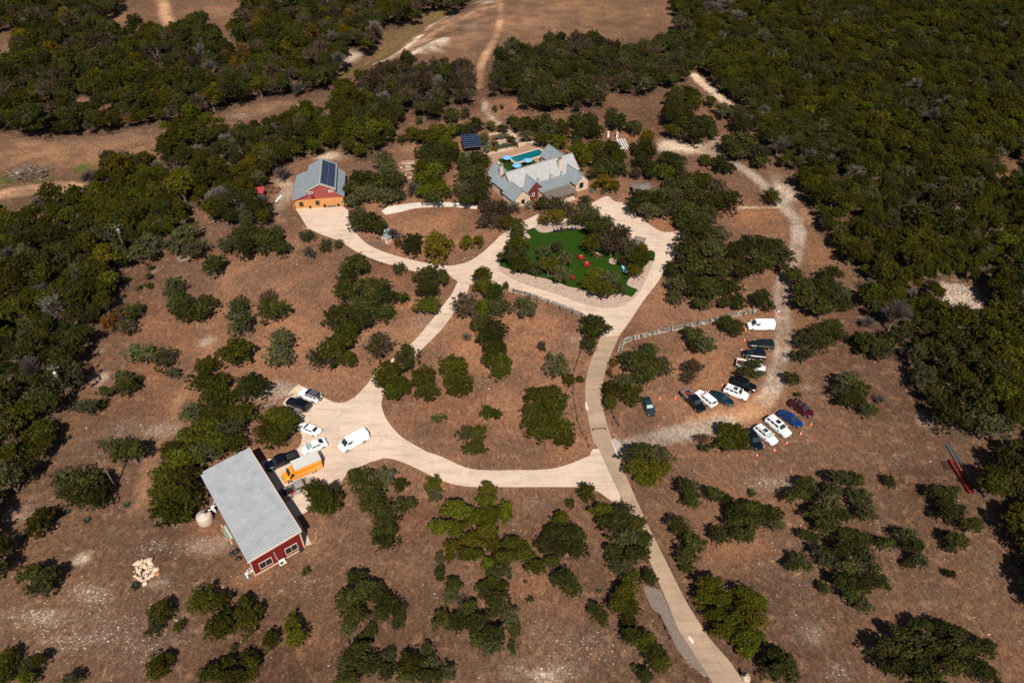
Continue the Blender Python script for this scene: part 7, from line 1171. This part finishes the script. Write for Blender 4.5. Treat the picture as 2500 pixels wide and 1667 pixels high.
o = thing('boulder', 'pale boulder set at the edge of the lowest stretch of road', 'boulder', at('9', 447, 1540)); mb = MB(); mb.blob((0, 0, .35), .75, 77, flat=.8, sub=2); mb.build('rock', M['stone'], o)
o = thing('mailbox_post', 'small black box on a post beside the pale roadside boulder', 'post box', at('9', 424, 1530)); mb = MB(); mb.box(0, 0, .5, .12, .12, 1.0); mb.build('post', M['iron'], o); mb = MB(); mb.box(0, 0, 1.15, .35, .6, .35); mb.build('box', M['black'], o)
SINGLE_WOOD = 200
# ---------------------------------------------------------------- woods: zones filled tree by tree
frame = lambda x, y: (1250 + FPX * x / (y * math.cos(PITCH) + (CAM_H - 3) * math.sin(PITCH)), 833.5 + FPX * (-(y) * math.sin(PITCH) + (CAM_H - 3) * math.cos(PITCH)) / (y * math.cos(PITCH) + (CAM_H - 3) * math.sin(PITCH)))
CELL = {}
def free(x, y, r, f=.62):
    i, j = int(x // 6), int(y // 6)
    for a in range(i - 2, i + 3):
        for b_ in range(j - 2, j + 3):
            for (u, v, q) in CELL.get((a, b_), ()):
                if (u - x) ** 2 + (v - y) ** 2 < ((r + q) * f) ** 2: return False
    return True
for x, y, r in TAKEN: CELL.setdefault((int(x // 6), int(y // 6)), []).append((x, y, r))
trees = []
for zone, desc, poly, holes, mixd, r0, r1 in WOODS:
    P_ = np.array(poly); lo, hi = P_.min(0), P_.max(0); lo = np.maximum(lo, [-330, 20]); hi = np.minimum(hi, [330, 470]); area = (hi - lo).prod(); n = int(area / 2.2)
    xs, ys = RNG.uniform(lo[0], hi[0], n), RNG.uniform(lo[1], hi[1], n); ok = inside(poly, xs, ys)
    for h in holes: ok &= ~inside(h, xs, ys)
    vis = np.abs(xs) < ys * .80 + 62; ok &= vis
    ks = list(mixd); pk = RNG.choice(len(ks), n, p=np.array([mixd[k] for k in ks]) / sum(mixd.values())); rad = RNG.uniform(r0, r1, n); clu = np.sin(xs * .11 + ys * .05) + np.sin(ys * .13 - xs * .07)
    g_ = np.array([1.0 if k in ('oak', 'pal', 'gry') else -1.0 if k in ('jun', 'ced') else 0.3 for k in ks]); pw = np.array([mixd[k] for k in ks])[None, :] * np.exp(1.1 * clu[:, None] * g_[None, :]); pw /= pw.sum(1, keepdims=True); pk = np.minimum((RNG.random(n)[:, None] > np.cumsum(pw, 1)).sum(1), len(ks) - 1)      # species gather in patches
    rad = rad * np.where(RNG.random(n) < .25, .68, 1.0) * (1 + .12 * np.sin(xs * .21 - ys * .17))
    for x, y, k, r, cl in zip(xs[ok], ys[ok], pk[ok], rad[ok], clu[ok]):
        k = ks[k]
        if free(x, y, r, .56):
            CELL.setdefault((int(x // 6), int(y // 6)), []).append((x, y, r)); trees.append((x, y, r, k, zone, desc))
def shown(tr):
    px_, py_ = frame(tr[0], tr[1]); return (-20 < px_ < 2520 and -20 < py_ < 1690) * tr[2] * px_per_m(tr[1])
trees.sort(key=shown, reverse=True)
def edge_dist(x, y, desc):
    best = 1e9
    for z_, d_, poly, holes, *_r in WOODS:
        if d_ == desc and inside(poly, np.array([x]), np.array([y]))[0]:
            for (x1, y1), (x2, y2) in zip(poly, poly[1:] + poly[:1]):
                dx, dy = x2 - x1, y2 - y1; u = min(max(((x - x1) * dx + (y - y1) * dy) / (dx * dx + dy * dy + 1e-9), 0), 1); best = min(best, math.hypot(x - x1 - u * dx, y - y1 - u * dy))
    return best
PLURAL = {'oak': 'dark green oaks', 'jun': 'olive green junipers', 'ced': 'yellowish cedars', 'pal': 'greyish green oaks', 'brn': 'brownish half-bare trees', 'yel': 'yellow-green trees', 'org': 'orange-brown trees', 'gry': 'grey leafless trees'}
pick_ = [q for q in trees if q[3] not in ('oak', 'brn')][:SINGLE_WOOD]; ps_ = set(id(q) for q in pick_); singles, mass = pick_, [q for q in trees if id(q) not in ps_]
for x, y, r, k, zone, desc in singles:
    hv = r * random.uniform(1.0, 1.4); e_ = edge_dist(x, y, desc) < 6.5; wh = ('edge' if e_ else 'inner') ; far_ = ['near part', 'middle', 'far part'][min(2, int((y - 40) / 55))]
    grow(k, x, y, r * 1.12, r * 1.12, hv, hv * .75 + random.uniform(.8, 1.8), f"{NAME[k][1]} {'at the edge' if e_ else 'hemmed in'}, {far_} of the {desc}", f"{PLURAL[k]}, {wh}, {far_} of the {desc}", free=True)
# the rest of the woods, uncountable from here, is one mass grown from the same crowns
kinds = bpy.data.collections.new('woodland_kinds'); order = []
for k in ('oak', 'jun', 'ced', 'pal', 'brn', 'yel', 'org', 'gry'):
    for i, me in enumerate(CR[k][:3]):
        nm = f'{len(order):02d}_crown'; o = bpy.data.objects.new(nm, me); kinds.objects.link(o); order.append(k)
first = {k: order.index(k) for k in set(order)}; cnt = {k: order.count(k) for k in set(order)}
n = len(mass); co = np.zeros((n, 3), np.float32); rot = np.zeros((n, 3), np.float32); scl = np.zeros((n, 3), np.float32); var = np.zeros(n, np.int32)
for i, (x, y, r, k, zone, desc) in enumerate(mass):
    hv = r * random.uniform(.95, 1.45); co[i] = (x, y, hv * .75 + random.uniform(.8, 1.8)); rot[i, 2] = random.uniform(0, 6.28); scl[i] = (r * 1.12, r * 1.12, hv); var[i] = first[k] + random.randrange(cnt[k])
me = bpy.data.meshes.new('woodland'); me.vertices.add(n); me.vertices.foreach_set('co', co.ravel())
for nm, ty, arr in (('turn', 'FLOAT_VECTOR', rot), ('size', 'FLOAT_VECTOR', scl)): a = me.attributes.new(nm, ty, 'POINT'); a.data.foreach_set('vector', arr.ravel())
a = me.attributes.new('which', 'INT', 'POINT'); a.data.foreach_set('value', var)
wood = tag(put('woodland', me), kind='stuff')
ng = bpy.data.node_groups.new('woodland_growth', 'GeometryNodeTree'); ng.interface.new_socket('Geometry', in_out='INPUT', socket_type='NodeSocketGeometry'); ng.interface.new_socket('Geometry', in_out='OUTPUT', socket_type='NodeSocketGeometry')
gi, go = ng.nodes.new('NodeGroupInput'), ng.nodes.new('NodeGroupOutput'); ip = ng.nodes.new('GeometryNodeInstanceOnPoints'); ci = ng.nodes.new('GeometryNodeCollectionInfo')
ci.inputs['Collection'].default_value = kinds; ci.inputs['Separate Children'].default_value = True; ci.inputs['Reset Children'].default_value = True; ip.inputs['Pick Instance'].default_value = True
def named(nm, ty):
    q = ng.nodes.new('GeometryNodeInputNamedAttribute'); q.data_type = ty; q.inputs['Name'].default_value = nm; return q.outputs['Attribute']
L_ = ng.links.new; L_(gi.outputs[0], ip.inputs['Points']); L_(ci.outputs[0], ip.inputs['Instance']); L_(named('which', 'INT'), ip.inputs['Instance Index']); er = ng.nodes.new('FunctionNodeEulerToRotation'); L_(named('turn', 'FLOAT_VECTOR'), er.inputs[0]); L_(er.outputs[0], ip.inputs['Rotation']); L_(named('size', 'FLOAT_VECTOR'), ip.inputs['Scale']); L_(ip.outputs[0], go.inputs[0])
wood.modifiers.new('growth', 'NODES').node_group = ng
# ---------------------------------------------------------------- ground cover: dry grass tufts and loose stones
keep = []
NG = 60000; x = RNG.uniform(-115, 115, NG); y = 36 + 170 * RNG.random(NG) ** 1.15; ok = np.abs(x) < y * .72 + 45
for poly in (lower, road, upper): ok &= ~inside([(p.x, p.y) for p in poly], x, y)
dens = np.sin(x * .35 + np.sin(y * .21) * 2) * np.sin(y * .31 + np.sin(x * .27) * 2) + np.sin(x * .9 + y * .4) * .5; ok &= RNG.random(NG) < .45 + .35 * dens
for t, k, s, hw, pts in LINES:
    P0 = pp(t, pts)
    for p, q in zip(P0[:-1], P0[1:]):
        d = q - p; u = np.clip(((x - p.x) * d.x + (y - p.y) * d.y) / d.length_squared, 0, 1); ok &= np.hypot(x - p.x - u * d.x, y - p.y - u * d.y) > hw
HOUSE_ZONE = [(-8, 168), (32, 178), (34, 215), (-10, 212)]; ok &= ~inside(HOUSE_ZONE, x, y)
x, y = x[ok], y[ok]; n = len(x); BL_ = 5
ang = RNG.uniform(0, 6.28, (n, BL_)); h = RNG.uniform(.08, .26, (n, BL_)); rr_ = RNG.uniform(.08, .30, (n, 1)); bx_ = x[:, None] + RNG.uniform(-1, 1, (n, BL_)) * rr_; by_ = y[:, None] + RNG.uniform(-1, 1, (n, BL_)) * rr_
wd_ = RNG.uniform(.02, .055, (n, BL_)); z0 = np.zeros_like(h); A_ = np.stack([bx_ - np.sin(ang) * wd_, by_ + np.cos(ang) * wd_, z0], -1); B_ = np.stack([bx_ + np.sin(ang) * wd_, by_ - np.cos(ang) * wd_, z0], -1); C_ = np.stack([bx_ + np.cos(ang) * h * .8, by_ + np.sin(ang) * h * .8, h], -1)
vt = np.stack([A_, B_, C_], 2).reshape(-1, 3); gm, t, b = new_mat('dry_grass'); b.inputs['Roughness'].default_value = .9; b.inputs['Specular IOR Level'].default_value = .1; fa = N(t, 'ShaderNodeAttribute', attribute_name='tone'); t.links.new(ramp(t, fa.outputs['Fac'], [(0, (.11, .062, .036)), (.5, (.20, .112, .066)), (.85, (.29, .175, .105)), (1, (.11, .105, .03))]), b.inputs['Base Color'])
me = np_mesh('dry_grass', vt, np.arange(len(vt)).reshape(-1, 3), gm); t_ = me.attributes.new('tone', 'FLOAT', 'POINT'); t_.data.foreach_set('value', np.repeat(np.clip(RNG.normal(.45, .22, n), 0, 1), BL_ * 3).astype(np.float32)); tag(put('dry_grass', me), kind='stuff')
# loose limestone, thickest where the ground is rocky
probs = np.maximum(rocky, .04); sel = (np.abs(PX) < 120) & (PY > 38) & (PY < 300) & (np.abs(PX) < PY * .75 + 45); ids = np.nonzero(sel)[0]; w = probs[ids] ** 2.3 * np.where(PY[ids] > 205, 2.0, 1.0); NS = 5500; pick = RNG.choice(ids, NS, p=w / w.sum())
sx_ = PX[pick] + RNG.uniform(-.9, .9, NS); sy_ = PY[pick] + RNG.uniform(-.9, .9, NS); ok = np.ones(NS, bool)
for poly in (lower, road, upper): ok &= ~inside([(p.x, p.y) for p in poly], sx_, sy_)
ok &= ~inside(HOUSE_ZONE, sx_, sy_); base_ico = MB(); base_ico.blob((0, 0, 0), 1, 3, sub=0 if False else 1, flat=.6); bv = np.array(base_ico.v, np.float32); bf = np.array(base_ico.f, np.int32)
VV = []; FF = []
for i, (x, y, z) in enumerate(zip(sx_[ok], sy_[ok], GZ[pick][ok])):
    a = RNG.uniform(0, 6.28); r = min(RNG.lognormal(-2.6, .45), .22); c, s = math.cos(a), math.sin(a); q = bv * np.array([r * RNG.uniform(.8, 1.5), r, r * RNG.uniform(.3, .75)], np.float32); VV.append(np.stack([q[:, 0] * c - q[:, 1] * s + x, q[:, 0] * s + q[:, 1] * c + y, q[:, 2] + z + .02], 1)); FF.append(bf + i * len(bv))
lm, t, b = new_mat('loose_limestone'); b.inputs['Roughness'].default_value = .9; b.inputs['Specular IOR Level'].default_value = .1; t.links.new(ramp(t, noise(t, .8, 3), [(.35, (.30, .225, .17)), (.65, (.60, .47, .36))]), b.inputs['Base Color'])
tag(put('loose_stones', np_mesh('loose_stones', np.concatenate(VV), np.concatenate(FF), lm)), kind='stuff')
bpy.context.view_layer.update()
